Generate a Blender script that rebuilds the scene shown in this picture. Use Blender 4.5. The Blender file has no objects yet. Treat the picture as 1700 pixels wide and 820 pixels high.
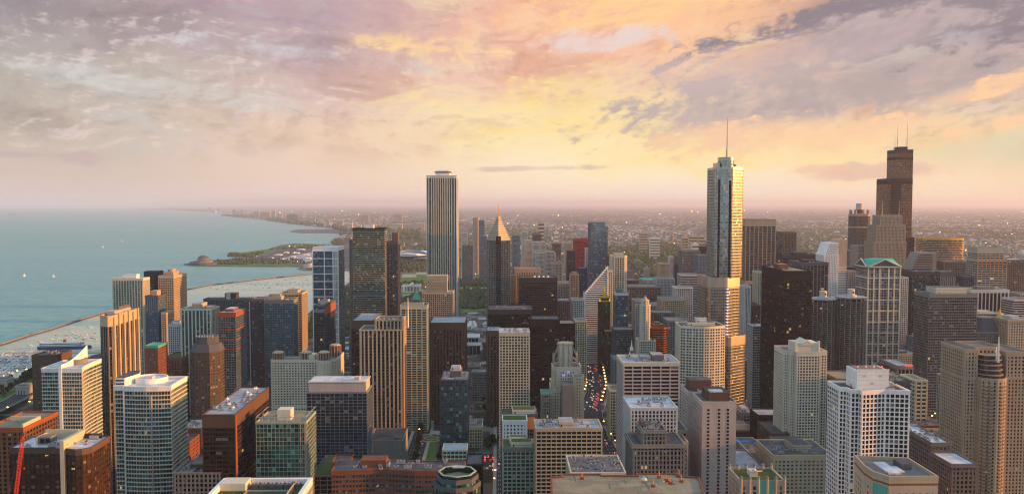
import bpy, math, random
import numpy as np
from mathutils import Vector, Matrix
from mathutils.geometry import tessellate_polygon
R = math.radians
sc = bpy.context.scene
rng = random.Random(7)

# ------------------------------------------------------------------ camera
HC = 297.0                      # observation deck height
F = 1385.0                      # focal length in photograph pixels (1700 wide)
YAW, PITCH = R(0.92), math.atan(72 / 1385.0)
cam_d = bpy.data.cameras.new('camera'); cam = bpy.data.objects.new('camera', cam_d)
sc.collection.objects.link(cam); sc.camera = cam
cam_d.sensor_width = 36.0; cam_d.lens = F / 1700 * 36
cam_d.clip_start = 5.0; cam_d.clip_end = 900000.0
cam.location = (0, 0, HC)
cam.rotation_euler = (math.pi / 2 - PITCH, 0, -YAW)

# ------------------------------------------------------------------ render + exposure
sc.render.engine = 'CYCLES'
cy = sc.cycles
cy.use_denoising = True
cy.use_adaptive_sampling = True; cy.adaptive_threshold = 0.02
cy.max_bounces = 8; cy.diffuse_bounces = 2; cy.glossy_bounces = 2
cy.transmission_bounces = 2; cy.volume_bounces = 8; cy.transparent_max_bounces = 6
cy.pixel_filter_type = 'BLACKMAN_HARRIS'; cy.filter_width = 1.15
cy.caustics_reflective = False; cy.caustics_refractive = False
cy.sample_clamp_indirect = 6.0
sc.view_settings.view_transform = 'Standard'; sc.view_settings.look = 'None'
sc.view_settings.exposure = 0.85; sc.view_settings.gamma = 1.0
sc.view_settings.use_curve_mapping = False

# ------------------------------------------------------------------ sun
SUN_EL, SUN_AZ = R(9.0), R(5)      # azimuth measured from west (+X) towards north (-Y)
sdir = Vector((math.cos(SUN_EL) * math.cos(SUN_AZ), -math.cos(SUN_EL) * math.sin(SUN_AZ), math.sin(SUN_EL)))
sl = bpy.data.lights.new('sun', 'SUN'); sun = bpy.data.objects.new('sun', sl)
sc.collection.objects.link(sun)
sl.energy = 4.9; sl.angle = R(0.6); sl.color = (1.0, 0.40, 0.10)
sun.location = (3000, -600, 900)
sun.rotation_euler = sdir.to_track_quat('Z', 'Y').to_euler()

# ------------------------------------------------------------------ world: sunset sky with clouds
def lin(c):
    return tuple((x / 12.92 if x <= 0.04045 else ((x + 0.055) / 1.055) ** 2.4) for x in c[:3])

world = bpy.data.worlds.new('World'); sc.world = world
world.use_nodes = True
NT = world.node_tree; NT.nodes.clear()
class G_:
    """tiny helper around a node tree"""
    def __init__(s, nt): s.nt = nt
    def n(s, t, **k):
        o = s.nt.nodes.new(t)
        for a, b in k.items(): setattr(o, a, b)
        return o
    def l(s, a, b): s.nt.links.new(a, b)
    def put(s, sock, v):
        if isinstance(v, bpy.types.NodeSocket): s.l(v, sock)
        elif v is not None:
            if hasattr(sock, 'default_value') and not isinstance(v, (int, float)) and len(v) == 3 and sock.type == 'RGBA': v = (*v, 1)
            sock.default_value = v
    def m(s, op, a, b=None, c=None, clamp=False):
        o = s.n('ShaderNodeMath', operation=op, use_clamp=clamp)
        for i, v in enumerate((a, b, c)): s.put(o.inputs[i], v)
        return o.outputs[0]
    def vm(s, op, a, b=None, out=0):
        o = s.n('ShaderNodeVectorMath', operation=op)
        s.put(o.inputs[0], a); s.put(o.inputs[1], b)
        return o.outputs[out]
    def mix(s, f, a, b, mode='MIX', clampf=True):
        o = s.n('ShaderNodeMix', data_type='RGBA', blend_type=mode, clamp_factor=clampf)
        s.put(o.inputs[0], f); s.put(o.inputs[6], a); s.put(o.inputs[7], b)
        return o.outputs[2]
    def ss(s, x, a, b):
        o = s.n('ShaderNodeMapRange', interpolation_type='SMOOTHSTEP')
        s.put(o.inputs[0], x); s.put(o.inputs[1], a); s.put(o.inputs[2], b)
        return o.outputs[0]
    def lr(s, x, a, b, c=0.0, d=1.0):
        o = s.n('ShaderNodeMapRange', clamp=True)
        for i, v in enumerate((x, a, b, c, d)): s.put(o.inputs[i], v)
        return o.outputs[0]
    def noise(s, vec, scale, detail=6, rough=.55, dist=0.0, out=0):
        o = s.n('ShaderNodeTexNoise')
        s.put(o.inputs['Vector'], vec); s.put(o.inputs['Scale'], scale); s.put(o.inputs['Detail'], detail)
        s.put(o.inputs['Roughness'], rough); s.put(o.inputs['Distortion'], dist)
        return o.outputs[out]
    def comb(s, x, y, z=0.0):
        o = s.n('ShaderNodeCombineXYZ')
        for i, v in enumerate((x, y, z)): s.put(o.inputs[i], v)
        return o.outputs[0]
    def sep(s, v):
        o = s.n('ShaderNodeSeparateXYZ'); s.l(v, o.inputs[0]); return o.outputs
w = G_(NT)
tc = w.n('ShaderNodeTexCoord')
X, Y, Z = w.sep(w.vm('NORMALIZE', tc.outputs['Generated']))
az = w.m('ARCTAN2', X, Y)                                   # radians, 0 = south, + = west
el = w.m('ARCSINE', Z)
U = w.m('MULTIPLY_ADD', w.m('SUBTRACT', az, YAW), F / 100, 8.5)   # hundreds of units across the sky
V = w.m('MULTIPLY', el, F / 100)                             # 0 horizon .. 3.4 twenty-odd degrees up
P = w.comb(U, V)
# warp
wn = w.noise(w.comb(w.m('MULTIPLY', U, .35), w.m('MULTIPLY', V, .8)), 1.0, 4, .5, 0, out=1)
wv = w.vm('SUBTRACT', wn, (0.5, 0.5, 0.5))
wsc = w.n('ShaderNodeVectorMath', operation='SCALE'); w.l(wv, wsc.inputs[0]); wsc.inputs['Scale'].default_value = 1.5
PW = w.vm('ADD', P, wsc.outputs[0])
UW, VW, _ = w.sep(PW)
rows = [  # height, colours from left to right (sRGB as seen)
 (0.0, [(.84,.75,.73),(.88,.78,.75),(.93,.82,.78),(.98,.88,.82),(.98,.90,.83),(.99,.89,.77),(.97,.85,.72)]),
 (0.55,[(.80,.72,.68),(.85,.76,.71),(.94,.82,.73),(.99,.90,.78),(1.0,.92,.80),(.99,.86,.71),(.90,.83,.66)]),
 (1.15,[(.73,.68,.63),(.79,.72,.67),(.93,.80,.70),(.99,.88,.71),(.99,.88,.73),(.95,.78,.66),(.84,.80,.68)]),
 (1.9, [(.67,.64,.61),(.75,.70,.66),(.85,.73,.70),(.96,.78,.67),(.92,.76,.67),(.78,.69,.68),(.92,.76,.66)]),
 (2.7, [(.61,.585,.60),(.70,.635,.63),(.77,.67,.68),(.95,.72,.62),(.97,.77,.63),(.70,.63,.66),(.68,.60,.62)]),
 (3.5, [(.55,.55,.62),(.64,.54,.57),(.72,.63,.67),(.92,.68,.60),(.98,.76,.54),(.62,.53,.58),(.45,.38,.44)]),
 (6.0, [(.46,.47,.56),(.50,.48,.55),(.58,.54,.60),(.66,.58,.62),(.70,.60,.60),(.60,.55,.60),(.50,.47,.54)]),
]
pos = [-.4, 2.6, 5.4, 8.5, 11.4, 14.3, 17.6]
def ramp(x, cols, ps, lo, hi):
    f = w.lr(x, lo, hi)
    r = w.n('ShaderNodeValToRGB'); w.l(f, r.inputs[0])
    e = r.color_ramp.elements
    while len(e) < len(cols): e.new(0.5)
    for i, (c, p) in enumerate(zip(cols, ps)):
        e[i].position = (p - lo) / (hi - lo); e[i].color = (*lin(c), 1)
    r.color_ramp.interpolation = 'B_SPLINE' if False else 'LINEAR'
    return r.outputs[0]
US = w.m('MULTIPLY_ADD', w.m('SUBTRACT', UW, U), .7, U)
col = None; prevh = None
for h, cs in rows:
    c = ramp(US, cs, pos, -2.0, 19.0)
    if col is None: col = c
    else: col = w.mix(w.ss(VW, prevh, h), col, c)
    prevh = h
# cloud texture: broken fine detail, stretched sideways and leaning
right = w.ss(U, 8.0, 12.0)
tilt_ = w.m('MULTIPLY_ADD', right, .36, -.10)                        # streaks fall to the right on the left, rise on the right
VL = w.m('SUBTRACT', V, w.m('MULTIPLY', w.m('SUBTRACT', U, 8.5), w.m('MULTIPLY', tilt_, .6)))
def cl(du, dv, sx, sy, seed, scale, det_=10, rough=.6, dist=.35):
    return w.noise(w.comb(w.m('MULTIPLY', w.m('ADD', U, du), sx), w.m('MULTIPLY', w.m('ADD', VL, dv), sy), seed), scale, det_, rough, dist)
c0 = cl(0, 0, .58, 1.10, 3.1, 1.0); c1_ = cl(.10, -.06, .58, 1.10, 3.1, 1.0)
m0 = cl(0, 0, 1.1, 2.3, 8.4, 1.3, 8, .58); m1 = cl(.035, -.035, 1.1, 2.3, 8.4, 1.3, 8, .58)
vis = w.ss(V, .30, 1.15)
relief = w.m('ADD', w.m('MULTIPLY', w.m('SUBTRACT', c0, c1_), 3.4), w.m('MULTIPLY', w.m('SUBTRACT', m0, m1), 1.5))
relief = w.m('MULTIPLY', relief, vis)
dens = w.m('ADD', w.m('MULTIPLY', c0, .72), w.m('MULTIPLY', m0, .28))
shade = w.m('MULTIPLY', w.ss(dens, .50, .60), vis)
gap = w.m('MULTIPLY', w.ss(dens, .475, .40), vis)
warm = w.ss(w.m('ABSOLUTE', w.m('SUBTRACT', U, 10.0)), 6.0, 2.0)
col = w.mix(w.m('MULTIPLY', shade, .62), col, w.mix(1.0, col, w.mix(warm, lin((.86,.85,.86)), lin((.90,.80,.78))), 'MULTIPLY'))
col = w.mix(w.m('MULTIPLY', gap, .34), col, w.mix(warm, lin((.80,.80,.80)), lin((1.0,.92,.74))))
hl = w.mix(warm, lin((.94,.86,.84)), lin((1.0,.88,.64)))
col = w.mix(w.m('MULTIPLY', w.ss(relief, .03, .34), .50), col, hl)
col = w.mix(w.m('MULTIPLY', w.ss(relief, -.03, -.32), .40), col, w.mix(1.0, col, lin((.82,.78,.80)), 'MULTIPLY'))
# large drawn cloud bodies (centre, radius, lean, colour, strength)
det = w.m('ADD', w.m('MULTIPLY', w.m('SUBTRACT', w.noise(w.comb(w.m('MULTIPLY', U, .8), w.m('MULTIPLY', V, 1.7), 1.7), 1.5, 12, .62, .3), .5), 1.3), w.m('MULTIPLY', relief, -.5))
def body(uc, vc, ru, rv, colr, amt, tilt=0.0, soft=.35, k=2.3):
    global col
    du = w.m('SUBTRACT', U, uc); dv = w.m('SUBTRACT', V, vc)
    dv = w.m('ADD', dv, w.m('MULTIPLY', du, -tilt))
    d = w.m('SQRT', w.m('ADD', w.m('POWER', w.m('ABSOLUTE', w.m('DIVIDE', du, ru)), 2.0), w.m('POWER', w.m('ABSOLUTE', w.m('DIVIDE', dv, rv)), 2.0)))
    d = w.m('ADD', d, w.m('MULTIPLY', det, k))
    f = w.m('SUBTRACT', 1.0, w.ss(d, 1 - soft, 1 + soft * .5))
    tex = w.m('MULTIPLY_ADD', det, -1.1, amt)
    col = w.mix(w.m('MULTIPLY', f, tex, None, True), col, lin(colr))
body(11.0, 3.0, 3.2, .55, (1.0,.76,.58), .7, .03, .8, 1.6)
body(9.9, 1.3, 2.4, .70, (1.0,.89,.58), .74, .0, .9, 1.3)          # the bright heart of the sunset
body(10.6, .72, 3.0, .42, (1.0,.95,.78), .62, 0, .8, 1.0)
body(12.6, .95, 3.2, .50, (1.0,.87,.60), .8, .02, .8, 1.2)
body(13.0, 1.62, 3.0, .50, (.75,.67,.66), .85, .10, .5)               # mauve bank over the towers
body(14.6, 1.85, 2.2, .5, (.70,.63,.62), .75, .12, .6)
body(15.2, 2.85, 3.0, .62, (.56,.50,.53), .95, .06, .5)
body(13.4, 2.35, 2.6, .30, (.78,.69,.68), .6, .18, .5)
body(17.0, 3.4, 1.6, .5, (.48,.40,.46), .85, .0, .5)
body(11.2, 3.25, 2.2, .35, (1.0,.82,.58), .7, .10, .6)                # peach and gold sheets
body(7.4, 2.5, 1.4, .16, (1.0,.84,.60), .7, -.08, .6)
body(13.0, 1.05, 2.2, .26, (.98,.80,.64), .7, .02, .5)
body(14.1, .48, .9, .13, (.90,.74,.66), .8, .05, .4)
body(13.3, .53, .4, .07, (.93,.76,.66), .7, .05, .4)
body(8.9, .58, .85, .05, (.88,.76,.68), .75, .02, .4)
body(16.6, 1.85, 1.8, .14, (1.0,.80,.62), .8, .22, .5)
body(16.8, 1.35, 1.6, .10, (1.0,.80,.62), .75, .20, .5)
body(16.6, .80, 1.9, .22, (.84,.82,.70), .6, .05, .7)
body(4.2, 3.2, 2.6, .28, (.74,.60,.62), .45, -.12, .6)
body(9.9, 2.62, 1.3, .16, (.90,.84,.84), .55, .05, .6)
body(3.0, 1.75, 2.2, .16, (.83,.82,.80), .5, -.10, .6)
body(5.2, 2.35, 1.9, .15, (.82,.81,.83), .25, -.06, .6)
body(0.9, .70, .8, .04, (.76,.67,.68), .7, 0, .4)
body(1.95, .66, .25, .10, (.78,.68,.68), .7, 0, .4)
# unseen sky behind and overhead, brightened and cooled as fill light; west: glow of the low sun
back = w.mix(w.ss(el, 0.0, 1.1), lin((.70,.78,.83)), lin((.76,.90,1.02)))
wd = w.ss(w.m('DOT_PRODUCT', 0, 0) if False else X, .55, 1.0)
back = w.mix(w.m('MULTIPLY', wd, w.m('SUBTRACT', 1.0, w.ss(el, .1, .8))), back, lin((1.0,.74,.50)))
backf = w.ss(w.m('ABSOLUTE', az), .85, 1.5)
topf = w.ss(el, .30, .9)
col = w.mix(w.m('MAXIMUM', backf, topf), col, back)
# cloud-filtered sky under the horizon stays the horizon colour
sky = w.n('ShaderNodeTexSky', sky_type='NISHITA', sun_disc=False, sun_elevation=SUN_EL,
          sun_rotation=math.atan2(sdir.x, sdir.y), altitude=300, air_density=1.0, dust_density=2.0, ozone_density=1.0)
bg1 = w.n('ShaderNodeBackground'); w.l(sky.outputs[0], bg1.inputs[0]); bg1.inputs[1].default_value = 0.08
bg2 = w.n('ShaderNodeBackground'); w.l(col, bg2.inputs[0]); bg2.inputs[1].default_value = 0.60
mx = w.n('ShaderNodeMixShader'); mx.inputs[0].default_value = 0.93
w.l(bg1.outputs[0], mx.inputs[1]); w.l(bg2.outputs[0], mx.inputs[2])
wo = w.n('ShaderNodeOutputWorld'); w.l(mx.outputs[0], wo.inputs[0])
world.cycles.sampling_method = 'MANUAL'; world.cycles.sample_map_resolution = 512

# ------------------------------------------------------------------ pixel -> place (for laying buildings out at their true distance)
cr = Vector((math.cos(YAW), -math.sin(YAW), 0))
cf = Vector((math.sin(YAW) * math.cos(PITCH), math.cos(YAW) * math.cos(PITCH), -math.sin(PITCH)))
cu = cr.cross(cf)
def ray(px, py): return cf + cr * ((px - 850) / F) + cu * ((410 - py) / F)
def at(px, py, Yd):
    d = ray(px, py); t = Yd / d.y
    return d.x * t, HC + d.z * t
def gnd(px, py, z=0.0):
    d = ray(px, py); t = (z - HC) / d.z
    return (d.x * t, d.y * t)
def back_y(xw, px, py):
    d = ray(px, py); return d.y * xw / d.x
def pix(x, y, z):
    v = Vector((x, y, z - HC)); k = v.dot(cf)
    return 850 + F * v.dot(cr) / k, 410 - F * v.dot(cu) / k
# ------------------------------------------------------------------ materials
MATS = {}
def new_mat(name):
    m = bpy.data.materials.new(name); m.use_nodes = True
    nt = m.node_tree; b = nt.nodes['Principled BSDF']
    return m, G_(nt), b
def wall_mat(name, rgb, rough=.85, var=.21, scale=.05, metallic=0.0, joints=0.0):
    if name in MATS: return MATS[name]
    m, g, b = new_mat(name)
    p = g.n('ShaderNodeNewGeometry').outputs['Position']
    sx, sy, sz = g.sep(p)
    a = g.noise(p, scale, 5, .6)
    streak = g.noise(g.comb(g.m('MULTIPLY', g.m('ADD', sx, sy), .8), g.m('MULTIPLY', sx, .3), g.m('MULTIPLY', sz, .035)), 1.0, 4, .65)
    oi = g.n('ShaderNodeObjectInfo').outputs['Random']
    f = g.m('MULTIPLY_ADD', g.m('SUBTRACT', a, .5), var * 2.2, 1.0)
    f = g.m('MULTIPLY', f, g.m('MULTIPLY_ADD', g.m('SUBTRACT', streak, .5), var * 2.0, 1.0))
    f = g.m('MULTIPLY', f, g.m('MULTIPLY_ADD', oi, .14, .93))
    if joints:
        q = g.m('FRACT', g.m('MULTIPLY', sz, joints))
        f = g.m('MULTIPLY', f, g.m('MULTIPLY_ADD', g.m('LESS_THAN', q, .16), -.22, 1.0))
    c = g.vm('SCALE', rgb, None)
    sca = c.node; g.l(f, sca.inputs['Scale'])
    g.l(c, b.inputs['Base Color'])
    b.inputs['Roughness'].default_value = rough; b.inputs['Metallic'].default_value = metallic
    b.inputs['Specular IOR Level'].default_value = .15
    MATS[name] = m; return m
def glass_mat(name, dark, light, lit=.003, blind=.07, rough=.10, metal=.40, blindc=(.30,.29,.26), tilt=.13, warmlit=(1.0,.62,.18)):
    """a window surface: every pane (one UV cell) has its own tint, blind, tilt, and a few have a lamp on"""
    if name in MATS: return MATS[name]
    m, g, b = new_mat(name)
    uv = g.n('ShaderNodeUVMap').outputs[0]
    oi = g.n('ShaderNodeObjectInfo').outputs['Random']
    ux, uy, _ = g.sep(uv)
    cell = g.comb(g.m('FLOOR', ux), g.m('FLOOR', uy), g.m('MULTIPLY', oi, 913.0))
    wn = g.n('ShaderNodeTexWhiteNoise'); wn.noise_dimensions = '3D'; g.l(cell, wn.inputs['Vector'])
    r1 = wn.outputs['Value']; rc = wn.outputs['Color']; ra, rb, rd = g.sep(rc)
    # larger patches of similar floors
    pn = g.noise(g.comb(g.m('MULTIPLY', ux, .13), g.m('MULTIPLY', uy, .16), g.m('MULTIPLY', oi, 57.0)), 1.0, 3, .6)
    k = g.m('ADD', g.m('MULTIPLY', g.m('POWER', r1, 2.0), .65), g.m('MULTIPLY', g.ss(pn, .42, .68), .45), None, True)
    c = g.mix(k, dark, light)
    bf = g.m('MULTIPLY', g.m('GREATER_THAN', ra, 1 - blind), .5)
    c = g.mix(bf, c, blindc)
    g.l(c, b.inputs['Base Color'])
    g.l(g.m('MULTIPLY_ADD', bf, .5, rough), b.inputs['Roughness'])
    g.l(g.m('MULTIPLY', g.m('SUBTRACT', 1.0, bf), metal), b.inputs['Metallic'])
    b.inputs['Specular IOR Level'].default_value = .8
    nrm = g.n('ShaderNodeNewGeometry').outputs['Normal']
    tv = g.vm('SUBTRACT', rc, (.5, .5, .5)); ts = g.n('ShaderNodeVectorMath', operation='SCALE'); g.l(tv, ts.inputs[0]); ts.inputs['Scale'].default_value = tilt
    g.l(g.vm('NORMALIZE', g.vm('ADD', nrm, ts.outputs[0])), b.inputs['Normal'])
    if lit > 0:
        lf = g.m('GREATER_THAN', rb, g.m('SUBTRACT', 1.0, g.m('MULTIPLY_ADD', g.ss(pn, .56, .66), lit * 14, lit * .35)))
        b.inputs['Emission Color'].default_value = (*warmlit, 1)
        g.l(g.m('MULTIPLY', lf, g.m('MULTIPLY_ADD', rd, .30, .08)), b.inputs['Emission Strength'])
    MATS[name] = m; return m
def glow_mat(name, rgb, s):
    if name in MATS: return MATS[name]
    m, g, b = new_mat(name)
    b.inputs['Base Color'].default_value = (*[x * .5 for x in rgb], 1)
    b.inputs['Emission Color'].default_value = (*rgb, 1); b.inputs['Emission Strength'].default_value = s
    MATS[name] = m; return m
W = wall_mat
for a in [('cream', (.50,.46,.33)), ('ivory', (.60,.56,.44)), ('white', (.78,.77,.73)), ('pale_grey', (.52,.52,.51)), ('grey', (.27,.27,.27)),
          ('slate', (.085,.095,.115)), ('dark', (.045,.042,.045)), ('black', (.018,.017,.019)), ('bronze', (.038,.024,.018)),
          ('brown', (.105,.066,.047)), ('brick', (.19,.075,.045)), ('redbrick', (.28,.075,.040)), ('red', (.30,.030,.028)), ('tan', (.35,.28,.20)),
          ('sand', (.45,.37,.25)), ('pink', (.47,.40,.36)), ('stone', (.36,.33,.28)), ('greystone', (.20,.195,.175)), ('granite', (.15,.125,.115)),
          ('rust', (.26,.085,.035)), ('greenish', (.30,.36,.30)), ('bluegrey', (.15,.20,.24)), ('concrete', (.33,.31,.28)), ('orange', (.62,.22,.05)),
          ('gold', (.65,.38,.06)), ('copper_green', (.10,.36,.26)), ('teal_roof', (.07,.42,.30)), ('peach', (.45,.33,.24)), ('navy', (.02,.04,.09))]:
    W(*a)
def roof_mat(name, rgb, patch, var=.3):
    m, g, b = new_mat(name)
    p = g.n('ShaderNodeNewGeometry').outputs['Position']; x, y, _ = g.sep(p)
    v = g.n('ShaderNodeTexVoronoi'); v.distance = 'CHEBYCHEV'; g.l(g.comb(g.m('MULTIPLY', x, .11), g.m('MULTIPLY', y, .16)), v.inputs['Vector']); v.inputs['Scale'].default_value = 1.0
    r = g.sep(v.outputs['Color'])[0]
    n_ = g.noise(g.comb(x, y), .09, 7, .66, .4); st = g.noise(g.comb(g.m('MULTIPLY', x, .5), g.m('MULTIPLY', y, .12)), 1.0, 4, .6)
    c = g.mix(g.m('MULTIPLY', g.ss(r, .55, .75), .55), rgb, patch)
    f = g.m('MULTIPLY', g.m('MULTIPLY_ADD', g.m('SUBTRACT', n_, .5), var * 3.2, 1.0), g.m('MULTIPLY_ADD', g.m('SUBTRACT', st, .5), var, 1.0))
    seam = g.m('LESS_THAN', g.m('FRACT', g.m('DIVIDE', x, 6.1)), .035)
    f = g.m('MULTIPLY', f, g.m('MULTIPLY_ADD', seam, -.25, 1.0))
    o = g.n('ShaderNodeVectorMath', operation='SCALE'); g.l(c, o.inputs[0]); g.l(f, o.inputs['Scale']); g.l(o.outputs[0], b.inputs['Base Color'])
    g.l(g.lr(n_, .35, .6, .35, .9), b.inputs['Roughness']); b.inputs['Specular IOR Level'].default_value = .3
    MATS[name] = m
roof_mat('gravel', (.16,.15,.145), (.09,.085,.085)); roof_mat('roof_white', (.56,.58,.61), (.30,.31,.33)); roof_mat('roof_pale', (.34,.36,.39), (.18,.19,.21))
roof_mat('roof_dark', (.055,.058,.065), (.12,.12,.125)); roof_mat('roof_tan', (.26,.23,.15), (.15,.135,.10), .38)
W('roof_green', (.060,.085,.025), var=.5, scale=.2)
W('metal', (.45,.46,.48), rough=.4, metallic=.6); W('redbronze', (.20,.095,.06)); W('steel', (.47,.43,.36), rough=.3, metallic=.85); W('blue_tarp', (.03,.16,.50), rough=.5)
W('crane_red', (.50,.05,.03), rough=.5); W('leaf', (.040,.060,.018), var=.5, scale=.3); W('leaf2', (.060,.075,.024), var=.5, scale=.3); W('bark', (.06,.045,.03))
W('asphalt', (.045,.045,.048), var=.25); W('grass', (.075,.15,.03), var=.4, scale=.02); W('path', (.36,.32,.26)); W('line', (.6,.6,.56))
W('hull_white', (.75,.75,.74), rough=.4); W('hull_blue', (.03,.06,.16), rough=.35); W('sail', (.85,.84,.80)); W('rubble', (.10,.085,.07), var=.4, scale=.3)
GL = glass_mat
GL('g_dark', (.006,.008,.012), (.032,.038,.045)); GL('g_teal', (.006,.050,.062), (.05,.25,.27), blind=.07, blindc=(.20,.33,.33)); GL('g_blue', (.006,.045,.080), (.03,.17,.27), blind=.06)
GL('g_green', (.006,.022,.016), (.05,.16,.10), blind=.08, blindc=(.16,.34,.26)); GL('g_jade', (.006,.030,.022), (.09,.32,.22), blind=.12, blindc=(.16,.40,.30)); GL('g_black', (.006,.006,.008), (.022,.020,.021), lit=.006, blind=.03)
GL('g_bronze', (.010,.006,.004), (.06,.035,.022), lit=.004, blind=.05); GL('g_amber', (.05,.024,.012), (.22,.11,.05), lit=.006, blind=.12, blindc=(.25,.12,.06))
GL('g_grey', (.014,.022,.030), (.06,.085,.11), blind=.06); GL('g_sky', (.10,.17,.24), (.34,.42,.46), lit=.0, blind=.05, rough=.10, metal=.7, tilt=.03)
GL('g_lilac', (.035,.045,.065), (.13,.15,.20), blind=.1)
GL('g_chrome', (.20,.25,.28), (.50,.52,.48), lit=0, blind=.02, rough=.15, metal=.9, tilt=.04)
LAMP = glow_mat('lamp_amber', (1.0,.48,.10), 9.0); TAIL = glow_mat('tail_red', (1.0,.04,.02), 4.0); HEAD = glow_mat('head_white', (1.0,.85,.6), 6.0)
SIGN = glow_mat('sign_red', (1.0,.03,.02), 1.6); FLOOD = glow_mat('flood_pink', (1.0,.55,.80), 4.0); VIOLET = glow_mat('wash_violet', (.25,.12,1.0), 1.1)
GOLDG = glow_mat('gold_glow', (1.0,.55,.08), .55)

# ------------------------------------------------------------------ mesh helpers
def tag(o, label=None, cat=None, group=None, kind=None):
    if label: o['label'] = label
    if cat: o['category'] = cat
    if group: o['group'] = group
    if kind: o['kind'] = kind
    return o
class MB:
    """collects faces; build() links ONE mesh object"""
    def __init__(s): s.v = []; s.f = []; s.m = []; s.uv = []; s.mats = []
    def mi(s, mat):
        if isinstance(mat, str): mat = MATS[mat]
        if mat not in s.mats: s.mats.append(mat)
        return s.mats.index(mat)
    def face(s, pts, mat, uv=None):
        i = len(s.v); s.v += [tuple(p) for p in pts]; s.f.append(tuple(range(i, i + len(pts)))); s.m.append(s.mi(mat)); s.uv.append(uv)
    def mesh(s, vs, fs, mat):
        i = len(s.v); s.v += [tuple(p) for p in vs]; k = s.mi(mat)
        for f in fs: s.f.append(tuple(i + a for a in f)); s.m.append(k); s.uv.append(None)
    def box(s, x0, x1, y0, y1, z0, z1, mat):
        s.mesh([(x0,y0,z0),(x1,y0,z0),(x1,y1,z0),(x0,y1,z0),(x0,y0,z1),(x1,y0,z1),(x1,y1,z1),(x0,y1,z1)],
               [(0,1,5,4),(1,2,6,5),(2,3,7,6),(3,0,4,7),(4,5,6,7),(3,2,1,0)], mat)
    def prism(s, poly, z0, z1, mat, top=None, bottom=False, uvs=None, scale_top=1.0):
        n = len(poly); cx = sum(p[0] for p in poly) / n; cy = sum(p[1] for p in poly) / n
        up = [(cx + (p[0] - cx) * scale_top, cy + (p[1] - cy) * scale_top) for p in poly]
        acc = 0
        for i in range(n):
            a, b = poly[i], poly[(i + 1) % n]; c, d = up[(i + 1) % n], up[i]
            uv = None
            if uvs:
                k = uvs[i]; uv = [(acc, 0), (acc + k[0], 0), (acc + k[0], k[1]), (acc, k[1])]; acc += k[0] + 3
            s.face([(a[0],a[1],z0),(b[0],b[1],z0),(c[0],c[1],z1),(d[0],d[1],z1)], mat, uv)
        if scale_top > 1e-4: s.face([(p[0],p[1],z1) for p in up], top or mat)
        if bottom: s.face([(p[0],p[1],z0) for p in reversed(poly)], mat)
    def cyl(s, x, y, z0, z1, r0, mat, r1=None, n=12, top=None):
        poly = [(x + r0 * math.cos(2 * math.pi * i / n), y + r0 * math.sin(2 * math.pi * i / n)) for i in range(n)]
        s.prism(poly, z0, z1, mat, top, scale_top=(1.0 if r1 is None else max(r1 / r0, 1e-3)))
    def ring(s, poly, off, z0, z1, mat, inner=0.0):
        """band round a footprint, standing proud by off, closed above and below back to the footprint"""
        o = offset(poly, off); q = offset(poly, inner) if inner else poly; n = len(poly)
        for i in range(n):
            j = (i + 1) % n; a, b, c, d = o[i], o[j], q[j], q[i]
            s.face([(a[0],a[1],z0),(b[0],b[1],z0),(b[0],b[1],z1),(a[0],a[1],z1)], mat)
            s.face([(a[0],a[1],z1),(b[0],b[1],z1),(c[0],c[1],z1),(d[0],d[1],z1)], mat)
            s.face([(d[0],d[1],z0),(c[0],c[1],z0),(b[0],b[1],z0),(a[0],a[1],z0)], mat)
            if inner: s.face([(c[0],c[1],z0),(d[0],d[1],z0),(d[0],d[1],z1),(c[0],c[1],z1)], mat)
    def pier(s, p, t, nrm, w, dep, z0, z1, mat):
        """upright fin centred on p, along edge direction t, proud along nrm"""
        a = (p[0] - t[0]*w/2, p[1] - t[1]*w/2); b = (p[0] + t[0]*w/2, p[1] + t[1]*w/2)
        c = (b[0] + nrm[0]*dep, b[1] + nrm[1]*dep); d = (a[0] + nrm[0]*dep, a[1] + nrm[1]*dep)
        s.mesh([(a[0],a[1],z0),(b[0],b[1],z0),(c[0],c[1],z0),(d[0],d[1],z0),(a[0],a[1],z1),(b[0],b[1],z1),(c[0],c[1],z1),(d[0],d[1],z1)],
               [(3,2,6,7),(2,1,5,6),(0,3,7,4),(4,7,6,5)], mat)
    def beam(s, p, q, r, mat, r1=None, n=5):
        p = Vector(p); q = Vector(q); d = (q - p)
        if d.length < 1e-6: return
        d.normalize(); a = d.orthogonal().normalized(); b = d.cross(a); r1 = r if r1 is None else r1
        vs = [p + (a * math.cos(2*math.pi*i/n) + b * math.sin(2*math.pi*i/n)) * r for i in range(n)] + \
             [q + (a * math.cos(2*math.pi*i/n) + b * math.sin(2*math.pi*i/n)) * r1 for i in range(n)]
        s.mesh(vs, [(i, (i+1) % n, n + (i+1) % n, n + i) for i in range(n)] + [tuple(range(n - 1, -1, -1)), tuple(range(n, 2 * n))], mat)
    def dome(s, x, y, z, r, h, mat, n=16, m=6):
        vs = []; fs = []
        for j in range(m):
            a = math.pi / 2 * j / m
            for i in range(n): t = 2 * math.pi * i / n; vs.append((x + r*math.cos(a)*math.cos(t), y + r*math.cos(a)*math.sin(t), z + h*math.sin(a)))
        vs.append((x, y, z + h))
        for j in range(m - 1):
            for i in range(n): fs.append((j*n+i, j*n+(i+1) % n, (j+1)*n+(i+1) % n, (j+1)*n+i))
        for i in range(n): fs.append(((m-1)*n+i, (m-1)*n+(i+1) % n, m*n))
        s.mesh(vs, fs, mat)
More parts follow.
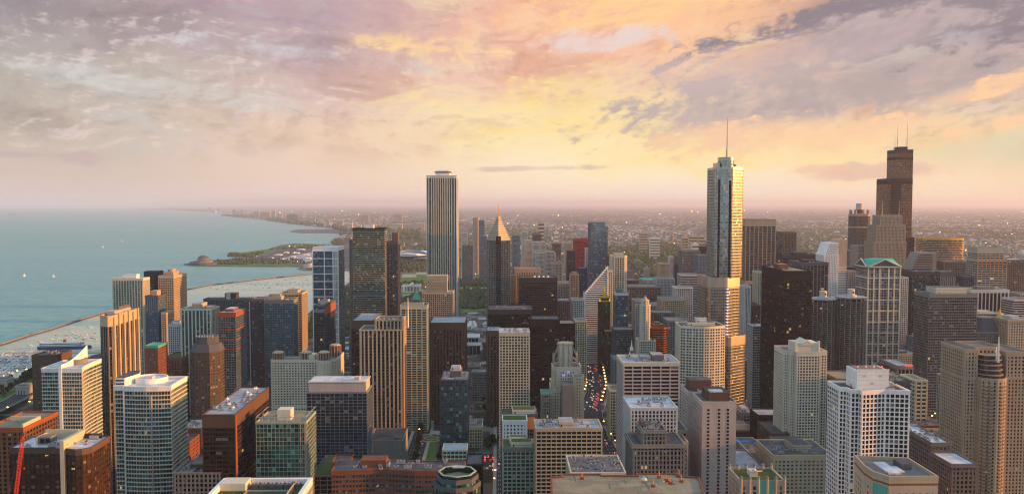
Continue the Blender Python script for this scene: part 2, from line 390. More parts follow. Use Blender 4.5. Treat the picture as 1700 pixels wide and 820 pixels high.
    def data(s, name, org=(0, 0, 0)):
        me = bpy.data.meshes.new(name)
        me.from_pydata([(a - org[0], b - org[1], c - org[2]) for a, b, c in s.v], [], s.f)
        for m in s.mats: me.materials.append(m)
        me.polygons.foreach_set('material_index', s.m)
        if any(u is not None for u in s.uv):
            flat = []
            for f, u in zip(s.f, s.uv):
                for k in range(len(f)): flat += (u[k] if u else (0.0, 0.0))
            l = me.uv_layers.new(name='UVMap'); l.data.foreach_set('uv', flat)
        me.update(); return me
    def build(s, name, parent=None, org=None):
        if org is None: org = tuple(parent.location) if parent else (0, 0, 0)
        if not s.f: return None
        o = bpy.data.objects.new(name, s.data(name, org)); sc.collection.objects.link(o)
        if parent: o.parent = parent
        else: o.location = org
        return o
def offset(poly, d):
    n = len(poly); out = []
    for i in range(n):
        p0, p1, p2 = poly[i - 1], poly[i], poly[(i + 1) % n]
        a = (p1[0]-p0[0], p1[1]-p0[1]); b = (p2[0]-p1[0], p2[1]-p1[1])
        la = math.hypot(*a) or 1; lb = math.hypot(*b) or 1
        na = (a[1]/la, -a[0]/la); nb = (b[1]/lb, -b[0]/lb)
        k = 1 + na[0]*nb[0] + na[1]*nb[1]; k = max(k, .35)
        out.append((p1[0] + d*(na[0]+nb[0])/k, p1[1] + d*(na[1]+nb[1])/k))
    return out
def rect(x0, x1, y0, y1): return [(x0, y0), (x1, y0), (x1, y1), (x0, y1)]
def cham(x0, x1, y0, y1, c): return [(x0+c,y0),(x1-c,y0),(x1,y0+c),(x1,y1-c),(x1-c,y1),(x0+c,y1),(x0,y1-c),(x0,y0+c)]
def rrect(x0, x1, y0, y1, r, seg=4, corners=(1, 1, 1, 1)):
    out = []
    for k, (cx, cy_, a0) in enumerate([(x0+r, y0+r, math.pi), (x1-r, y0+r, 1.5*math.pi), (x1-r, y1-r, 0), (x0+r, y1-r, .5*math.pi)]):
        if corners[k]:
            for i in range(seg + 1): a = a0 + math.pi/2*i/seg; out.append((cx + r*math.cos(a), cy_ + r*math.sin(a)))
        else: out.append([(x0,y0),(x1,y0),(x1,y1),(x0,y1)][k])
    return out
def circ(x, y, r, n=24, ry=None): return [(x + r*math.cos(2*math.pi*i/n), y + (ry or r)*math.sin(2*math.pi*i/n)) for i in range(n)]
def root(name, loc, label, cat, group=None):
    o = bpy.data.objects.new(name, None); sc.collection.objects.link(o); o.location = loc; o.empty_display_size = 5
    return tag(o, label, cat, group)
def bounds(poly): return min(p[0] for p in poly), max(p[0] for p in poly), min(p[1] for p in poly), max(p[1] for p in poly)
FOOT = []      # footprints already taken
HERO = []      # (px, py, short name) used when describing small neighbours
UNITM = []
for k in range(3):
    mb = MB(); a, b, c = [(3, 2, 1.8), (5, 2.4, 2.2), (2.2, 2.2, 1.5)][k]
    mb.box(-a/2, a/2, -b/2, b/2, 0, c, 'metal')
    for t in range(1 + int(a / 2.4)):
        mb.cyl(-a/2 + 1.2 + t*2.4 if a > 3 else 0, 0, c, c + .35, .8, 'roof_dark', n=8)
    mb.box(-a/2 - .15, a/2 + .15, -b/2 - .15, b/2 + .15, 0, .25, 'slate')
    UNITM.append(mb.data('cooling_unit'))
WINM = {}
# ------------------------------------------------------------------ towers
def cam_facing(p, nrm): return (p[0]*nrm[0] + p[1]*nrm[1]) < 0
def window_mesh(wd, ht, mat, k):
    """one framed pane; UV sits inside a single cell"""
    key = (round(wd, 1), round(ht, 1), mat, k)
    if key not in WINM:
        mb = MB(); u = k * 7.0
        mb.face([(-wd/2, 0, 0), (wd/2, 0, 0), (wd/2, 0, ht), (-wd/2, 0, ht)], mat, [(u+.1, .1), (u+.9, .1), (u+.9, .9), (u+.1, .9)])
        t = .10
        mb.box(-wd/2, wd/2, -.05, .0, -t, 0, 'slate'); mb.box(-wd/2, wd/2, -.05, 0, ht, ht + t, 'slate')
        mb.box(-t/2, t/2, -.06, -.005, 0, ht, 'slate')
        WINM[key] = mb.data('window')
    return WINM[key]
def tower(name, label, short, tiers, wall='cream', glass='g_dark', fh=3.5, bay=3.6, sp=1.2, pw=.8, dep=.45, roof='gravel', crown=0, parapet=1.1,
          pent=(), units=0, win=0, cat='tower', group=None, pier=None, pier_every=1, pdep=None, base=0, basemat=None, crownmat=None, bands=None, blank=(), cornice=False, spo=None):
    """tiers: [(footprint, z0, z1)]; spandrel rings + piers stand proud of a glazed body.
    pier: material of piers; bands: [(z, h, mat)] extra mechanical bands; blank: edge numbers with no windows"""
    b0 = bounds(tiers[0][0]); cx, cyy = (b0[0]+b0[1])/2, (b0[2]+b0[3])/2
    zb = tiers[0][1]
    r = root(name, (cx, cyy, zb), label, cat, group)
    FOOT.append(b0)
    top = max(t[2] for t in tiers); q = tiers[-1][0]; fx = sum(p[0] for p in q)/len(q); fy = min(p[1] for p in q)
    HERO.append((*pix(fx, fy, top), short))
    gz = MB(); fa = MB(); pi_ = MB(); roofs_ = []; paras_ = []; pier = pier or wall; pdep = pdep or dep
    wins = []
    for ti, (poly, z0, z1) in enumerate(tiers):
        rf = MB(); pp = MB(); roofs_.append(rf); paras_.append(pp)
        n = len(poly)
        zs = z0 + (base if ti == 0 else 0); ze = z1 - (crown if ti == len(tiers) - 1 else crown * .5)
        nf = max(1, round((ze - zs) / fh)); f = (ze - zs) / nf; uvs = []
        for i in range(n):
            a, b = poly[i], poly[(i+1) % n]; L = math.hypot(b[0]-a[0], b[1]-a[1])
            uvs.append((max(1, round(L / bay)), nf))
        # glazed body
        gz.prism(poly, zs, ze, glass, roof, uvs=uvs)
        if zs > z0: fa.prism(offset(poly, dep * .6), z0, zs, basemat or wall)
        if ze < z1: fa.prism(offset(poly, dep * .9), ze + .004, z1, crownmat or wall, roof)
        else: rf.face([(p[0], p[1], z1 + .02) for p in poly], roof)
        if ze < z1: rf.face([(p[0], p[1], z1 + .03) for p in poly], roof)
        if parapet: pp.ring(poly, dep + .08, z1 - .5, z1 + parapet, crownmat or wall, inner=-.45)
        if cornice: pp.ring(poly, dep + .9, z1 - 1.6, z1 - .5, crownmat or wall)
        if sp > 0:
            for k in range(nf + 1):
                zz = zs + k * f
                fa.ring(poly, dep * .85 if spo is None else spo, max(zz - sp/2, z0 + .01), min(zz + sp/2, z1 - .02), wall)
        for i in range(n):
            a, b = poly[i], poly[(i+1) % n]; L = math.hypot(b[0]-a[0], b[1]-a[1])
            if L < .5: continue
            t = ((b[0]-a[0])/L, (b[1]-a[1])/L); nr = (t[1], -t[0]); mid = ((a[0]+b[0])/2, (a[1]+b[1])/2)
            if nr[1] > .5 and not cam_facing(mid, nr): continue
            if i in blank:
                q4 = [(a[0]+nr[0]*dep*.95, a[1]+nr[1]*dep*.95), (b[0]+nr[0]*dep*.95, b[1]+nr[1]*dep*.95)]
                fa.face([(q4[0][0], q4[0][1], zs), (q4[1][0], q4[1][1], zs), (q4[1][0], q4[1][1], ze), (q4[0][0], q4[0][1], ze)], wall); continue
            nb = uvs[i][0]
            if pw > 0:
                for k in range(nb + 1):
                    if pier_every > 1 and k % pier_every and k != nb: continue
                    s = k / nb; s = min(max(s, pw/2/L), 1 - pw/2/L)
                    pi_.pier((a[0]+t[0]*L*s, a[1]+t[1]*L*s), t, nr, pw, pdep, zs, ze - .01, pier)
            if win and cam_facing(mid, nr):
                for k in range(nf):
                    for j in range(nb): wins.append((-(zs + k*f), i, j, a, t, nr, L/nb, f, zs + k*f))
    for zz, hh, mt in (bands or ()):
        for poly, z0, z1 in tiers:
            if z0 <= zz < z1: fa.ring(poly, dep + .06, zz, zz + hh, mt or wall)
    g = gz.build('glazing', r)
    if g: g['kind'] = 'stuff'
    fa.build('facade', r)
    if pi_.f: pi_.build('mullion' if pw < .35 else 'pier', r)['kind'] = 'stuff'
    ro = None
    for q_ in roofs_: ro = q_.build('roof', r) or ro
    for q_ in paras_: q_.build('parapet', r)
    sub = ro or r
    if win:
        wins.sort(key=lambda q: q[0]); cnt = 0
        for _, i, j, a, t, nr, bw, f, z in wins[:min(win, 100)]:
            wd = bw - pw - .15; ht = f - sp - .2
            if wd < .4 or ht < .4: continue
            o = bpy.data.objects.new('window', window_mesh(wd, ht, glass, (i + j) % 3)); sc.collection.objects.link(o); o.parent = r
            x = a[0] + t[0]*bw*(j+.5) + nr[0]*.07; y = a[1] + t[1]*bw*(j+.5) + nr[1]*.07
            o.location = (x - cx, y - cyy, z + sp/2 + .1 - zb)
            o.rotation_euler = (0, 0, math.atan2(t[1], t[0]))
    poly, z0, z1 = tiers[-1]; bx = bounds(poly); wx, wy = bx[1]-bx[0], bx[3]-bx[2]
    taken = []
    for e in pent:
        x0, x1, y0, y1, h = e[:5]; mt = e[5] if len(e) > 5 else wall
        mb = MB(); X0, X1, Y0, Y1 = bx[0]+wx*x0, bx[0]+wx*x1, bx[2]+wy*y0, bx[2]+wy*y1
        zz = z1 + .04
        if taken and e[-1] == 'on': zz = taken[-1][4]
        mb.box(X0, X1, Y0, Y1, zz, zz + h, mt); mb.face([(X0+.4,Y0+.4,zz+h+.03),(X1-.4,Y0+.4,zz+h+.03),(X1-.4,Y1-.4,zz+h+.03),(X0+.4,Y1-.4,zz+h+.03)], roof)
        for s in range(int(h / 2.2)):                              # louvre bands
            mb.box(X0 - .06, X1 + .06, Y0 - .06, Y1 + .06, zz + 1.2 + s*2.2, zz + 1.5 + s*2.2, 'slate')
        mb.box(X0+(X1-X0)*.1, X0+(X1-X0)*.1+1.1, Y0-.08, Y0-.02, zz+.1, zz+2.2, 'dark')
        PH = mb.data('penthouse', tuple(r.location)); PO = bpy.data.objects.new('penthouse', PH); sc.collection.objects.link(PO); PO.parent = sub; taken.append((X0, X1, Y0, Y1, zz + h))
    lr_ = random.Random(int(abs(cx)*13 + abs(cyy)*7))
    if units and b0[2] < 900: units += 5
    done = 0; tries = 0
    while done < units and tries < 200:
        tries += 1
        x = bx[0] + wx*lr_.uniform(.1, .9); y = bx[2] + wy*lr_.uniform(.12, .88)
        if any(a[0]-3.2 < x < a[1]+3.2 and a[2]-2.6 < y < a[3]+2.6 for a in taken): continue
        k = lr_.randrange(3); o = bpy.data.objects.new('cooling_unit', UNITM[k]); sc.collection.objects.link(o); o.parent = sub
        o.location = (x - cx, y - cyy, z1 + .05 - zb); o.rotation_euler = (0, 0, lr_.choice([0, math.pi/2]))
        taken.append((x-1.5, x+1.5, y-1.2, y+1.2, 0)); done += 1
    if units > 3:                                                  # pipes and hatches
        mb = MB()
        for k in range(3):
            x = bx[0]+wx*lr_.uniform(.1, .8); y = bx[2]+wy*lr_.uniform(.15, .85); L = wx*lr_.uniform(.08, .25)
            mb.box(x, min(x+L, bx[1]-1.5), y, y+.35, z1+.3, z1+.6, 'metal')
            mb.box(x, x+.35, y, min(y+L, bx[3]-1.5), z1+.31, z1+.59, 'metal')
        o = bpy.data.objects.new('roof_pipe', mb.data('roof_pipe', tuple(r.location))); sc.collection.objects.link(o); o.parent = sub
    return r
def LB(xl, xm, xr, py, Yf, D=None, mind=12, maxd=95):
    """building left of the vanishing point: north face xl..xm, west face xm..xr"""
    x0, _ = at(xl, py, Yf); x1, z = at(xm, py, Yf)
    if D is None: D = back_y(x1, xr, py) - Yf
    return x0, x1, Yf, Yf + min(max(D, mind), maxd), z
def RB(xl, xm, xr, py, Yf, D=None, mind=12, maxd=95):
    x0, z = at(xm, py, Yf); x1, _ = at(xr, py, Yf)
    if D is None: D = back_y(x0, xl, py) - Yf
    return x0, x1, Yf, Yf + min(max(D, mind), maxd), z
def CB(xl, xr, py, Yf, D=30):
    x0, z = at(xl, py, Yf); x1, _ = at(xr, py, Yf); return x0, x1, Yf, Yf + D, z
def simple(name, label, short, g, shape='rect', c=4, **k):
    x0, x1, y0, y1, z = g
    poly = {'rect': lambda: rect(x0, x1, y0, y1), 'cham': lambda: cham(x0, x1, y0, y1, c), 'round': lambda: rrect(x0, x1, y0, y1, c)}[shape]()
    tiers = [(poly, 0, z)]
    return tower(name, label, short, tiers, **k)
# ------------------------------------------------------------------ water, land, roads
def sheet(name, poly, z, mat, skirt=0, parent=None):
    tri = tessellate_polygon([[Vector((p[0], p[1], 0)) for p in poly]])
    vs = [(p[0], p[1], z) for p in poly]; fs = []
    for t in tri:
        a, b, c = [Vector(vs[i]) for i in t]
        fs.append(tuple(t) if (b-a).cross(c-a).z > 0 else tuple(reversed(t)))
    mb = MB(); mb.mesh(vs, fs, mat)
    if skirt:
        n = len(poly)
        for i in range(n):
            a, b = poly[i], poly[(i+1) % n]
            mb.face([(a[0],a[1],z),(b[0],b[1],z),(b[0],b[1],z-skirt),(a[0],a[1],z-skirt)], 'concrete')
    return mb
def water_mat(name, deep, rough, bump, patch):
    m, g, b = new_mat(name)
    p = g.n('ShaderNodeNewGeometry').outputs['Position']
    x, y, _ = g.sep(p)
    big = g.noise(g.comb(g.m('MULTIPLY', x, .0006), g.m('MULTIPLY', y, .0025)), 1.0, 5, .6)
    fine = g.noise(g.comb(g.m('MULTIPLY', x, .02), g.m('MULTIPLY', y, .06)), 1.0, 5, .65)
    c = g.mix(g.lr(big, .3, .7), deep, patch)
    c = g.mix(g.m('MULTIPLY', g.lr(fine, .38, .66), .7), c, tuple(v * 1.5 for v in patch))
    g.l(c, b.inputs['Base Color'])
    b.inputs['Roughness'].default_value = rough; b.inputs['IOR'].default_value = 1.33; b.inputs['Specular IOR Level'].default_value = .35
    w1 = g.noise(g.comb(g.m('MULTIPLY', x, .10), g.m('MULTIPLY', y, .16)), 1.0, 4, .6)
    w2 = g.noise(g.comb(g.m('MULTIPLY', x, .015), g.m('MULTIPLY', y, .035)), 1.0, 3, .6)
    bp = g.n('ShaderNodeBump'); bp.inputs['Strength'].default_value = bump; bp.inputs['Distance'].default_value = 2.0
    g.l(g.m('ADD', w1, w2), bp.inputs['Height']); g.l(bp.outputs[0], b.inputs['Normal'])
    MATS[name] = m
water_mat('water_lake', (.10,.26,.25), .42, .9, (.17,.36,.34))
water_mat('water_harbour', (.33,.42,.31), .25, .22, (.40,.48,.36))
water_mat('water_river', (.008,.035,.035), .12, .25, (.012,.05,.048))
def ground_mat():
    m, g, b = new_mat('city_ground')
    p = g.n('ShaderNodeNewGeometry').outputs['Position']; x, y, _ = g.sep(p)
    # blocks of the street grid
    bx = g.m('FRACT', g.m('DIVIDE', x, 122.0)); by = g.m('FRACT', g.m('DIVIDE', g.m('ADD', y, 20.0), 118.0))
    street = g.m('MAXIMUM', g.m('LESS_THAN', bx, .15), g.m('LESS_THAN', by, .15))
    wn = g.n('ShaderNodeTexVoronoi'); wn.feature = 'F1'; wn.distance = 'CHEBYCHEV'
    g.l(g.comb(g.m('MULTIPLY', x, .045), g.m('MULTIPLY', y, .03)), wn.inputs['Vector']); wn.inputs['Scale'].default_value = 1.0
    r = g.sep(wn.outputs['Color'])[0]
    lot = g.n('ShaderNodeValToRGB'); g.l(r, lot.inputs[0]); lot.color_ramp.interpolation = 'CONSTANT'
    e = lot.color_ramp.elements
    cs = [(0,(.05,.052,.055)),(.25,(.10,.095,.09)),(.42,(.03,.04,.018)),(.60,(.14,.09,.07)),(.74,(.20,.18,.16)),(.90,(.36,.36,.36))]
    while len(e) < len(cs): e.new(.5)
    for i, (q, c) in enumerate(cs): e[i].position = q; e[i].color = (*c, 1)
    near = g.mix(street, lot.outputs[0], (.042,.042,.046))
    # far away: roofs and tree tops seen edge-on, in streaks, haze put into their colour
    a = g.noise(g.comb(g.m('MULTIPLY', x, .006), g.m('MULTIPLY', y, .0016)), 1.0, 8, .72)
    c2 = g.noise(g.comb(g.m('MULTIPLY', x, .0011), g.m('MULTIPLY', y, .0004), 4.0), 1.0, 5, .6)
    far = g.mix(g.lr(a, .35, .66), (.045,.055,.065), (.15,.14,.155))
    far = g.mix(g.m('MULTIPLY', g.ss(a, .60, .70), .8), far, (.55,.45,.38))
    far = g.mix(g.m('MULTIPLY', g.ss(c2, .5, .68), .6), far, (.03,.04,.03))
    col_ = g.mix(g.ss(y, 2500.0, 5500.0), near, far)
    g.l(col_, b.inputs['Base Color']); b.inputs['Roughness'].default_value = .95
    b.inputs['Specular IOR Level'].default_value = .1
    MATS['city_ground'] = m
ground_mat()
FARY = 140000.0
coast_px = [(-60,652),(-20,634),(60,622),(150,607),(215,590),(300,572),(400,556),(470,546),(503,530),(520,512),(545,494),(566,478),(584,466),(588,452),(562,447),
  (524,449),(505,449),(494,446),(500,443),(505,442.5),(470,443),(420,442.6),(330,442),(308,440.5),(304,438.5),(316,436),(330,433.5),(345,432),(392,429.5),(397,427.5),
  (378,426),(377,423),(386,419.5),(400,419),(430,418.4),(446,413),(466,407),(490,404),(520,405),(545,407.5),(556,406),(549,402),(556,397),(572,392.5),(577,389),(545,387.2),(500,387),
  (483,385.5),(482,383.5),(492,381.3),(540,380.6),(562,380),(535,377.6),(505,374.6),(478,371.5),(450,367.5),(428,364.2),(402,362.3),(386,360),(368,358.8),(374,357.4),(400,357.4),(408,356.2),
  (392,355),(345,352),(300,349.9),(284,348.6),(262,347.9),(225,347.6),(262,346.2),(276,344.2),(200,343.4),(120,342.2),(60,341.7),(0,341.4)]
coast = [gnd(*p) for p in coast_px]
far_left = (-FARY, coast[-1][1] * 1.02)
RV0, RV1 = 1112.0, 1178.0     # river banks
south = [(-860, RV1), (-470, RV1), (-300, RV1 - 6), (-60, RV1), (600, RV1 - 6), (1500, RV1 + 40)]
land_s = [(-1020, RV1 - 2)] + [p for p in []] + coast + [far_left, (-FARY, FARY), (FARY, FARY), (FARY, RV1 + 40)] + list(reversed(south[1:]))
north = [(-1020, -6000), (FARY * .2, -6000), (FARY * .2, RV0 + 40), (1500, RV0 + 40), (600, RV0 - 6), (-60, RV0), (-300, RV0 - 4), (-470, RV0), (-1020, RV0)]
tag(sheet('lake', [(-FARY, -6000), (FARY, -6000), (FARY, FARY * 1.02), (-FARY, FARY * 1.02)], -2.2, 'water_lake').build('lake'), kind='structure')
tag(sheet('ground', land_s, 0, 'city_ground', skirt=2.6).build('ground'), kind='structure')
tag(sheet('ground', north, 0, 'city_ground', skirt=2.6).build('ground'), kind='structure')
tag(sheet('river', [(-1010, RV0 - 20), (3000, RV0 - 20), (3000, RV1 + 60), (-1010, RV1 + 40)], -2.05, 'water_river').build('river'), kind='structure')
hb = [gnd(*p) for p in [(-60,592),(0,573.5),(80,549),(160,523.5),(240,500),(303,483.5),(330,477.5),(350,473.5),(420,465.5),(520,455),(575,449),(592,452),(592,470),(540,520),(480,560),(200,620),(-60,660)]]
tag(sheet('harbour_water', hb, -2.05, 'water_harbour').build('harbour_water'), kind='structure')
def inpoly(xs, ys, poly):
    xs = np.asarray(xs, float); ys = np.asarray(ys, float); ins = np.zeros(xs.shape, bool); n = len(poly)
    for i in range(n):
        (x1, y1), (x2, y2) = poly[i], poly[(i+1) % n]
        if y1 == y2: continue
        c = ((y1 > ys) != (y2 > ys)) & (xs < (x2 - x1) * (ys - y1) / (y2 - y1) + x1); ins ^= c
    return ins
# breakwaters
def breakwater(pts, label):
    P_ = [gnd(*p, -2.2) for p in pts]; mb = MB()
    for a, b in zip(P_, P_[1:]):
        L = math.hypot(b[0]-a[0], b[1]-a[1]); t = ((b[0]-a[0])/L, (b[1]-a[1])/L); nr = (t[1], -t[0]); w_ = 5.5
        q = [(a[0]-nr[0]*w_, a[1]-nr[1]*w_), (b[0]-nr[0]*w_, b[1]-nr[1]*w_), (b[0]+nr[0]*w_, b[1]+nr[1]*w_), (a[0]+nr[0]*w_, a[1]+nr[1]*w_)]
        if (q[1][0]-q[0][0])*(q[2][1]-q[1][1])-(q[1][1]-q[0][1])*(q[2][0]-q[1][0]) < 0: q.reverse()
        mb.prism(q, -4, .6, 'rubble'); mb.prism(offset(q, -2.5), .62, 1.5, 'concrete')
        for k in range(int(L / 9)):
            s = k * 9 + rng.uniform(0, 5); sd = rng.choice([-1, 1])
            x = a[0]+t[0]*s+nr[0]*sd*(w_+rng.uniform(-.5,1.2)); y = a[1]+t[1]*s+nr[1]*sd*(w_+rng.uniform(-.5,1.2)); r_ = rng.uniform(1, 2.2)
            mb.cyl(x, y, -3.5, rng.uniform(-1.4, -.3), r_, 'rubble', r_*.5, n=5)
    o = mb.build('breakwater'); tag(o, label, 'breakwater'); return o
breakwater([(-70,594),(0,573.5),(50,557),(80,549),(120,535.5),(160,523.5),(215,507)], 'long straight stone breakwater enclosing the marina at the left edge')
breakwater([(301,485),(312,480.5),(350,473.5),(420,465.5),(470,460),(522,455),(572,449.5)], 'thin curved stone breakwater outside the mooring field behind the blue grid tower')
# roads
def strip(poly_line, w_, z, mat, mb):
    P_ = poly_line
    for a, b in zip(P_, P_[1:]):
        L = math.hypot(b[0]-a[0], b[1]-a[1]); t = ((b[0]-a[0])/L, (b[1]-a[1])/L); n_ = (-t[1]*w_/2, t[0]*w_/2)
        mb.face([(a[0]+n_[0],a[1]+n_[1],z),(a[0]-n_[0],a[1]-n_[1],z),(b[0]-n_[0],b[1]-n_[1],z),(b[0]+n_[0],b[1]+n_[1],z)], mat)
def road(line, w_=20, z=.012, name='road', walk=4.0, deck=0, lanes=2):
    mb = MB(); strip(line, w_, z + deck, 'asphalt', mb)
    for sgn in (-1, 1):                         # lane paint
        for k in range(1, lanes + 1):
            o = sgn * (w_/2) * k / (lanes + 1)
            for a, b in zip(line, line[1:]):
                L = math.hypot(b[0]-a[0], b[1]-a[1]); t = ((b[0]-a[0])/L, (b[1]-a[1])/L)
                for s in range(0, int(L), 14):
                    if a[1] > 2300: break
                    p = (a[0]+t[0]*s - t[1]*o, a[1]+t[1]*s + t[0]*o); q = (p[0]+t[0]*5, p[1]+t[1]*5)
                    strip([p, q], .35, z + deck + .03, 'line', mb)
    o = mb.build(name); tag(o, kind='structure')
    if walk:
        mb = MB()
        for sgn in (-1, 1):
            for a, b in zip(line, line[1:]):
                L = math.hypot(b[0]-a[0], b[1]-a[1]); t = ((b[0]-a[0])/L, (b[1]-a[1])/L); c = sgn*(w_/2+walk/2); h = walk/2
                q = [(a[0]-t[1]*(c-h), a[1]+t[0]*(c-h)), (b[0]-t[1]*(c-h), b[1]+t[0]*(c-h)), (b[0]-t[1]*(c+h), b[1]+t[0]*(c+h)), (a[0]-t[1]*(c+h), a[1]+t[0]*(c+h))]
                if (q[1][0]-q[0][0])*(q[2][1]-q[1][1])-(q[1][1]-q[0][1])*(q[2][0]-q[1][0]) < 0: q.reverse()
                mb.prism(q, -.05, deck + .14, 'path')
        o = mb.build('pavement'); tag(o, kind='structure')
MICH = [(132, 560), (130, 950), (125, 1112)]; MICH2 = [(131, 1180), (154, 1300), (181, 1600), (190, 2600)]
MBR = [(125, 1106), (131, 1186)]
WAB = [(345, 860), (352, 1000), (372, 1112)]; WAB2 = [(374, 1180), (380, 1300), (384, 2400)]
road(MICH, 28, name='avenue', lanes=3); road(MICH2, 32, name='avenue', lanes=3)
road(WAB, 17); road(WAB2, 15)
road([(-98, 560), (-100, 1100)], 20); road([(4, 560), (4, 1108)], 13)
road([(-250, 560), (-252, 1100)], 13); road([(-420, 560), (-420, 1100)], 13); road([(250, 560), (252, 1100)], 12); road([(480, 500), (480, 1100)], 14); road([(620, 500), (620, 1100)], 14)
for yy in (690, 812, 925, 1035): road([(-900, yy), (900, yy)], 10, z=.045, walk=0)
for yy in (1215, 1330, 1450, 1565, 1690, 1815, 1945, 2080): road([(-420 if yy < 1700 else 170, yy), (1500, yy)], 12, z=.045, walk=0)
for xx in (-420, -290, -160, -40, 290, 470, 580, 700, 820, 950, 1100): road([(xx, 1190), (xx, 2300 if xx > 200 else 1600)], 12, walk=0)
# lakeshore highway with its bridge over the river mouth
def hw(px): return [gnd(*p) for p in px]
lsd = hw([(-40,700),(20,676),(60,655),(110,632),(170,612),(260,590)])
# ------------------------------------------------------------------ supertalls and landmarks
def put_on(r, name, mb, kind=None):
    o = mb.build(name, r)
    if o and kind: o['kind'] = kind
    return o
# --- stepped black tower with twin masts
x0, z1 = at(1473, 354, 2200); x1, _ = at(1514, 354, 2200); Y0 = 2200; wT = x1 - x0; u3 = wT / 3
zt = at(1500, 249, Y0)[1]; zm = at(1480, 297, Y0)[1]; zl = 230
r = tower('skyscraper', 'tallest black stepped skyscraper with two white masts, far right skyline', 'stepped black skyscraper',
      [(rect(x0 - u3*.2, x1, Y0, Y0+u3*3), 0, zl), (rect(x0, x1 - .2, Y0+.4, Y0+u3*3), zl, zm), (rect(x0+u3*.95, x1 - .4, Y0+.8, Y0+u3*2.4), zm, zt)],
      wall='redbronze', glass='g_amber', fh=4.2, bay=4.6, sp=1.2, pw=.9, dep=.3, roof='roof_dark', crown=9, parapet=1, crownmat='dark', bands=[(zm-14, 9, 'black'), (zt-26, 7, 'black')])
for nm, sx in (('shade_bay', .12),):
    mb = MB(); mb.box(x0+u3*.38, x0+u3*1.55, Y0-1.2, Y0-.1, zl, zm-.1, 'black');  # black box paints the shade of a recess, standing proud of the face
    for k in range(int((zm-zl)/4.2)): mb.box(x0+u3*.36, x0+u3*1.57, Y0-1.4, Y0-1.19, zl+k*4.2, zl+k*4.2+1.4, 'dark')
    put_on(r, nm, mb)
mb = MB(); mb.box(x0+u3*1.5, x1-u3*.55, Y0+8, Y0+40, zt+1.1, zt+9, 'dark'); mb.box(x0+u3*1.4, x1-u3*.5, Y0+6, Y0+42, zt+5, zt+6, 'bronze'); put_on(r, 'penthouse', mb)
for px_, pt, rr in ((1491, 205, 1.6), (1507, 203, 1.6)):
    x, z = at(px_, pt, Y0 + 25); mb = MB(); mb.beam((x,Y0+25,zt+5),(x,Y0+25,zt+(z-zt)*.45),1.9,'white',1.5,8); mb.beam((x,Y0+25,zt+(z-zt)*.45),(x,Y0+25,z),1.1,'hull_white',.5,6)
    mb.box(x-2.4,x+2.4,Y0+22.6,Y0+27.4,zt+(z-zt)*.30,zt+(z-zt)*.30+1,'white'); put_on(r, 'mast', mb)
for px_ in (1486, 1511):
    x, z = at(px_, 226, Y0 + 25); mb = MB(); mb.beam((x,Y0+25,zt),(x,Y0+25,z),.7,'white',.4); put_on(r, 'antenna', mb)
# --- white marble slab with narrow dark stripes
x0, x1, y0, y1, z = LB(709, 757, 764, 292, 1480, D=58)
r = tower('skyscraper', 'tall white slab skyscraper with fine dark vertical stripes and flat top', 'white striped skyscraper', [(rect(x0, x1, y0, y1), 0, z)],
      wall='greystone', glass='g_black', fh=3.9, bay=4.0, sp=.7, pw=1.9, dep=1.5, spo=.08, roof='roof_white', crown=4, crownmat='ivory', pier='ivory', parapet=.6)
mb = MB()
for xa in (x0 - 1.4, x1 - 4.4):
    mb.box(xa, xa + 5.8, y0 - 1.5, y0 + 4, 0, z - .3, 'white')
mb.box(x1 - 4, x1 + 1.5, y1 - 5.8, y1 + 1.2, 0, z - .31, 'white'); put_on(r, 'corner_pier', mb)
mb = MB(); xa, xb = x0 + 14, x1 - 12
mb.box(xa, xb, y0+12, y1-14, z, z+6, 'white'); mb.box(xa-1.5, xb+1.5, y0+10, y1-12, z+6, z+8, 'granite'); mb.box(xa+2, xb-2, y0+13, y1-15, z+8, z+9.6, 'white'); put_on(r, 'penthouse', mb)
for k in range(6):
    x = xa + 3 + k*4.4; mb = MB(); mb.beam((x, y0+14, z+9), (x, y0+14, z + (19 if k == 2 else 13)), .35, 'white', .2); mb.box(x-.8, x+.8, y0+13.6, y0+14.4, z+11, z+12, 'white'); put_on(r, 'antenna', mb)
# --- chevron-topped tower with spire
x0, x1, y0, y1, z = LB(808, 847, 849, 400, 1440, D=40)
zp = at(827, 360, y0)[1]; zs = at(826, 337, y0)[1]; xm_ = (x0 + x1) / 2
r = tower('skyscraper', 'grey tower with stacked chevron gables and a needle spire beside the white striped skyscraper', 'chevron topped tower', [(rect(x0, x1, y0, y1), 0, z)],
      wall='greystone', glass='g_bronze', fh=3.7, bay=2.9, sp=1.3, pw=1.1, dep=.5, roof='roof_dark', parapet=0)
mb = MB(); mb.box(xm_-4.2, xm_+4.2, y0-1.5, y0-.1, 0, z+8, 'g_dark')
for k in range(int(z/3.7)): mb.box(xm_-4.3, xm_+4.3, y0-1.7, y0-1.48, k*3.7, k*3.7+.9, 'slate')
put_on(r, 'central_bay', mb)
N = 11; ym_ = y0 + 20; hwid = (x1 - x0)/2
for k in range(N):                               # receding diamond-plan steps, their corners towards the viewer
    f0 = 1 - k/N*.93; za = z + (zp - z)*k/N; zb_ = z + (zp - z)*(k + 1)/N + .01
    q = [(xm_-hwid*f0, ym_), (xm_, ym_-21*f0), (xm_+hwid*f0, ym_), (xm_, ym_+20*f0)]
    mb = MB(); mb.prism(q, za, zb_, 'stone', 'greystone'); mb.ring(q, .5, zb_-1.3, zb_-.1, 'ivory'); put_on(r, 'gable_step', mb)
mb = MB()
for sx in (x0, x1):
    mb.mesh([(sx,y0,z),(xm_,y0,z),(sx + (xm_-sx)*.5, y0, z+.02),(sx,y0,z),(xm_,y0+.4,z)],[(0,1,2)],'stone')
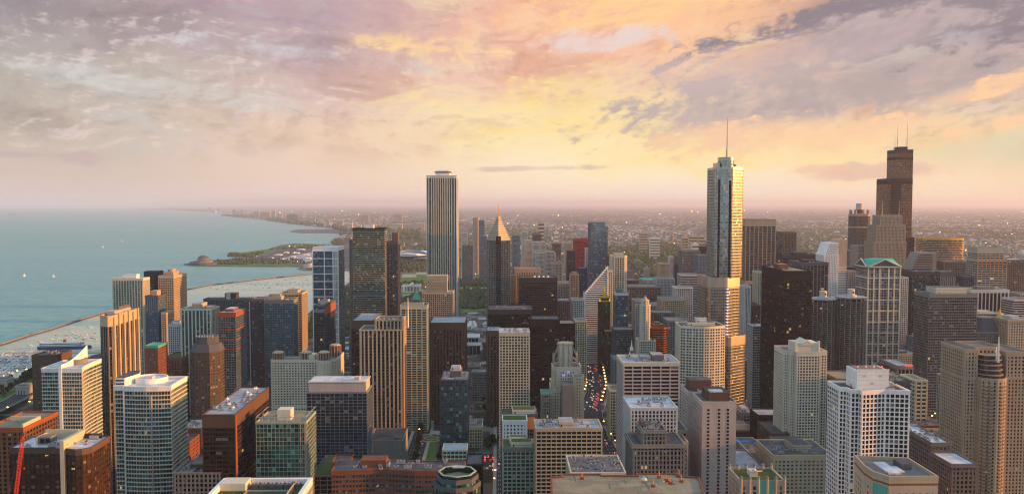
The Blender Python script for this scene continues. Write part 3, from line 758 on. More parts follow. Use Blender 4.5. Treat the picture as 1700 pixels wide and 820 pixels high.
mb = MB(); mb.beam((xm_, y0+18, zp-6), (xm_, y0+18, zs), 1.3, 'gold', .25, 6); put_on(r, 'spire', mb)
# --- silver rounded supertall
def angled(xl, xr, y0, y1, r, k=.52, d=.62):
    xm = xl + (xr - xl) * k; back = (xr - xm) * d; out = []
    for i in range(6): a = math.pi + math.pi/2*i/5; out.append((xl + r + r*math.cos(a), y0 + r + r*math.sin(a)))
    out.append((xm - 2, y0)); out.append((xm + 1.5, y0 + .8))
    out.append((xr - 3, y0 + back)); out.append((xr - 1, y0 + back + 1.6)); out.append((xr, y0 + back + 4))
    out += [(xr, y1), (xl, y1)]
    return out
Yt = 1060
def T(px, py): return at(px, py, Yt)[0]
xa, xb = T(1174, 480), T(1234, 480); z0t = at(1200, 462, Yt)[1]; z1t = at(1200, 279, Yt)[1]; z2t = at(1210, 262, Yt)[1]; zsp = at(1213, 193, Yt)[1]; zlow = at(1180, 560, Yt)[1]
xc, xd = T(1187, 400), T(1238, 400); xe, xf = T(1199, 270), T(1223, 270)
xg = T(1243, 600)
r = tower('skyscraper', 'silver glass skyscraper with rounded setbacks and one tall spire, right of centre', 'silver rounded skyscraper',
      [(angled(xa + 1, xg, Yt-4, Yt+62, 9), 0, zlow), (angled(xa, xb, Yt-2, Yt+52, 11), zlow, z0t), (angled(xc, xd, Yt, Yt+42, 10), z0t, z1t), (rrect(xe, xf, Yt+6, Yt+28, 8, 7), z1t, z2t)],
      wall='steel', glass='g_chrome', fh=3.9, bay=2.6, sp=.62, pw=.16, dep=.3, roof='roof_pale', crown=3, crownmat='steel', pier='steel', parapet=1.2,
      bands=[(z0t-12, 11, 'steel'), (zlow-11, 10, 'steel')])
mb = MB(); 
for xq in (T(1211, 400),):
    mb.box(xq-1.3, xq+1.3, Yt-1.0, Yt-.4, z0t+1, z1t-16, 'black')
for xq in (T(1192, 400),):
    mb.box(xq-.9, xq+.9, Yt-1.0, Yt-.4, z0t+1, z1t-14, 'black')
put_on(r, 'service_slot', mb)
mb = MB(); mb.box(xc+4, xe-1, Yt+8, Yt+30, z1t, z1t+7, 'steel'); put_on(r, 'rooftop_wing', mb); mb = MB(); mb.box(xf+1, xd-10, Yt+12, Yt+30, z1t, z1t+5, 'steel'); put_on(r, 'rooftop_wing', mb)
xs_ = T(1213, 262); mb = MB(); mb.beam((xs_, Yt+17, z2t), (xs_, Yt+17, z2t+11), 1.5, 'steel', 1.3, 8); mb.beam((xs_, Yt+17, z2t+11), (xs_, Yt+17, zsp), .95, 'pale_grey', .35, 8); put_on(r, 'spire', mb)
xw = T(1207, 520)
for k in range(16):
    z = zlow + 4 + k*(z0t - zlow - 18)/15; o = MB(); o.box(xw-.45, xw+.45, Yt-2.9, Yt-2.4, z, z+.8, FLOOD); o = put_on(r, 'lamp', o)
# --- octagonal brown tower with crown (left of the black stepped tower)
Y3 = 2380; xa, zt = at(1418, 356, Y3); xb, _ = at(1447, 356, Y3); zl = at(1430, 415, Y3)[1]; zc = at(1430, 338, Y3)[1]; zm = at(1430, 348, Y3)[1]
r = tower('skyscraper', 'slender reddish tower with drum and corner turrets, left of the stepped black skyscraper', 'turreted reddish tower',
      [(rect(xa-12, xb-2, Y3-2, Y3+50), 0, zl), (cham(xa, xb, Y3, Y3+48, 10), zl, zt)], wall='granite', glass='g_bronze', fh=3.9, bay=3.4, sp=1.4, pw=1.2, dep=.5, roof='gravel', crown=5, crownmat='peach', parapet=1, bands=[(zl+(zt-zl)*.62, 4, 'peach')])
mb = MB(); mb.cyl((xa+xb)/2, Y3+24, zt, zc, 9.5, 'pale_grey', n=16); mb.cyl((xa+xb)/2, Y3+24, zt+3, zm, 12, 'granite', n=16)
put_on(r, 'crown_drum', mb)
for sx in (xa+7, xb-7):
    for sy in (Y3+8, Y3+40): mb = MB(); mb.cyl(sx, sy, zt, zm-1, 4.2, 'tan', n=8); put_on(r, 'turret', mb)
# --- tan stepped tower in front of the stepped black one
Y4 = 2130; xa, zt = at(1460, 358, Y4); xb, _ = at(1503, 358, Y4); zl = at(1460, 374, Y4)[1]; zz = at(1460, 402, Y4)[1]; xl_ = at(1455, 380, Y4)[0]
r = tower('skyscraper', 'tan granite tower with shoulders and two small spires in front of the stepped black skyscraper', 'tan spired tower',
      [(rect(xl_-6, xb+3, Y4-2, Y4+56), 0, zz), (rect(xl_, xb+1, Y4-1, Y4+54), zz, zl), (rect(xa+3, xb-8, Y4, Y4+46), zl, zt)], wall='tan', glass='g_dark', fh=3.9, bay=3.5, sp=1.5, pw=1.5, dep=.6, roof='gravel', crown=3, parapet=.8)
for px_ in (1465, 1493):
    x, z = at(px_, 333, Y4+20); mb = MB(); mb.beam((x,Y4+20,zt),(x,Y4+20,z),1.0,'sand',.3); put_on(r, 'spire', mb)
for k in range(9):
    x = xa+6+k*(xb-xa-18)/8; mb = MB(); mb.box(x-.8,x+.8,Y4-.6,Y4+1.2,zt,zt+3,'sand'); put_on(r, 'pinnacle', mb)
# --- green pedimented tower
g = RB(1427, 1441, 1494, 462, 1270); x0, x1, y0, y1, z = g; y1 = y0 + 42; zp = at(1467, 431, y0)[1]; ze = at(1467, 443, y0)[1]
r = tower('skyscraper', 'glass and stone tower topped by classical gables and a bright green roof', 'green roofed tower', [(rect(x0, x1, y0, y1), 0, ze)],
      wall='stone', glass='g_lilac', fh=4.0, bay=4.3, sp=.9, pw=.7, dep=.5, roof='teal_roof', parapet=0, crown=2)
mb = MB()
for xq in (.0, .18, .36, .64, .82, 1.0): mb.box(x0+(x1-x0)*xq-1.1, x0+(x1-x0)*xq+1.1, y0-1.2, y0-.5, 0, ze-1, 'ivory')
for k in range(1, 10): mb.box(x0-.9, x1+.9, y0-.95, y0-.52, ze-k*17-1, ze-k*17+1, 'ivory'); mb.box(x0-1, x0-.55, y0-.9, y1, ze-k*17-1, ze-k*17+1, 'ivory')
put_on(r, 'stone_frame', mb)
xm_ = (x0+x1)/2; ym_ = (y0+y1)/2
mb = MB(); mb.mesh([(x0-1.5,y0-1.5,ze),(x1+1.5,y0-1.5,ze),(x1+1.5,y1+1.5,ze),(x0-1.5,y1+1.5,ze),(xm_,y0+2,zp),(xm_,y1-2,zp),(x0+2,ym_,zp),(x1-2,ym_,zp)],[(0,6,3),(1,2,7),(0,4,6),(4,1,7),(6,5,3),(7,2,5),(4,7,5,6)],'teal_roof'); put_on(r, 'gable_roof', mb)
def gable(a, b, ridge, z0_, z1_, nrm):
    mb = MB(); m = ((a[0]+b[0])/2, (a[1]+b[1])/2); o = (nrm[0]*1.6, nrm[1]*1.6)
    A, B, M = [(p[0]+o[0], p[1]+o[1]) for p in (a, b, m)]
    mb.mesh([(*A,z0_),(*B,z0_),(*M,z1_),(*a,z0_),(*b,z0_),(*m,z1_)],[(0,1,2),(0,2,5,3),(1,4,5,2)],'slate')
    for P1, P2 in ((A, M), (M, B)):
        za, zb_ = (z0_, z1_) if P1 == A else (z1_, z0_)
        mb.beam((*P1, za), (*P2, zb_), 1.2, 'ivory')
    mb.beam((*A, z0_), (*B, z0_), 1.0, 'ivory'); put_on(r, 'pediment', mb)
gable((x0-1,y0-1),(x1+1,y0-1),0,ze,zp+.5,(0,-1)); gable((x0-1,y1),(x0-1,y0-1),0,ze,zp+.5,(-1,0))
# --- twin round corncob towers
def corncob(pxl, pxr, pyt, Yc, label):
    xa, zt = at(pxl, pyt, Yc); xb, _ = at(pxr, pyt, Yc); R_ = (xb-xa)/2; cx = (xa+xb)/2; cyc = Yc + R_*.2
    r = root('round_tower', (cx, cyc, 0), label, 'tower', 'twin round towers'); HERO.append((*pix(cx, cyc-R_, zt), 'round petal tower')); FOOT.append((cx-R_-2, cx+R_+2, cyc-R_-2, cyc+R_+2))
    def lobes(rad, amp): return [(cx+(rad+amp*abs(math.sin(8*a)))*math.cos(a), cyc+(rad+amp*abs(math.sin(8*a)))*math.sin(a)) for a in [2*math.pi*i/64 for i in range(64)]]
    mb = MB(); mb.prism(circ(cx, cyc, R_-3.4, 32), 0, zt-1, 'g_dark', uvs=[(1, int(zt/2.9))]*32); put_on(r, 'glazing', mb, 'stuff')
    L = lobes(R_-2.6, 2.8); mb = MB(); nf = int((zt-6)/2.9)
    for k in range(nf):
        z = 6+k*2.9; mb.prism(L, z, z+.32, 'concrete', bottom=True)
        if k % 1 == 0: mb.ring(L, .05, z+.32, z+1.15, 'granite')
    put_on(r, 'balcony_deck', mb, 'stuff')
    mb = MB()
    for i in range(16):
        a = math.pi*i/8; mb.beam((cx+(R_-2.4)*math.cos(a), cyc+(R_-2.4)*math.sin(a), 0), (cx+(R_-2.4)*math.cos(a), cyc+(R_-2.4)*math.sin(a), zt), .5, 'concrete')
    put_on(r, 'column', mb, 'stuff')
    mb = MB(); mb.prism(lobes(R_-2.2, 2.6), zt, zt+1.2, 'concrete', 'roof_pale'); put_on(r, 'roof', mb)
    mb = MB(); mb.cyl(cx, cyc, zt+1.2, zt+12, 5.0, 'ivory', n=16); mb.cyl(cx, cyc, zt+1.2, zt+3.5, 8.0, 'pale_grey', n=16); mb.box(cx+1, cx+2.6, cyc-5.2, cyc-4.2, zt+6, zt+9, 'black'); put_on(r, 'core', mb)
corncob(1345, 1391, 497, 1195, 'left one of the twin round towers with scalloped balconies')
corncob(1390, 1439, 494, 1182, 'right one of the twin round towers, beside the green roofed tower')
# --- neo-gothic tower with buttressed crown
Yg = 985; xa, zt = at(916, 640, Yg); xb, _ = at(969, 640, Yg); zc = at(940, 570, Yg)[1]; zs = at(940, 612, Yg)[1]
r = tower('gothic_tower', 'neo-gothic stone tower with flying buttresses and violet crown lights beside the avenue', 'gothic stone tower',
    [(rect(xa, xb, Yg, Yg+38), 0, zs-26), (cham(xa+2, xb-3, Yg+3, Yg+34, 5), zs-26, zs)], wall='ivory', glass='g_dark', fh=3.7, bay=3.0, sp=1.5, pw=1.7, dep=.8, roof='gravel', crown=3, parapet=1.6)
cxg = xa+(xb-xa)*.46; cyg = Yg+18; rr = 13.0
mb = MB(); mb.cyl(cxg, cyg, zs, zc-4, rr*.72, 'ivory', n=8); 
for k in range(8):
    a = math.pi/4*k+.39; mb.box(cxg+rr*.7*math.cos(a)-.6, cxg+rr*.7*math.cos(a)+.6, cyg+rr*.7*math.sin(a)-.6, cyg+rr*.7*math.sin(a)+.6, zs, zc-1, 'stone')
mb.cyl(cxg, cyg, zc-4, zc-2, rr*.8, 'sand', n=8); put_on(r, 'crown', mb)
for k in range(8):
    a = math.pi/4*k+.39; mb = MB(); px0, py0 = cxg+(rr+2.6)*math.cos(a), cyg+(rr+2.6)*math.sin(a); px1, py1 = cxg+rr*.7*math.cos(a), cyg+rr*.7*math.sin(a)
    mb.box(px0-.9, px0+.9, py0-.9, py0+.9, zs-2, zs+12, 'stone'); mb.cyl(px0, py0, zs+12, zs+17, .9, 'sand', .1, n=4)
    mb.beam((px0, py0, zs+10), (px1, py1, zc-6), .6, 'stone'); mb.beam((px0, py0, zs+5), (px1, py1, zs+11), .5, 'stone'); put_on(r, 'buttress', mb)
for k, (dx, dz) in enumerate(((-3, -9), (3, -5), (9, -16))): mb = MB(); mb.box(cxg+dx-1.6, cxg+dx+1.6, Yg-.6 if k > 1 else Yg+2.1, Yg-.3 if k > 1 else Yg+2.6, zs+dz, zs+dz+1.4, VIOLET); put_on(r, 'wash_light', mb)
mb = MB()
for i in range(7):
    for sy in (Yg-.5, Yg+37): x = xa+(xb-xa)*i/6; mb.cyl(x, sy, zs-26, zs-20, 1.1, 'sand', .2, n=4)
put_on(r, 'pinnacle', mb, 'stuff')
simple('office_block', 'stone annex block with blank grey party wall in front of the gothic tower', 'party wall annex', CB(934, 951, 640, 955, 26), wall='greystone', glass='g_dark', fh=3.6, bay=6, sp=3.4, pw=5.7, parapet=.6, blank=(0, 1, 3), roof='gravel')
simple('office_block', 'narrow cream masonry tower with small square windows right of the gothic tower', 'narrow masonry block', CB(952, 969, 627, 968, 15), wall='cream', glass='g_dark', fh=3.6, bay=3.4, sp=1.9, pw=1.9, parapet=1.5, win=40)
simple('office_block', 'small gothic wing with green copper roof and slender turrets left of the gothic tower', 'green gothic wing', CB(899, 915, 655, 975, 26), wall='stone', glass='g_dark', fh=4, bay=3, sp=1, pw=1.2, roof='copper_green', parapet=1.2)
# --- white clock tower building
Yw = 1062; xa, _ = at(1026, 640, Yw); xb, _ = at(1064, 640, Yw); zb_ = at(1045, 640, Yw)[1]; zt = at(1045, 566, Yw)[1]
cxw = at(1050, 600, Yw)[0]
r = tower('clock_tower', 'white terracotta tower with a stepped ornate clock spire behind the white grid block', 'ornate white spire', [(rect(xa+14, xb+18, Yw-6, Yw+30), 0, zb_)], wall='ivory', glass='g_dark', fh=3.6, bay=3.2, sp=1.5, pw=1.3, parapet=1.2, crown=3, cornice=True)
zz = zb_; sz = 6.6
for k, h in enumerate((20, 11, 8, 7)):
    mb = MB(); mb.box(cxw-sz, cxw+sz, Yw-sz+8, Yw+sz+8, zz, zz+h, 'ivory')
    for c in range(4):
        sx, sy = (1, -1)[c & 1], (1, -1)[c >> 1]; mb.cyl(cxw+sx*(sz-.6), Yw+8+sy*(sz-.6), zz+h, zz+h+3, .9, 'white', .15, n=5)
    for c in range(3): mb.box(cxw-sz*.6+c*sz*.6-.5, cxw-sz*.6+c*sz*.6+.5, Yw-sz+7.9, Yw-sz+7.99, zz+2, zz+h-2, 'g_dark')
    put_on(r, 'tower_stage', mb)
    if k == 0:
        mb = MB()
        q = circ(0, 0, 3.0, 20); mb.mesh([(cxw+p[0], Yw-sz+7.6, zz+15+p[1]) for p in q], [tuple(range(20))], 'white'); mb.box(cxw-.2, cxw+.2, Yw-sz+7.4, Yw-sz+7.5, zz+15, zz+17.4, 'black'); mb.box(cxw-.1, cxw+1.8, Yw-sz+7.4, Yw-sz+7.5, zz+14.8, zz+15.2, 'black'); put_on(r, 'clock', mb)
    zz += h; sz *= .68
mb = MB(); mb.cyl(cxw, Yw+8, zz, zt, 1.5, 'white', .2, n=8); put_on(r, 'finial', mb)
# --- slender white octagonal gothic shaft
Ym = 1235; xa, z = at(1064, 600, Ym); xb, _ = at(1081, 600, Ym); zt = at(1072, 492, Ym)[1]; zb_ = at(1072, 566, Ym)[1]; xl_, xr_ = at(1060, 600, Ym)[0], at(1088, 600, Ym)[0]
cxm = (xa+xb)/2; rm = (xb-xa)/2
r = tower('slender_tower', 'very slender white terracotta tower with rose lit crown left of the orange balcony tower', 'slender white tower', [(rect(xl_, xr_, Ym, Ym+26), 0, zb_), (circ(cxm, Ym+12, rm, 8), zb_, at(1072, 508, Ym)[1]), (circ(cxm, Ym+12, rm*.72, 8), at(1072, 508, Ym)[1], at(1072, 500, Ym)[1])],
    wall='ivory', glass='g_dark', fh=3.6, bay=3.0, sp=1.2, pw=1.3, dep=.5, parapet=1.2, crown=1)
mb = MB(); mb.cyl(cxm, Ym+12, at(1072, 500, Ym)[1], zt, rm*.6, 'peach', .3, n=8); put_on(r, 'cupola', mb)
# --- dark deco tower with gold finial
Yc = 1440; xa, _ = at(995, 520, Yc); xb, _ = at(1013, 520, Yc); z1_ = at(1000, 500, Yc)[1]; z2_ = at(1000, 493, Yc)[1]; zt = at(1003, 479, Yc)[1]; xl_, xr_ = at(1004, 560, Yc)[0], at(1034, 560, Yc)[0]; zb_ = at(1000, 548, Yc)[1]
r = tower('deco_tower', 'dark green art deco tower with a golden finial beside the striped diamond roof', 'gold tipped dark tower', [(rect(xl_, xr_, Yc-8, Yc+30), 0, zb_), (rect(xa, xb, Yc+1, Yc+20), 0, z1_), (rect(xa+2.5, xb-2.5, Yc+2, Yc+16), z1_, z2_)],
    wall='bronze', glass='g_green', fh=3.7, bay=2.6, sp=1.0, pw=.9, dep=.4, crown=2, crownmat='gold', parapet=1, roof='copper_green')
xm_ = (xa+xb)/2; mb = MB(); mb.box(xm_-2.6, xm_+2.6, Yc+5, Yc+12, z2_, z2_+(zt-z2_)*.55, 'gold'); mb.cyl(xm_, Yc+8.5, z2_+(zt-z2_)*.55, zt+3, 2.2, 'gold', .5, n=8)
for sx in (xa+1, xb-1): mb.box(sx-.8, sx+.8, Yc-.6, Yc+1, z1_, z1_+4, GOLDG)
put_on(r, 'gold_finial', mb)
# --- white striped tower with slanted diamond face
Yd = 1540; xa, _ = at(972, 500, Yd); xb, _ = at(1009, 500, Yd); zl = at(972, 486, Yd)[1]; zh = at(1009, 443, Yd)[1]
r = root('skyscraper', ((xa+xb)/2, Yd+20, 0), 'white tower of horizontal stripes whose roof slants up to a point', 'skyscraper'); HERO.append((990, 450, 'striped slanted tower')); FOOT.append((xa, xb, Yd, Yd+40))
mb = MB(); y1_ = Yd+40
mb.mesh([(xa,Yd,0),(xb,Yd,0),(xb,y1_,0),(xa,y1_,0),(xa,Yd,zl),(xb,Yd,zh),(xb,y1_,zh-6),(xa,y1_,zl-6)],[(0,1,5,4),(1,2,6,5),(2,3,7,6),(3,0,4,7),(4,5,6,7)],'g_black'); put_on(r, 'glazing', mb, 'stuff')
mb = MB(); fl = 3.9; k = 0
while k*fl < zh-4:
    z = k*fl; xs = xa if z < zl else xa + (xb-xa)*(z-zl)/(zh-zl)
    mb.box(xs-.4, xb+.4, Yd-.5, Yd-.02, z, z+2.0, 'white'); mb.box(xb+.02, xb+.5, Yd, y1_, z, z+2.0, 'white')
    if z < zl: mb.box(xa-.5, xa-.02, Yd, y1_, z, z+2.0, 'white')
    k += 1
put_on(r, 'spandrel_band', mb, 'stuff')
mb = MB(); mb.beam((xa-.4,Yd-.6,zl),(xb+.4,Yd-.6,zh+1),1.4,'white'); mb.box(xb-1.6, xb+.7, Yd-.9, Yd+.6, 0, zh+1, 'white'); put_on(r, 'edge_frame', mb)
# --- shiny black and beige classics, built from the table of plain towers below
S = simple
# ---- far row
S('skyscraper', 'bright red square office tower left of the blue glass tower', 'red tower', CB(954, 979, 397, 2380, 45), wall='red', glass='g_bronze', fh=3.9, bay=3, sp=1.6, pw=1.1, roof='roof_dark', crown=6)
x0, x1, y0, y1, z = CB(979.5, 1009, 370, 1985, 42)
tower('skyscraper', 'tall blue glass tower mirroring the skyline, centre right', 'blue mirror tower', [(rect(x0, x1, y0, y1), 0, z-10), (rect(x0, x1-6, y0, y1), z-10, z)], wall='bluegrey', glass='g_sky', fh=3.6, bay=3, sp=.35, pw=.15, dep=.15, roof='roof_dark', parapet=1, crown=1.5)
S('residential_tower', 'cream and glass residential tower with notched crown right of the striped slanted tower', 'notched cream tower', CB(1016, 1041, 426, 1600, 38), shape='cham', c=5, wall='ivory', glass='g_dark', fh=3.4, bay=4.6, sp=.8, pw=1.3, dep=.9, crown=2, pent=((.2,.8,.2,.8,7),))
S('hotel_tower', 'dark blue glass hotel with pale edge frame and a small red sign', 'blue hotel with red sign', RB(1017, 1022, 1043, 487, 1450, D=26), wall='bluegrey', glass='g_blue', fh=3.3, bay=4, sp=.4, pw=.2, dep=.25, crown=4, crownmat='pale_grey', pent=((.15,.6,.2,.7,6),))
S('skyscraper', 'dark grid skyscraper with pale ribbed crown right of the silver rounded skyscraper', 'ribbed crown skyscraper', CB(1238, 1288, 365, 1915, 55), wall='granite', glass='g_black', fh=3.8, bay=9.6, sp=1.5, pw=1.7, dep=.9, pier='tan', crown=15, crownmat='tan', bands=[(110, 9, 'tan')], roof='roof_dark')
mb = MB()
x0, x1, y0, y1, z = CB(1240, 1286, 367, 1913, 5)
r_ = bpy.data.objects['skyscraper'] if False else None
S('skyscraper', 'brown sloping shoulder tower with copper toned ribs behind the low black court block', 'coppery ribbed tower', RB(1290, 1300, 1322, 386, 1990, D=55), wall='granite', glass='g_bronze', fh=3.9, bay=3.4, sp=.8, pw=1.3, dep=.8, roof='roof_dark', crown=3)
x0, x1, y0, y1, z = CB(1281, 1298, 392, 1950, 40)
r = tower('office_tower', 'dark tower with a stepped glass slope falling to the left of the coppery ribs', 'stepped slope tower', [(rect(x0-2, x1, y0, y1), 0, z-34), (rect(x0+4, x1, y0, y1), z-34, z-22), (rect(x0+10, x1, y0, y1), z-22, z-10), (rect(x0+16, x1, y0, y1), z-10, z)], wall='slate', glass='g_grey', fh=4, bay=4, sp=1, pw=.4, roof='roof_pale', parapet=.6)
S('court_tower', 'wide flat black block with a rooftop cabin beyond the big black tower', 'black court block', CB(1300, 1358, 424, 1640, 36), wall='dark', glass='g_black', fh=4.4, bay=9, sp=1.6, pw=1.0, dep=.5, roof='roof_dark', crown=6, pent=((.35,.72,.2,.8,5,'dark'),))
S('office_tower', 'slate office slab with thin vertical ribs right behind the big black tower', 'slate ribbed slab', RB(1309, 1333, 1375, 437, 1400, maxd=110), wall='slate', glass='g_grey', fh=3.8, bay=6, sp=.9, pw=.9, dep=.8, pier='greystone', roof='roof_dark', crown=4, pent=((.2,.7,.3,.6,4,'dark'),), units=3)
x0, x1, y0, y1, z = CB(1368, 1392, 424, 1560, 40)
zt_ = at(1385, 403, 1560)[1]
r = tower('office_tower', 'white grid tower with a leaning glass shoulder and tall slab at its right', 'white leaning tower', [(rect(x0, x1, y0, y1), 0, z)], wall='white', glass='g_black', fh=3.5, bay=3.2, sp=1.7, pw=1.6, roof='roof_white')
x2 = at(1408, 400, 1560)[0]
mb = MB(); 
mb.mesh([(x0,y0+1,z),(x1,y0+1,z),(x1,y1,z),(x0,y1,z),(x0+9,y0+1,zt_),(x1,y0+1,zt_),(x1,y1,zt_),(x0+9,y1,zt_)],[(0,1,5,4),(3,0,4,7),(4,5,6,7),(2,3,7,6)],'white')
nh = int((zt_-z)/3.5)
for k in range(nh):
    zz_ = z+1+k*3.5; xs = x0+9*(zz_-z+2)/(zt_-z)+3
    xq = xs
    while xq < x1-2: mb.box(xq, xq+1.5, y0+.86, y0+.96, zz_, zz_+1.7, 'g_black'); xq += 3.2
put_on(r, 'sloped_shoulder', mb)
mb = MB(); mb.box(x1+.5, x2, y0+4, y1, 0, at(1400, 398, 1560)[1], 'peach')
for k in range(40): mb.box(x1+.3, x2+.2, y0+3.6, y0+3.95, k*4.5, k*4.5+1.6, 'white')
put_on(r, 'side_slab', mb)
S('skyscraper', 'big black steel and glass box tower with a flat roof and rust cabin', 'big black tower', RB(1265, 1303, 1348, 451, 1075, maxd=130), wall='black', glass='g_black', fh=3.9, bay=3.1, sp=1.0, pw=.5, dep=.35, crown=11, crownmat='black', roof='roof_tan', pent=((.1,.45,.35,.6,7,'rust'),), units=2)
S('office_tower', 'pale vertical striped tower peeking between the silver skyscraper and the big black tower', 'pale striped sliver', CB(1236, 1246, 476, 1330, 30), wall='pale_grey', glass='g_dark', fh=3.6, bay=2.6, sp=.3, pw=1.0, dep=.6, crown=2)
S('office_tower', 'cream slab edge just left of the big black tower', 'cream slab edge', CB(1258, 1268, 452, 1450, 30), wall='cream', glass='g_green', fh=3.4, bay=3.2, sp=1.3, pw=.9, crown=2)
S('office_block', 'grey striped mid-rise in the gap left of the big black tower', 'striped gap block', CB(1250, 1268, 542, 1180, 24), wall='pale_grey', glass='g_dark', fh=3.6, bay=3, sp=1.2, pw=.2, roof='roof_white', units=2)
S('office_block', 'dark blocky building with a small blue dome behind the silver skyscraper', 'blue domed block', CB(1240, 1262, 508, 1420, 40), wall='dark', glass='g_black', fh=3.8, bay=4, sp=1.4, pw=1.4, roof='roof_dark', pent=((.4,.8,.3,.6,5,'slate'),))
# ---- right side
S('office_tower', 'large grey office tower of fine horizontal bands with pale rooftop box', 'banded grey office tower', RB(1518, 1543, 1622, 489, 1130, maxd=75), wall='greystone', glass='g_grey', fh=3.75, bay=3.2, sp=1.05, pw=.18, dep=.4, crown=4, roof='roof_dark', pent=((.18,.84,.15,.8,9,'ivory'),), units=5, win=60)
S('office_tower', 'dark glass tower behind and left of the banded grey office tower', 'dark glass neighbour', RB(1507, 1515, 1561, 452, 1420, D=40), wall='slate', glass='g_dark', fh=3.8, bay=3.6, sp=.5, pw=.25, crown=6, crownmat='dark', roof='roof_dark', units=3)
S('office_tower', 'short granite tower with pale ribs adjoining the dark glass tower', 'short ribbed granite tower', CB(1561, 1586, 452, 1440, 35), wall='granite', glass='g_grey', fh=3.8, bay=3.2, sp=1.2, pw=1.0, crown=8, roof='roof_tan', pier='pink', units=2)
x0, x1, y0, y1, z = CB(1536, 1602, 396, 1810, 40); 
pts = [(x0, y0+6)] + [(x0+(x1-x0)*t, y0+6-9*math.sin(math.pi*t*.9)) for t in (.2,.4,.6,.75,.87,.95)] + [(x1, y0+5), (x1+2, y0+14), (x1-4, y1), (x0, y1)]
tower('office_tower', 'curved bronze glass tower glowing golden at its right edge', 'golden curved tower', [(pts, 0, z)], wall='steel', glass='g_amber', fh=3.9, bay=3, sp=1.1, pw=.0, dep=.3, roof='roof_tan', crown=3, crownmat='gold')
x0, x1, y0, y1, z = CB(1511, 1556, 448, 1640, 38)
zt_ = at(1540, 420, 1640)[1]
r = tower('office_tower', 'grey building with louvred slanting roof terraces above the dark glass tower', 'slanted louvre building', [(rect(x0, x1, y0, y1), 0, z)], wall='greystone', glass='g_grey', fh=3.8, bay=3.6, sp=1.8, pw=.3, roof='roof_pale')
mb = MB(); a_ = x0+2; b_ = x1-1
mb.mesh([(a_,y0+2,z),(b_,y0+2,z),(b_,y1,z),(a_,y1,z),(a_+16,y0+2,zt_),(b_,y0+2,zt_),(b_,y1,zt_),(a_+16,y1,zt_)],[(0,1,5,4),(1,2,6,5),(3,0,4,7),(4,5,6,7)],'greystone')
for k in range(7): zz_ = z+1+k*(zt_-z-2)/7; mb.box(a_+16*(k+1)/7+1, b_-8, y0+1.7, y0+1.95, zz_, zz_+1.6, 'g_grey'); mb.box(a_+16*k/7+.4, a_+16*(k+1)/7+1, y0+1.2, y1-4, zz_, zz_+.5, 'bluegrey')
put_on(r, 'slanted_roof', mb)
x0, x1, y0, y1, z = RB(1605, 1624, 1672, 412, 1430, maxd=50)
zc_ = at(1640, 430, 1430)[1]
r = tower('office_tower', 'wide stone tower with amber columns under its cream top', 'amber columned tower', [(rect(x0, x1, y0, y1), 0, zc_), (rect(x0+1, x1-4, y0+3, y1-3), zc_, z)], wall='stone', glass='g_bronze', fh=3.9, bay=7.2, sp=1.7, pw=.6, dep=.6, crown=9, crownmat='stone', roof='gravel')
mb = MB()
for k in range(8): xx = x0+(x1-x0)*k/7; mb.box(xx-.5, xx+.5, y0-1.0, y0-.3, zc_-16, zc_+1, 'orange')  # columns coloured orange, without emission
put_on(r, 'amber_column', mb)
S('office_tower', 'brown gridded slab at the right edge beyond the amber columned tower', 'brown edge slab', CB(1672, 1712, 432, 1500, 40), wall='granite', glass='g_bronze', fh=3.7, bay=3.4, sp=1.3, pw=1.4, roof='roof_white', crown=1)
S('office_block', 'dark hall with tall pale vertical fins under a heavy cornice, right', 'finned dark hall', CB(1611, 1674, 482, 1330, 38), wall='pale_grey', glass='g_black', fh=60, bay=6.2, sp=.2, pw=1.2, dep=1.4, crown=4, pent=((.3,.75,.3,.7,5,'greystone'),), roof='roof_tan')
S('office_block', 'long green trimmed low block below the finned dark hall', 'green trimmed block', CB(1622, 1664, 521, 1235, 30), wall='greenish', glass='g_dark', fh=4, bay=5, sp=1.6, pw=.6, roof='roof_pale', pent=((.1,.6,.3,.7,4,'ivory'),))
x0, x1, y0, y1, z = CB(1622, 1664, 552, 1150, 34)
r = tower('mansard_block', 'grey block with a tall faceted mansard roof beside the gold dome', 'mansard block', [(rect(x0, x1, y0, y1), 0, z)], wall='greystone', glass='g_dark', fh=3.7, bay=3, sp=1.3, pw=1.2, cornice=True, roof='slate')
mb = MB(); mb.prism(cham(x0+.5, x1-.5, y0+.5, y1-.5, 6), z, z+19, 'slate', 'roof_dark', scale_top=.62); mb.prism(cham(x0+7, x1-7, y0+7, y1-7, 4), z+19, z+20.5, 'greystone'); put_on(r, 'mansard_roof', mb)
x0, x1, y0, y1, z = CB(1655, 1681, 534, 1225, 26)
r = tower('domed_tower', 'small tower capped by an ochre stepped dome near the right edge', 'ochre domed tower', [(rect(x0, x1, y0, y1), 0, z)], wall='sand', glass='g_dark', fh=3.7, bay=3, sp=1.4, pw=1.3, cornice=True)
cx_, cy_ = (x0+x1)/2, (y0+y1)/2; mb = MB(); mb.cyl(cx_, cy_, z, z+4, 9, 'sand', n=12); mb.dome(cx_, cy_, z+4, 8.3, 8, 'gold'); mb.cyl(cx_, cy_, z+11.5, z+17, 2.2, 'gold', .8, n=8); put_on(r, 'dome', mb)
S('hotel_block', 'cream block with pale corner pilasters and cornice at the right edge', 'cream pilastered block', RB(1666, 1674, 1712, 532, 1130, D=30), wall='sand', glass='g_dark', fh=3.6, bay=3.6, sp=1.4, pw=1.5, cornice=True, crown=3, roof='roof_pale', pent=((.2,.6,.2,.8,5,'pale_grey'),), win=60)
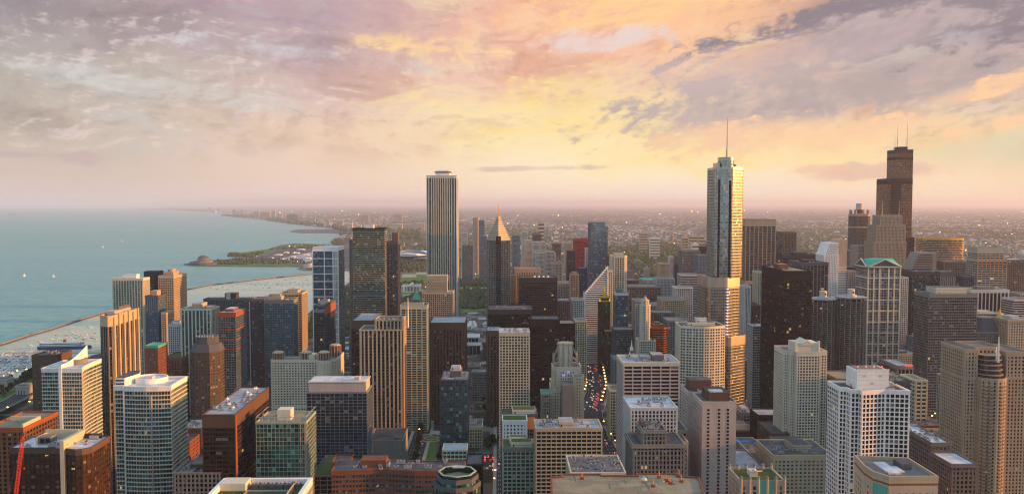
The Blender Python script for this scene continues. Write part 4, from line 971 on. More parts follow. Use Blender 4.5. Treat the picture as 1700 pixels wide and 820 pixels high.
# tall beige residential tower at the right edge with round glass lantern
Yb = 690; xa, z = at(1605, 583, Yb); xb, _ = at(1712, 583, Yb); xm1, _ = at(1627, 583, Yb); xm2, _ = at(1672, 583, Yb)
cx_ = (xm1+xm2)/2; rb_ = (xm2-xm1)/2; arc = [(cx_-rb_*math.cos(a), Yb+2-9*math.sin(a)) for a in [math.pi*i/8 for i in range(9)]]
zr = at(1650, 628, Yb)[1]
r = tower('residential_tower', 'tall beige residential tower with curved balcony bay and white flagpole, right edge', 'beige curved bay tower',
    [([(xa, Yb+3), (xm1-.1, Yb+3)] + arc + [(xm2+.1, Yb+3), (xb, Yb+3), (xb, Yb+40), (xa, Yb+40)], 0, zr), (rect(xa, xm1, Yb+3, Yb+40), zr, z), (rect(xm1+1, xm2+1, Yb+9, Yb+40), zr, z+1), (rect(xm2+1.5, xb, Yb+3, Yb+40), zr, z-2)],
    wall='tan', glass='g_dark', fh=3.05, bay=3.1, sp=1.35, pw=1.45, dep=.35, crown=2.5, roof='gravel', parapet=1.2, win=100)
mb = MB()
for k in range(5):
    zz = zr + k*4.0; q = [(cx_-(rb_-1-k*.3)*math.cos(a), Yb+8-(13-k*1.2)*math.sin(a)) for a in [math.pi*i/12 for i in range(13)]]
    mb.prism(q, zz, zz+3.1, 'g_grey', uvs=[(1, 1)]*13); mb.prism(offset(q, .8), zz+3.1, zz+3.6, 'tan')
put_on(r, 'glass_lantern', mb)
for k in range(int(zr/3.05)):
    pass
mb = MB()
for k in range(2, int(zr/3.05)-1):
    for s in (0, 1):
        a0, a1 = ((.12, .40), (.60, .88))[s]
        q = [(cx_-(rb_+.1)*math.cos(math.pi*(a0+(a1-a0)*i/5)), Yb+2-(9+1.3)*math.sin(math.pi*(a0+(a1-a0)*i/5))) for i in range(6)]
        q2 = [(p[0]*.985+cx_*.015, p[1]+1.6) for p in reversed(q)]
        mb.prism(q+q2, k*3.05, k*3.05+.9, 'granite', bottom=True)
put_on(r, 'balcony', mb, 'stuff')
xf_, zf = at(1649, 556, Yb+6); mb = MB(); mb.beam((xf_, Yb-2, zr+14), (xf_, Yb-2, zf), .8, 'white', .35, 6); mb.beam((xf_-1.2, Yb-1, zr+14), (xf_-1.2, Yb-1, zf-9), .4, 'white'); put_on(r, 'flagpole', mb)
# white gridded tower with blank penthouse
Yk = 560; xa, z = at(1431, 651, Yk); xb, _ = at(1510, 651, Yk); xl_, zl2 = at(1386, 655, Yk+10); xn = at(1473, 650, Yk)[0]
r = tower('residential_tower', 'bright white framed residential tower with blank cubic penthouse, lower right', 'white framed tower',
    [([(xl_+4, Yk+12), (xa-6, Yk+10), (xa-5.9, Yk+4), (xa, Yk+3.9), (xa+.1, Yk), (xn, Yk+3), (xb, Yk), (xb, Yk+30), (xl_+4, Yk+32)], 0, z)],
    wall='white', glass='g_dark', fh=3.15, bay=3.1, sp=.75, pw=.75, dep=.45, crown=1.5, roof='roof_dark', parapet=1.3, win=100, units=3)
x0, zt_ = at(1423, 615, Yk+8); x1, _ = at(1476, 615, Yk+8)
mb = MB(); mb.box(x0, x1, Yk+8, Yk+26, z, zt_, 'white')
for k in range(1, 4): mb.box(x0-.06, x1+.06, Yk+7.94, Yk+26.06, z+(zt_-z)*k/4, z+(zt_-z)*k/4+.15, 'pale_grey')
for k in range(3): mb.box(x0+4+k*5.5, x0+6.4+k*5.5, Yk+7.92, Yk+7.99, zt_-4.6 if k != 1 else z+3.6, zt_-3 if k != 1 else z+5.2, 'pale_grey')
mb.box(x0-.2, x1+.2, Yk+7.8, Yk+8.2, zt_, zt_+.9, 'white'); mb.box(x0+1, x1-1, Yk+9, Yk+25, zt_+.02, zt_+.1, 'gravel'); put_on(r, 'penthouse', mb)
for k in range(4): mb = MB(); mb.beam((x0+1+k*5.6, Yk+9, zt_), (x0+1+k*5.6, Yk+9, zt_+2.4), .16, 'orange'); mb.box(x0+.7+k*5.6, x0+1.3+k*5.6, Yk+8.7, Yk+9.3, zt_+2.4, zt_+2.9, TAIL); put_on(r, 'beacon', mb)
x0, x1, y0, y1, z = CB(1307, 1376, 586, 850, 40)
zt_ = at(1340, 568, 850)[1]; w_ = x1-x0
r = tower('residential_tower', 'pale stone residential tower with stepped bays and gabled penthouse right of the big black tower', 'gabled stone tower',
    [([(x0, y0+10), (x0+5, y0+10), (x0+5.1, y0+5), (x0+10, y0+5), (x0+10.1, y0), (x1-9, y0), (x1-8.9, y0+5), (x1, y0+5), (x1, y1), (x0, y1)], 0, z)], wall='ivory', glass='g_dark', fh=3.0, bay=2.9, sp=1.1, pw=1.15, dep=.35, crown=3, parapet=1.4, roof='gravel', win=100)
mb = MB(); xa, xb = x0+10, x1-9; mb.box(xa, xb, y0+4, y0+26, z, zt_-1.5, 'ivory')
for m_ in ((xa+xb)/2,): mb.mesh([(m_-8,y0+3.5,zt_-4),(m_+8,y0+3.5,zt_-4),(m_,y0+3.5,zt_+1.5),(m_-8,y0+26,zt_-4),(m_+8,y0+26,zt_-4),(m_,y0+26,zt_+1.5)],[(0,1,2),(0,2,5,3),(1,4,5,2)],'ivory')
for sx in (xa, xb): mb.cyl(sx, y0+4.5, z, zt_+.5, 1.3, 'ivory', n=6)
put_on(r, 'penthouse', mb)
# twin pink slabs
x0, x1, y0, y1, z = RB(1158, 1166, 1222, 668, 700, D=60)
r = S('slab_tower', 'tall pink windowless-ended slab tower with two dark window slots', 'pink slab tower', (x0, x1, y0, y0+34, z), wall='pink', glass='g_dark', fh=3.1, bay=3.0, sp=1.3, pw=1.0, dep=.3, crown=3, roof='roof_dark', blank=(0,), parapet=.8)
mb = MB(); nf = int((z-6)/3.1)
for k in range(nf):
    zz = 3+k*3.1
    for xq in (x0+(x1-x0)*.50, x0+(x1-x0)*.76): mb.box(xq-.95, xq+.95, y0-.40, y0-.305, zz, zz+1.9, 'g_dark')
    if k > nf*.35: mb.box(x0+(x1-x0)*.18-1.0, x0+(x1-x0)*.18+1.0, y0-.40, y0-.305, zz, zz+1.6, 'g_dark')
put_on(r, 'slot_window', mb, 'stuff')
mb = MB(); mb.box(x0+(x1-x0)*.25, x1-4, y0+6, y0+30, z, z+7, 'brown'); mb.box(x0+(x1-x0)*.3, x1-9, y0+8, y0+16, z+7, z+8, 'roof_white'); put_on(r, 'penthouse', mb)
g = RB(1139, 1143, 1163, 652, 745, D=30)
S('slab_tower', 'grey-pink slab tower joined behind the left of the pink slab', 'grey pink slab', g, wall='pink', glass='g_dark', fh=3.1, bay=3.0, sp=1.3, pw=1.0, dep=.3, crown=3, roof='roof_dark', blank=(0,), pent=((.3,2.2,.4,.9,9,'brown'),))
x0, x1, y0, y1, z = CB(1131, 1206, 543, 950, 40); w_ = x1-x0
pts = [(x0, y0+6)] + [(x0+w_*t, y0+6-8*math.sin(math.pi*t)) for t in (.12,.25,.38,.5,.62,.75,.88)] + [(x1, y0+6), (x1-2, y1), (x0+2, y1)]
tower('residential_tower', 'white gridded residential tower bowed outward left of the silver skyscraper base', 'bowed white grid tower', [(pts, 0, z)], wall='ivory', glass='g_dark', fh=3.3, bay=3.0, sp=1.15, pw=.9, dep=.4, crown=1.5, roof='roof_dark', parapet=1, pent=((.2,.8,.3,.7,4,'ivory'),(.4,.62,.35,.6,5,'white','on')), units=4, win=100)
S('office_tower', 'broad white grid office tower with dark ribbon windows and grey rooftop cabins', 'broad white grid office', RB(1029, 1035, 1128, 603, 840, D=44), wall='pink', glass='g_black', fh=3.75, bay=9.5, sp=1.5, pw=1.1, dep=.7, crown=2.5, crownmat='ivory', roof='roof_pale', pent=((.55,.77,.3,.7,6,'granite'),(.36,.54,.35,.65,4,'metal')), units=4, win=100)
S('office_tower', 'lower white framed block with tall top windows, in front of the broad grid office', 'lower white framed block', RB(1040, 1047, 1124, 678, 690, D=40), wall='pale_grey', glass='g_black', fh=3.2, bay=3.1, sp=1.0, pw=1.15, dep=.6, crown=1.5, roof='roof_white', units=5, win=100)
x0, x1, y0, y1, z = CB(1051, 1137, 740, 640, 36)
z2 = at(1090, 724, 640)[1]
tower('stone_block', 'dark taupe stone block with setback penthouse storeys right below the framed block', 'taupe setback block', [(rect(x0, x1, y0, y1), 0, z), (rect(x0+8, x1-14, y0+3, y1-4), z, z2+3)], wall='greystone', glass='g_black', fh=3.7, bay=3.0, sp=1.1, pw=1.35, dep=.5, cornice=True, roof='roof_dark', units=6, win=80, pent=((.05,.2,.4,.8,5,'granite'),))
S('hotel_block', 'wide beige hotel slab with rows of balcony-like sills beside the avenue', 'beige hotel slab', RB(886, 890, 999, 712, 640, D=26), wall='sand', glass='g_black', fh=3.1, bay=4.0, sp=1.05, pw=.65, dep=.6, crown=1.5, roof='roof_pale', pent=((.36,.58,.2,.8,4,'sand'),), units=3, win=100, base=0)
# foreground flat roof with terracotta rim
Yf = 415; zf = at(1030, 795, Yf)[1]
P1 = [(915,817),(945,817),(945,818)]
xA = lambda px, py=800: gnd(px, py, zf)
q = [xA(916,822), xA(1168,822), xA(1160,793.5), xA(1124,791.5), xA(1122,787), xA(1058,787), xA(1059,790.5), xA(998,790.5), xA(996,788), xA(935,788.5), xA(934,792), xA(915,793)]
q = q if (q[1][0]-q[0][0]) > 0 else q
r = tower('brick_block', 'large low roof with terracotta rim and tan membrane at the bottom edge', 'terracotta rimmed roof', [(q, 0, zf)], wall='brick', glass='g_dark', fh=3.6, bay=3.6, sp=1.6, pw=1.4, roof='roof_tan', parapet=.7, crown=1.5, crownmat='brick')
lr2 = random.Random(3)
for px_, py_ in ((966,795),(1094,793),(1127,790),(1131,800),(1106,799),(1113,803),(1084,808)):
    x, y = gnd(px_, py_, zf); mb = MB(); mb.box(x-.9, x+.9, y-.7, y+.7, zf, zf+1.3, 'rust'); mb.beam((x,y,zf+1.3),(x,y,zf+3.6),.32,'orange',.2)
    mb.beam((x,y,zf+.8),(x+lr2.uniform(-4,4),y+lr2.uniform(-3,3),zf+.5),.22,'metal'); put_on(r, 'vent_stack', mb)
x, y = gnd(1069, 800, zf); mb = MB(); mb.cyl(x, y, zf, zf+1.3, .25, 'metal', n=6); mb.dome(x, y, zf+1.3, 1.7, 1.1, 'ivory'); put_on(r, 'satellite_dish', mb)
mb = MB()
for k in range(14):
    px_, py_ = lr2.uniform(925, 1150), lr2.uniform(795, 815); x, y = gnd(px_, py_, zf); L = lr2.uniform(2, 12)
    if k % 2: mb.box(x, x+L, y, y+.22, zf+.02, zf+.16, 'roof_pale')
    else: mb.box(x, x+.22, y, y+L, zf+.02, zf+.15, 'slate')
put_on(r, 'roof_seam', mb, 'stuff')
S('office_block', 'low grey roof crowded with white cooling boxes between the hotel slab and the terracotta rim', 'low roof with white boxes', (at(948,786,520)[0], at(1038,786,520)[0], 520, 556, at(990,786,520)[1]), wall='cream', glass='g_black', fh=3.4, bay=3.2, sp=1.2, pw=.9, roof='gravel', units=16)
S('office_tower', 'beige concrete block with teal square windows and rooftop box, lower right', 'beige block with teal windows', RB(1268, 1284, 1382, 757, 700, D=48), wall='sand', glass='g_teal', fh=3.2, bay=3.6, sp=1.5, pw=1.7, crown=3, roof='roof_dark', pent=((.42,.75,.3,.75,5,'sand'),), units=5, win=100)
# turreted postmodern block
Yt2 = 520; x0, z = at(1230, 800, Yt2); x1, _ = at(1302, 800, Yt2)
r = tower('postmodern_block', 'pale peach block ringed with domed turrets and a green roof garden, bottom edge', 'turreted garden block', [(rect(x0, x1, Yt2, Yt2+26), 0, z)], wall='peach', glass='g_teal', fh=3.5, bay=3.4, sp=1.0, pw=1.5, roof='roof_green', crown=2)
for k in range(6):
    for s in (0, 1):
        if s and k in (0, 5): pass
        x = x0+(x1-x0)*k/5; y = Yt2-.2 if not s else Yt2+26; mb = MB(); mb.cyl(x, y, z-12, z+2.6, 1.05, 'peach', n=10); mb.dome(x, y, z+2.6, 1.15, 1.5, 'bluegrey', 10, 4); put_on(r, 'turret', mb)
mb = MB(); mb.box(x0+9, x0+14, Yt2+10, Yt2+17, z, z+3.6, 'ivory'); mb.beam((x0+10, Yt2+6, z+5), (x0+17, Yt2+16, z+2), .4, 'metal'); mb.beam((x0+11.5, Yt2+6, z+5), (x0+18.5, Yt2+16, z+2), .4, 'metal'); mb.dome(x0+12, Yt2+12, z+3.6, 1.4, 1.5, 'pale_grey'); put_on(r, 'roof_hut', mb)
mb = MB(); mb.box(x0+(x1-x0)*.42, x0+(x1-x0)*.74, Yt2-.9, Yt2-.35, 0, z+1.5, 'copper_green'); put_on(r, 'green_bay', mb)
# peach curved block bottom right
Yp = 470; x0, z = at(1476, 796, Yp); x1, _ = at(1556, 796, Yp); xl_ = at(1440, 790, Yp+16)[0]
r = tower('postmodern_block', 'peach block with terracotta stripe, teal curved wall and white roof membrane, bottom right', 'peach block with teal curve', [([(xl_, Yp+20), (x0-5, Yp+9), (x0, Yp), (x1, Yp), (x1, Yp+34), (xl_+3, Yp+40)], 0, z)], wall='sand', glass='g_teal', fh=3.6, bay=4.2, sp=1.7, pw=2.2, roof='gravel', crown=7, crownmat='sand', parapet=2.2, bands=[(z-3.2, 1.2, 'rust')])
mb = MB(); mb.box(x0+4, x0+11, Yp+8, Yp+30, z+.1, z+1.2, 'roof_white'); mb.box(x0+11, x0+15, Yp+12, Yp+22, z+.1, z+.9, 'roof_white'); mb.box(x0+16, x0+22, Yp+18, Yp+29, z+.1, z+3.4, 'slate'); put_on(r, 'roof_membrane', mb)
mb = MB(); mb.pier((x0-2.6, Yp+4.5), (.49, -.87), (-.87, -.49), 9.0, .9, z-40, z-4, 'copper_green'); put_on(r, 'curved_wall', mb)
# brown slab with white roofs right
x0, x1, y0, y1, z = RB(1556, 1580, 1622, 772, 600, D=70)
r = tower('stone_block', 'long taupe block with white roof and rows of paired windows, lower right', 'long taupe block', [(rect(x0, x1, y0, y0+30), 0, z), (rect(x0+1, x1-3, y0+31, y0+90), 0, z+7)], wall='granite', glass='g_dark', fh=3.4, bay=3.1, sp=1.2, pw=1.4, dep=.4, cornice=True, roof='roof_white', crown=2, units=8, win=60)
S('stone_block', 'small plain taupe block left of the long taupe block', 'small taupe block', RB(1514, 1520, 1542, 745, 660, D=36), wall='greystone', glass='g_dark', fh=3.4, bay=3.6, sp=1.6, pw=2, roof='roof_white')
S('office_block', 'dark green slatted long block right of the banded office base', 'green slatted block', RB(1556, 1586, 1604, 632, 870, maxd=120), wall='greenish', glass='g_dark', fh=3.5, bay=3.4, sp=.7, pw=.8, dep=.5, roof='roof_tan', pent=((.2,.9,.1,.5,5,'slate'),))
S('office_block', 'cream block with big square windows attached to the wide taupe box, behind white framed tower', 'cream square windowed block', RB(1515, 1520, 1540, 633, 780, D=30), wall='cream', glass='g_teal', fh=3.9, bay=6.4, sp=1.7, pw=1.4, roof='roof_tan')
S('office_block', 'wide taupe blank-roofed box with fine ribs behind the white framed tower', 'wide taupe box', CB(1476, 1519, 634, 790, 46), wall='granite', glass='g_bronze', fh=3.7, bay=3, sp=1.6, pw=.4, roof='roof_tan', crown=4, units=4, pent=((.2,.5,.4,.7,3.5,'stone'),))
S('office_tower', 'grey louvred slab with brown flat roof right of the gabled stone tower', 'louvred grey slab', RB(1365, 1391, 1432, 630, 840, maxd=70), wall='slate', glass='g_grey', fh=3.6, bay=5, sp=1.4, pw=.0, dep=.8, roof='roof_tan', crown=6, crownmat='greystone')
S('office_block', 'vaulted hall carrying a red roof sign between green roofed tower and banded grey tower', 'hall with red sign', RB(1463, 1490, 1516, 608, 960, maxd=60), wall='greystone', glass='g_black', fh=12, bay=5, sp=1.2, pw=1.4, roof='roof_pale', crown=3)
x0, z = at(1503, 607, 958); x1, _ = at(1514, 607, 958)
mb = MB(); mb.box(x0, x1, 957.6, 958.2, z-.3, z+1.5, SIGN)
for k in range(5): mb.beam((x0+k*(x1-x0)/4, 958.4, z-3.2), (x0+k*(x1-x0)/4, 958.4, z-.2), .14, 'metal')
o = mb.build('roof_sign', None, ((x0+x1)/2, 958, z-3.2)); tag(o, 'glowing red roof sign on posts on the vaulted hall', 'sign')
# ------------------------------------------------------------------ left and centre towers
# bottom-left trio
x0, x1, y0, y1, z = LB(-25, 38, 41, 712, 560, D=44)
r = S('apartment_block', 'orange brown apartment block with cream parapet wall at the left edge', 'orange brown edge block', (x0, x1, y0, y0+44, z), wall='brown', glass='g_bronze', fh=3.1, bay=3.6, sp=1.3, pw=1.4, dep=.4, crown=2, crownmat='rust', roof='roof_tan', win=40)
mb = MB(); mb.box(x1-1.2, x1, y0+.5, y0+22, z, z+3.4, 'cream'); mb.box(x0+5, x1-1.3, y0+21, y0+22, z, z+3.4, 'cream'); put_on(r, 'parapet_wall', mb)
Ya = 500; x0, z = at(17, 744, Ya); x1, _ = at(106, 744, Ya); x2, _ = at(150, 744, Ya)
bul = [(x1+2.2+(x2-x1-2.2)*t, Ya-1.5-2.5*math.sin(math.pi*t)) for t in (0,.25,.5,.75)] + [(x2, Ya+1)]
r = tower('apartment_tower', 'dark bronze apartment tower split by a tall cream fin, screen wall on top, bottom left', 'dark tower with cream fin',
    [([(x0, Ya)] + [(x1, Ya)] + bul + [(x2, Ya+24), (x0, Ya+24)], 0, z)], wall='bronze', glass='g_amber', fh=3.1, bay=3.0, sp=1.2, pw=.5, dep=.4, crown=3.2, crownmat='brown', roof='roof_white', parapet=.5, win=100, units=3)
mb = MB(); mb.box(x1-.4, x1+2.0, Ya-4, Ya+22, 0, z+5.5, 'cream'); put_on(r, 'fin_wall', mb)
mb = MB(); mb.box(x0+11, x1-.5, Ya+19, Ya+20, z, z+6.2, 'cream'); mb.box(x0+11, x0+12, Ya+8, Ya+19, z, z+4.5, 'cream'); mb.box(x1+2.1, x2-3, Ya+21, Ya+22, z, z+3, 'dark'); put_on(r, 'screen_wall', mb)
mb = MB(); mb.box(x0+13, x0+20, Ya+8, Ya+15, z, z+4.6, 'greystone'); mb.box(x0+13.6, x0+16.2, Ya+7.9, Ya+7.98, z+.8, z+3.8, 'black'); mb.box(x0+16.8, x0+19.4, Ya+7.9, Ya+7.98, z+.8, z+3.8, 'black'); put_on(r, 'cooling_tower', mb)
# red lattice crane
Yc = 478; cb = at(22, 822, Yc); ct = at(34, 729, Yc)
r = root('crane', (cb[0], Yc, 0), 'red lattice crane boom leaning in front of the dark tower, bottom left', 'crane')
mb = MB(); a = Vector((cb[0], Yc, 0)); b = Vector((cb[0], Yc, cb[1]-10)); 
def lattice(mb, a, b, w_, mat, step=2.2, r_=.14):
    a = Vector(a); b = Vector(b); d = (b-a).normalized(); u = d.orthogonal().normalized(); v = d.cross(u); L = (b-a).length
    cs = [u*w_+v*w_, u*w_-v*w_, -u*w_-v*w_, -u*w_+v*w_]
    for c in cs: mb.beam(a+c, b+c, r_, mat, n=4)
    n = int(L/step)
    for k in range(n):
        for i in range(4): mb.beam(a+d*(L*k/n)+cs[i], a+d*(L*(k+1)/n)+cs[(i+1) % 4], r_*.6, mat, n=3)
lattice(mb, a, b, 1.1, 'crane_red', 4.0); put_on(r, 'mast', mb)
mb = MB(); lattice(mb, (cb[0], Yc, cb[1]-10), (ct[0], Yc+2, ct[1]), .75, 'crane_red', 1.8, .17); put_on(r, 'boom', mb)
mb = MB(); mb.beam((cb[0]-3.5, Yc, cb[1]-2), (ct[0], Yc+2, ct[1]), .07, 'slate'); mb.box(ct[0]-.5, ct[0]+.5, Yc+1.4, Yc+2.4, ct[1], ct[1]+1.1, 'crane_red'); mb.beam((ct[0]+.3, Yc+2, ct[1]-.4), (ct[0]+.3, Yc+2, ct[1]-17), .06, 'slate'); mb.box(ct[0]-.1, ct[0]+.7, Yc+1.7, Yc+2.3, ct[1]-18, ct[1]-17, 'crane_red'); put_on(r, 'cable', mb)
# twin banded glass towers
def banded(pts, z, label, short, extra, z_low=None):
    return tower('residential_tower', label, short, [(pts, 0, z)], wall='ivory', glass='g_teal', fh=3.4, bay=2.2, sp=.85, pw=.14, dep=.7, crown=3, crownmat='white', roof='roof_white', parapet=.8, pdep=.3, win=100)
Y1 = 745; xa, z = at(70, 612, Y1); xb, _ = at(103, 612, Y1); xc, _ = at(137, 612, Y1); xd = at(155, 612, Y1+30)[0]
cur = [(xc+(xd-xc)*math.sin(math.pi/2*t), Y1+1+34*(1-math.cos(math.pi/2*t))) for t in (.15,.3,.45,.6,.75,.9,1)]
r = banded([(xa, Y1), (xb, Y1), (xb+.1, Y1-1.5), (xc, Y1-1.5)] + cur + [(xd, Y1+44), (xa, Y1+38)], z, 'white banded glass tower with a swooping white sail wall on its roof, left', 'sail topped banded tower', None)
mb = MB(); mb.box(xb-2.2, xb+.6, Y1-2.6, Y1-1.6, 0, z+2, 'white'); put_on(r, 'fin_wall', mb)
mb = MB(); n = 10
for k in range(n):
    t0, t1 = k/n, (k+1)/n; f = lambda t: (xb-2+(xd-4-xb)*t, Y1+2+30*t); h = lambda t: 3+13*t**1.8
    a, b = f(t0), f(t1); mb.mesh([(*a,z),(*b,z),(*b,z+h(t1)),(*a,z+h(t0)),(a[0]-1,a[1]+.8,z),(b[0]-1,b[1]+.8,z),(b[0]-1,b[1]+.8,z+h(t1)),(a[0]-1,a[1]+.8,z+h(t0))],[(0,1,2,3),(3,2,6,7),(5,4,7,6),(1,5,6,2)],'white')
put_on(r, 'sail_wall', mb)
mb = MB(); mb.ring(circ(xb+2, Y1+24, 8, 20), .3, z, z+5, 'greystone', inner=-.4); mb.box(xb-1, xb+6, Y1+20, Y1+28, z, z+3.5, 'pale_grey'); put_on(r, 'penthouse', mb)
Y2 = 650; xa, z = at(189, 642, Y2); xb, _ = at(206, 642, Y2); xc, _ = at(283, 642, Y2); xd = at(297, 642, Y2+20)[0]
cur = [(xc+(xd-xc)*math.sin(math.pi/2*t), Y2+.5+26*(1-math.cos(math.pi/2*t))) for t in (.15,.3,.45,.6,.75,.9,1)]
front = [(xb+(xc-xb)*t, Y2-2.2*math.sin(math.pi*t)) for t in (.0,.25,.5,.75,1)]
r = banded([(xa, Y2+2), (xb-.1, Y2+2)] + front + cur + [(xd, Y2+36), (xa, Y2+34)], z, 'nearest white banded glass tower with rounded balconies and oval white penthouse, lower left', 'oval topped banded tower', None)
zc = at(240, 629, Y2+14)[1]; xo0, xo1 = at(219, 635, Y2+14)[0], at(273, 635, Y2+14)[0]
mb = MB(); q = circ((xo0+xo1)/2, Y2+20, (xo1-xo0)/2, 32, 11); mb.prism(q, z, zc, 'white', 'roof_white'); mb.ring(q, .1, zc, zc+.9, 'white', inner=-.5); mb.box((xo0+xo1)/2-2, (xo0+xo1)/2+3, Y2+15, Y2+20, zc, zc+1.6, 'pale_grey'); put_on(r, 'penthouse', mb)
mb = MB(); q = [(xa, Y2+2.2), (xb-.4, Y2+2.2), (xb+3.6, Y2+20), (xb-1, Y2+32), (xa, Y2+32)]; mb.prism(q, z, z+6.5, 'white', 'roof_dark'); mb.box(xa+.5, xb-1, Y2+2.05, Y2+2.15, z+1.2, z+2.6, 'g_teal'); mb.box(xa+.5, xb-1, Y2+2.05, Y2+2.15, z+4, z+5.4, 'g_teal'); put_on(r, 'rooftop_block', mb)
mb = MB(); mb.box(xb-.4, xb+.5, Y2-1.4, Y2-.6, 0, z, 'white'); mb.box(xb+(xc-xb)*.6, xb+(xc-xb)*.6+.7, Y2-3.2, Y2-2.6, 0, z-6, 'pink'); put_on(r, 'corner_pier', mb)
# brown block behind first banded tower
S('apartment_tower', 'plain dark brick tower with teal windows behind the sail topped banded tower', 'dark brick tower', CB(53, 94, 591, 860, 30), wall='brown', glass='g_teal', fh=3.1, bay=4.5, sp=1.6, pw=2.3, dep=.3, crown=9, crownmat='brown', roof='roof_dark', win=60, units=2)
# tall golden-brown slab
x0, x1, y0, y1, z = LB(161, 184, 241, 527, 800, D=95)
z = at(184, 527, 800)[1]
r = tower('residential_tower', 'tall dark slab tower with glowing golden stone frame on its right face, left', 'golden framed slab tower',
    [([(x0, y0+7), (x0+5, y0+2), (x1-3, y0), (x1, y0+2.5), (x1, y0+58), (x1-5, y0+62), (x0, y0+60)], 0, z)], wall='bronze', glass='g_bronze', fh=3.2, bay=3.2, sp=.9, pw=.8, dep=.5, pier='greystone', crown=9, crownmat='sand', roof='gravel', parapet=1.5, win=0)
mb = MB()
for k in range(6):
    yy = y0+3+k*10.6; mb.box(x1+.1, x1+2.0, yy, yy+2.4, 0, z+(2.5 if k % 2 else 0), 'sand')
for zz in (z-76, ): mb.box(x1+.1, x1+1.8, y0+3, y0+58, zz, zz+2.2, 'sand'); mb.box(x1+.1, x1+1.8, y0+3, y0+58, zz-7, zz-5, 'sand')
put_on(r, 'stone_frame', mb)
mb = MB(); mb.box(x0+3, x1-3, y0+14, y0+50, z, z+4, 'pink'); mb.box(x0+5, x1-6, y0+30, y0+56, z+4, z+6.5, 'granite'); put_on(r, 'penthouse', mb)
# harbour row
S('residential_tower', 'cream tower with green glass stripes and round rooftop drum by the lake', 'cream and green striped tower', LB(187, 237, 240, 463, 1420, D=26), wall='ivory', glass='g_green', fh=3.1, bay=4.6, sp=.5, pw=1.25, dep=.9, crown=3, roof='roof_white', pent=((.25,.72,.3,.8,7,'white'),))
S('residential_tower', 'near black lakeside tower between the cream striped tower and the beige gridded one', 'black lakeside tower', LB(237, 262, 265, 452, 1540, D=30), shape='round', c=6, wall='dark', glass='g_black', fh=3.1, bay=3, sp=.8, pw=.3, crown=6, crownmat='dark', roof='roof_dark')
S('residential_tower', 'beige gridded lakeside tower with an orange lit strip and stepped crown', 'beige gridded lakeside tower', LB(263, 288, 301, 459, 1460, D=60), wall='sand', glass='g_bronze', fh=3.1, bay=3.6, sp=1.2, pw=.8, dep=.5, crown=3, crownmat='sand', roof='sand', pent=((.2,.8,.2,.7,7,'peach'),(.35,.65,.3,.6,4,'peach','on')))
S('residential_tower', 'steel blue glass tower with peach rooftop cabin in front of the beige gridded one', 'steel blue tower', LB(241, 262, 269, 492, 1280, D=30), wall='bluegrey', glass='g_blue', fh=3.2, bay=3, sp=.5, pw=.5, crown=3, crownmat='slate', roof='peach', pent=((.3,.8,.2,.7,8,'peach'),))
S('residential_tower', 'sandy ribbed companion slab right of the steel blue tower', 'sandy ribbed slab', LB(268, 276, 279, 520, 1270, D=30), wall='sand', glass='g_dark', fh=3.2, bay=3, sp=1.3, pw=1, crown=2)
S('residential_tower', 'small white and glass tower above a brick podium', 'small white and glass tower', LB(279, 300, 302, 540, 1210, D=24), wall='pale_grey', glass='g_dark', fh=3.2, bay=3.2, sp=1.0, pw=1.1, crown=2, pent=((.2,.7,.2,.8,5,'white'),), win=50)
S('brick_block', 'brick podium block with rooftop trees below the small white tower', 'brick podium block', LB(271, 302, 306, 595, 1150, D=50), wall='brick', glass='g_dark', fh=3.4, bay=3.6, sp=1.5, pw=1.5, crown=3, roof='roof_green', win=30)
S('brick_block', 'brick and teal gabled block right of the golden framed slab', 'gabled brick block', LB(240, 262, 265, 575, 1060, D=30), wall='brick', glass='g_teal', fh=3.3, bay=3, sp=1.4, pw=1.2, crown=2, crownmat='copper_green', roof='copper_green')
S('residential_tower', 'blue glass tower with cream piers and stepped cream crown behind the octagonal brick tower', 'cream piered glass tower', LB(300, 350, 354, 514, 1170, D=34), wall='slate', glass='g_teal', fh=3.1, bay=5.4, sp=.4, pw=1.6, pier='ivory', dep=.7, crown=1, crownmat='ivory', roof='roof_pale', pent=((.34,.66,.1,.8,8,'sand'),(.02,.2,.2,.7,2.5,'ivory'),(.72,.98,.2,.8,3,'peach')), bands=[(58, 2, 'ivory'), (51, 1.4, 'ivory')])
S('apartment_slab', 'long dark slab with concrete core tower at its middle, in front of the mooring field', 'long dark lakefront slab', CB(338, 418, 497, 1400, 24), wall='slate', glass='g_grey', fh=3.0, bay=4, sp=.6, pw=1.0, crown=2, roof='roof_dark', pent=((.43,.65,.1,.9,10,'dark'),(.47,.56,-.05,.0,12,'ivory')))
S('residential_tower', 'slim dark tower with two white vertical fins right of the orange tipped glass tower', 'white finned dark tower', CB(414, 434, 500, 1330, 26), wall='dark', glass='g_black', fh=3.1, bay=7, sp=.4, pw=1.1, pier='pale_grey', dep=.6, crown=1)
S('hotel_tower', 'dark glass tower with copper floor edges and white roof deck, left centre', 'copper edged glass tower', LB(362, 391, 412, 520, 1080, D=44), wall='bluegrey', glass='g_grey', fh=3.2, bay=3.2, sp=.55, pw=.2, dep=.5, crown=5, crownmat='rust', roof='roof_white', bands=[(120, 1.6, 'rust'), (133, 1.8, 'rust'), (108, 1.2, 'rust')], pent=((.2,.7,.3,.8,4,'rust'),))
S('residential_tower', 'slate glass slab with one white fin left of the teal banded slab', 'slate slab with white fin', CB(433, 437, 497, 1190, 20), wall='pale_grey', glass='g_grey', fh=3.1, bay=3, sp=2, pw=2)
S('residential_tower', 'lilac grey glass slab attached left of the teal banded slab', 'lilac grey slab', LB(418, 438, 440, 497, 1180, D=24), wall='granite', glass='g_lilac', fh=3.1, bay=3.2, sp=.7, pw=.3, crown=2)
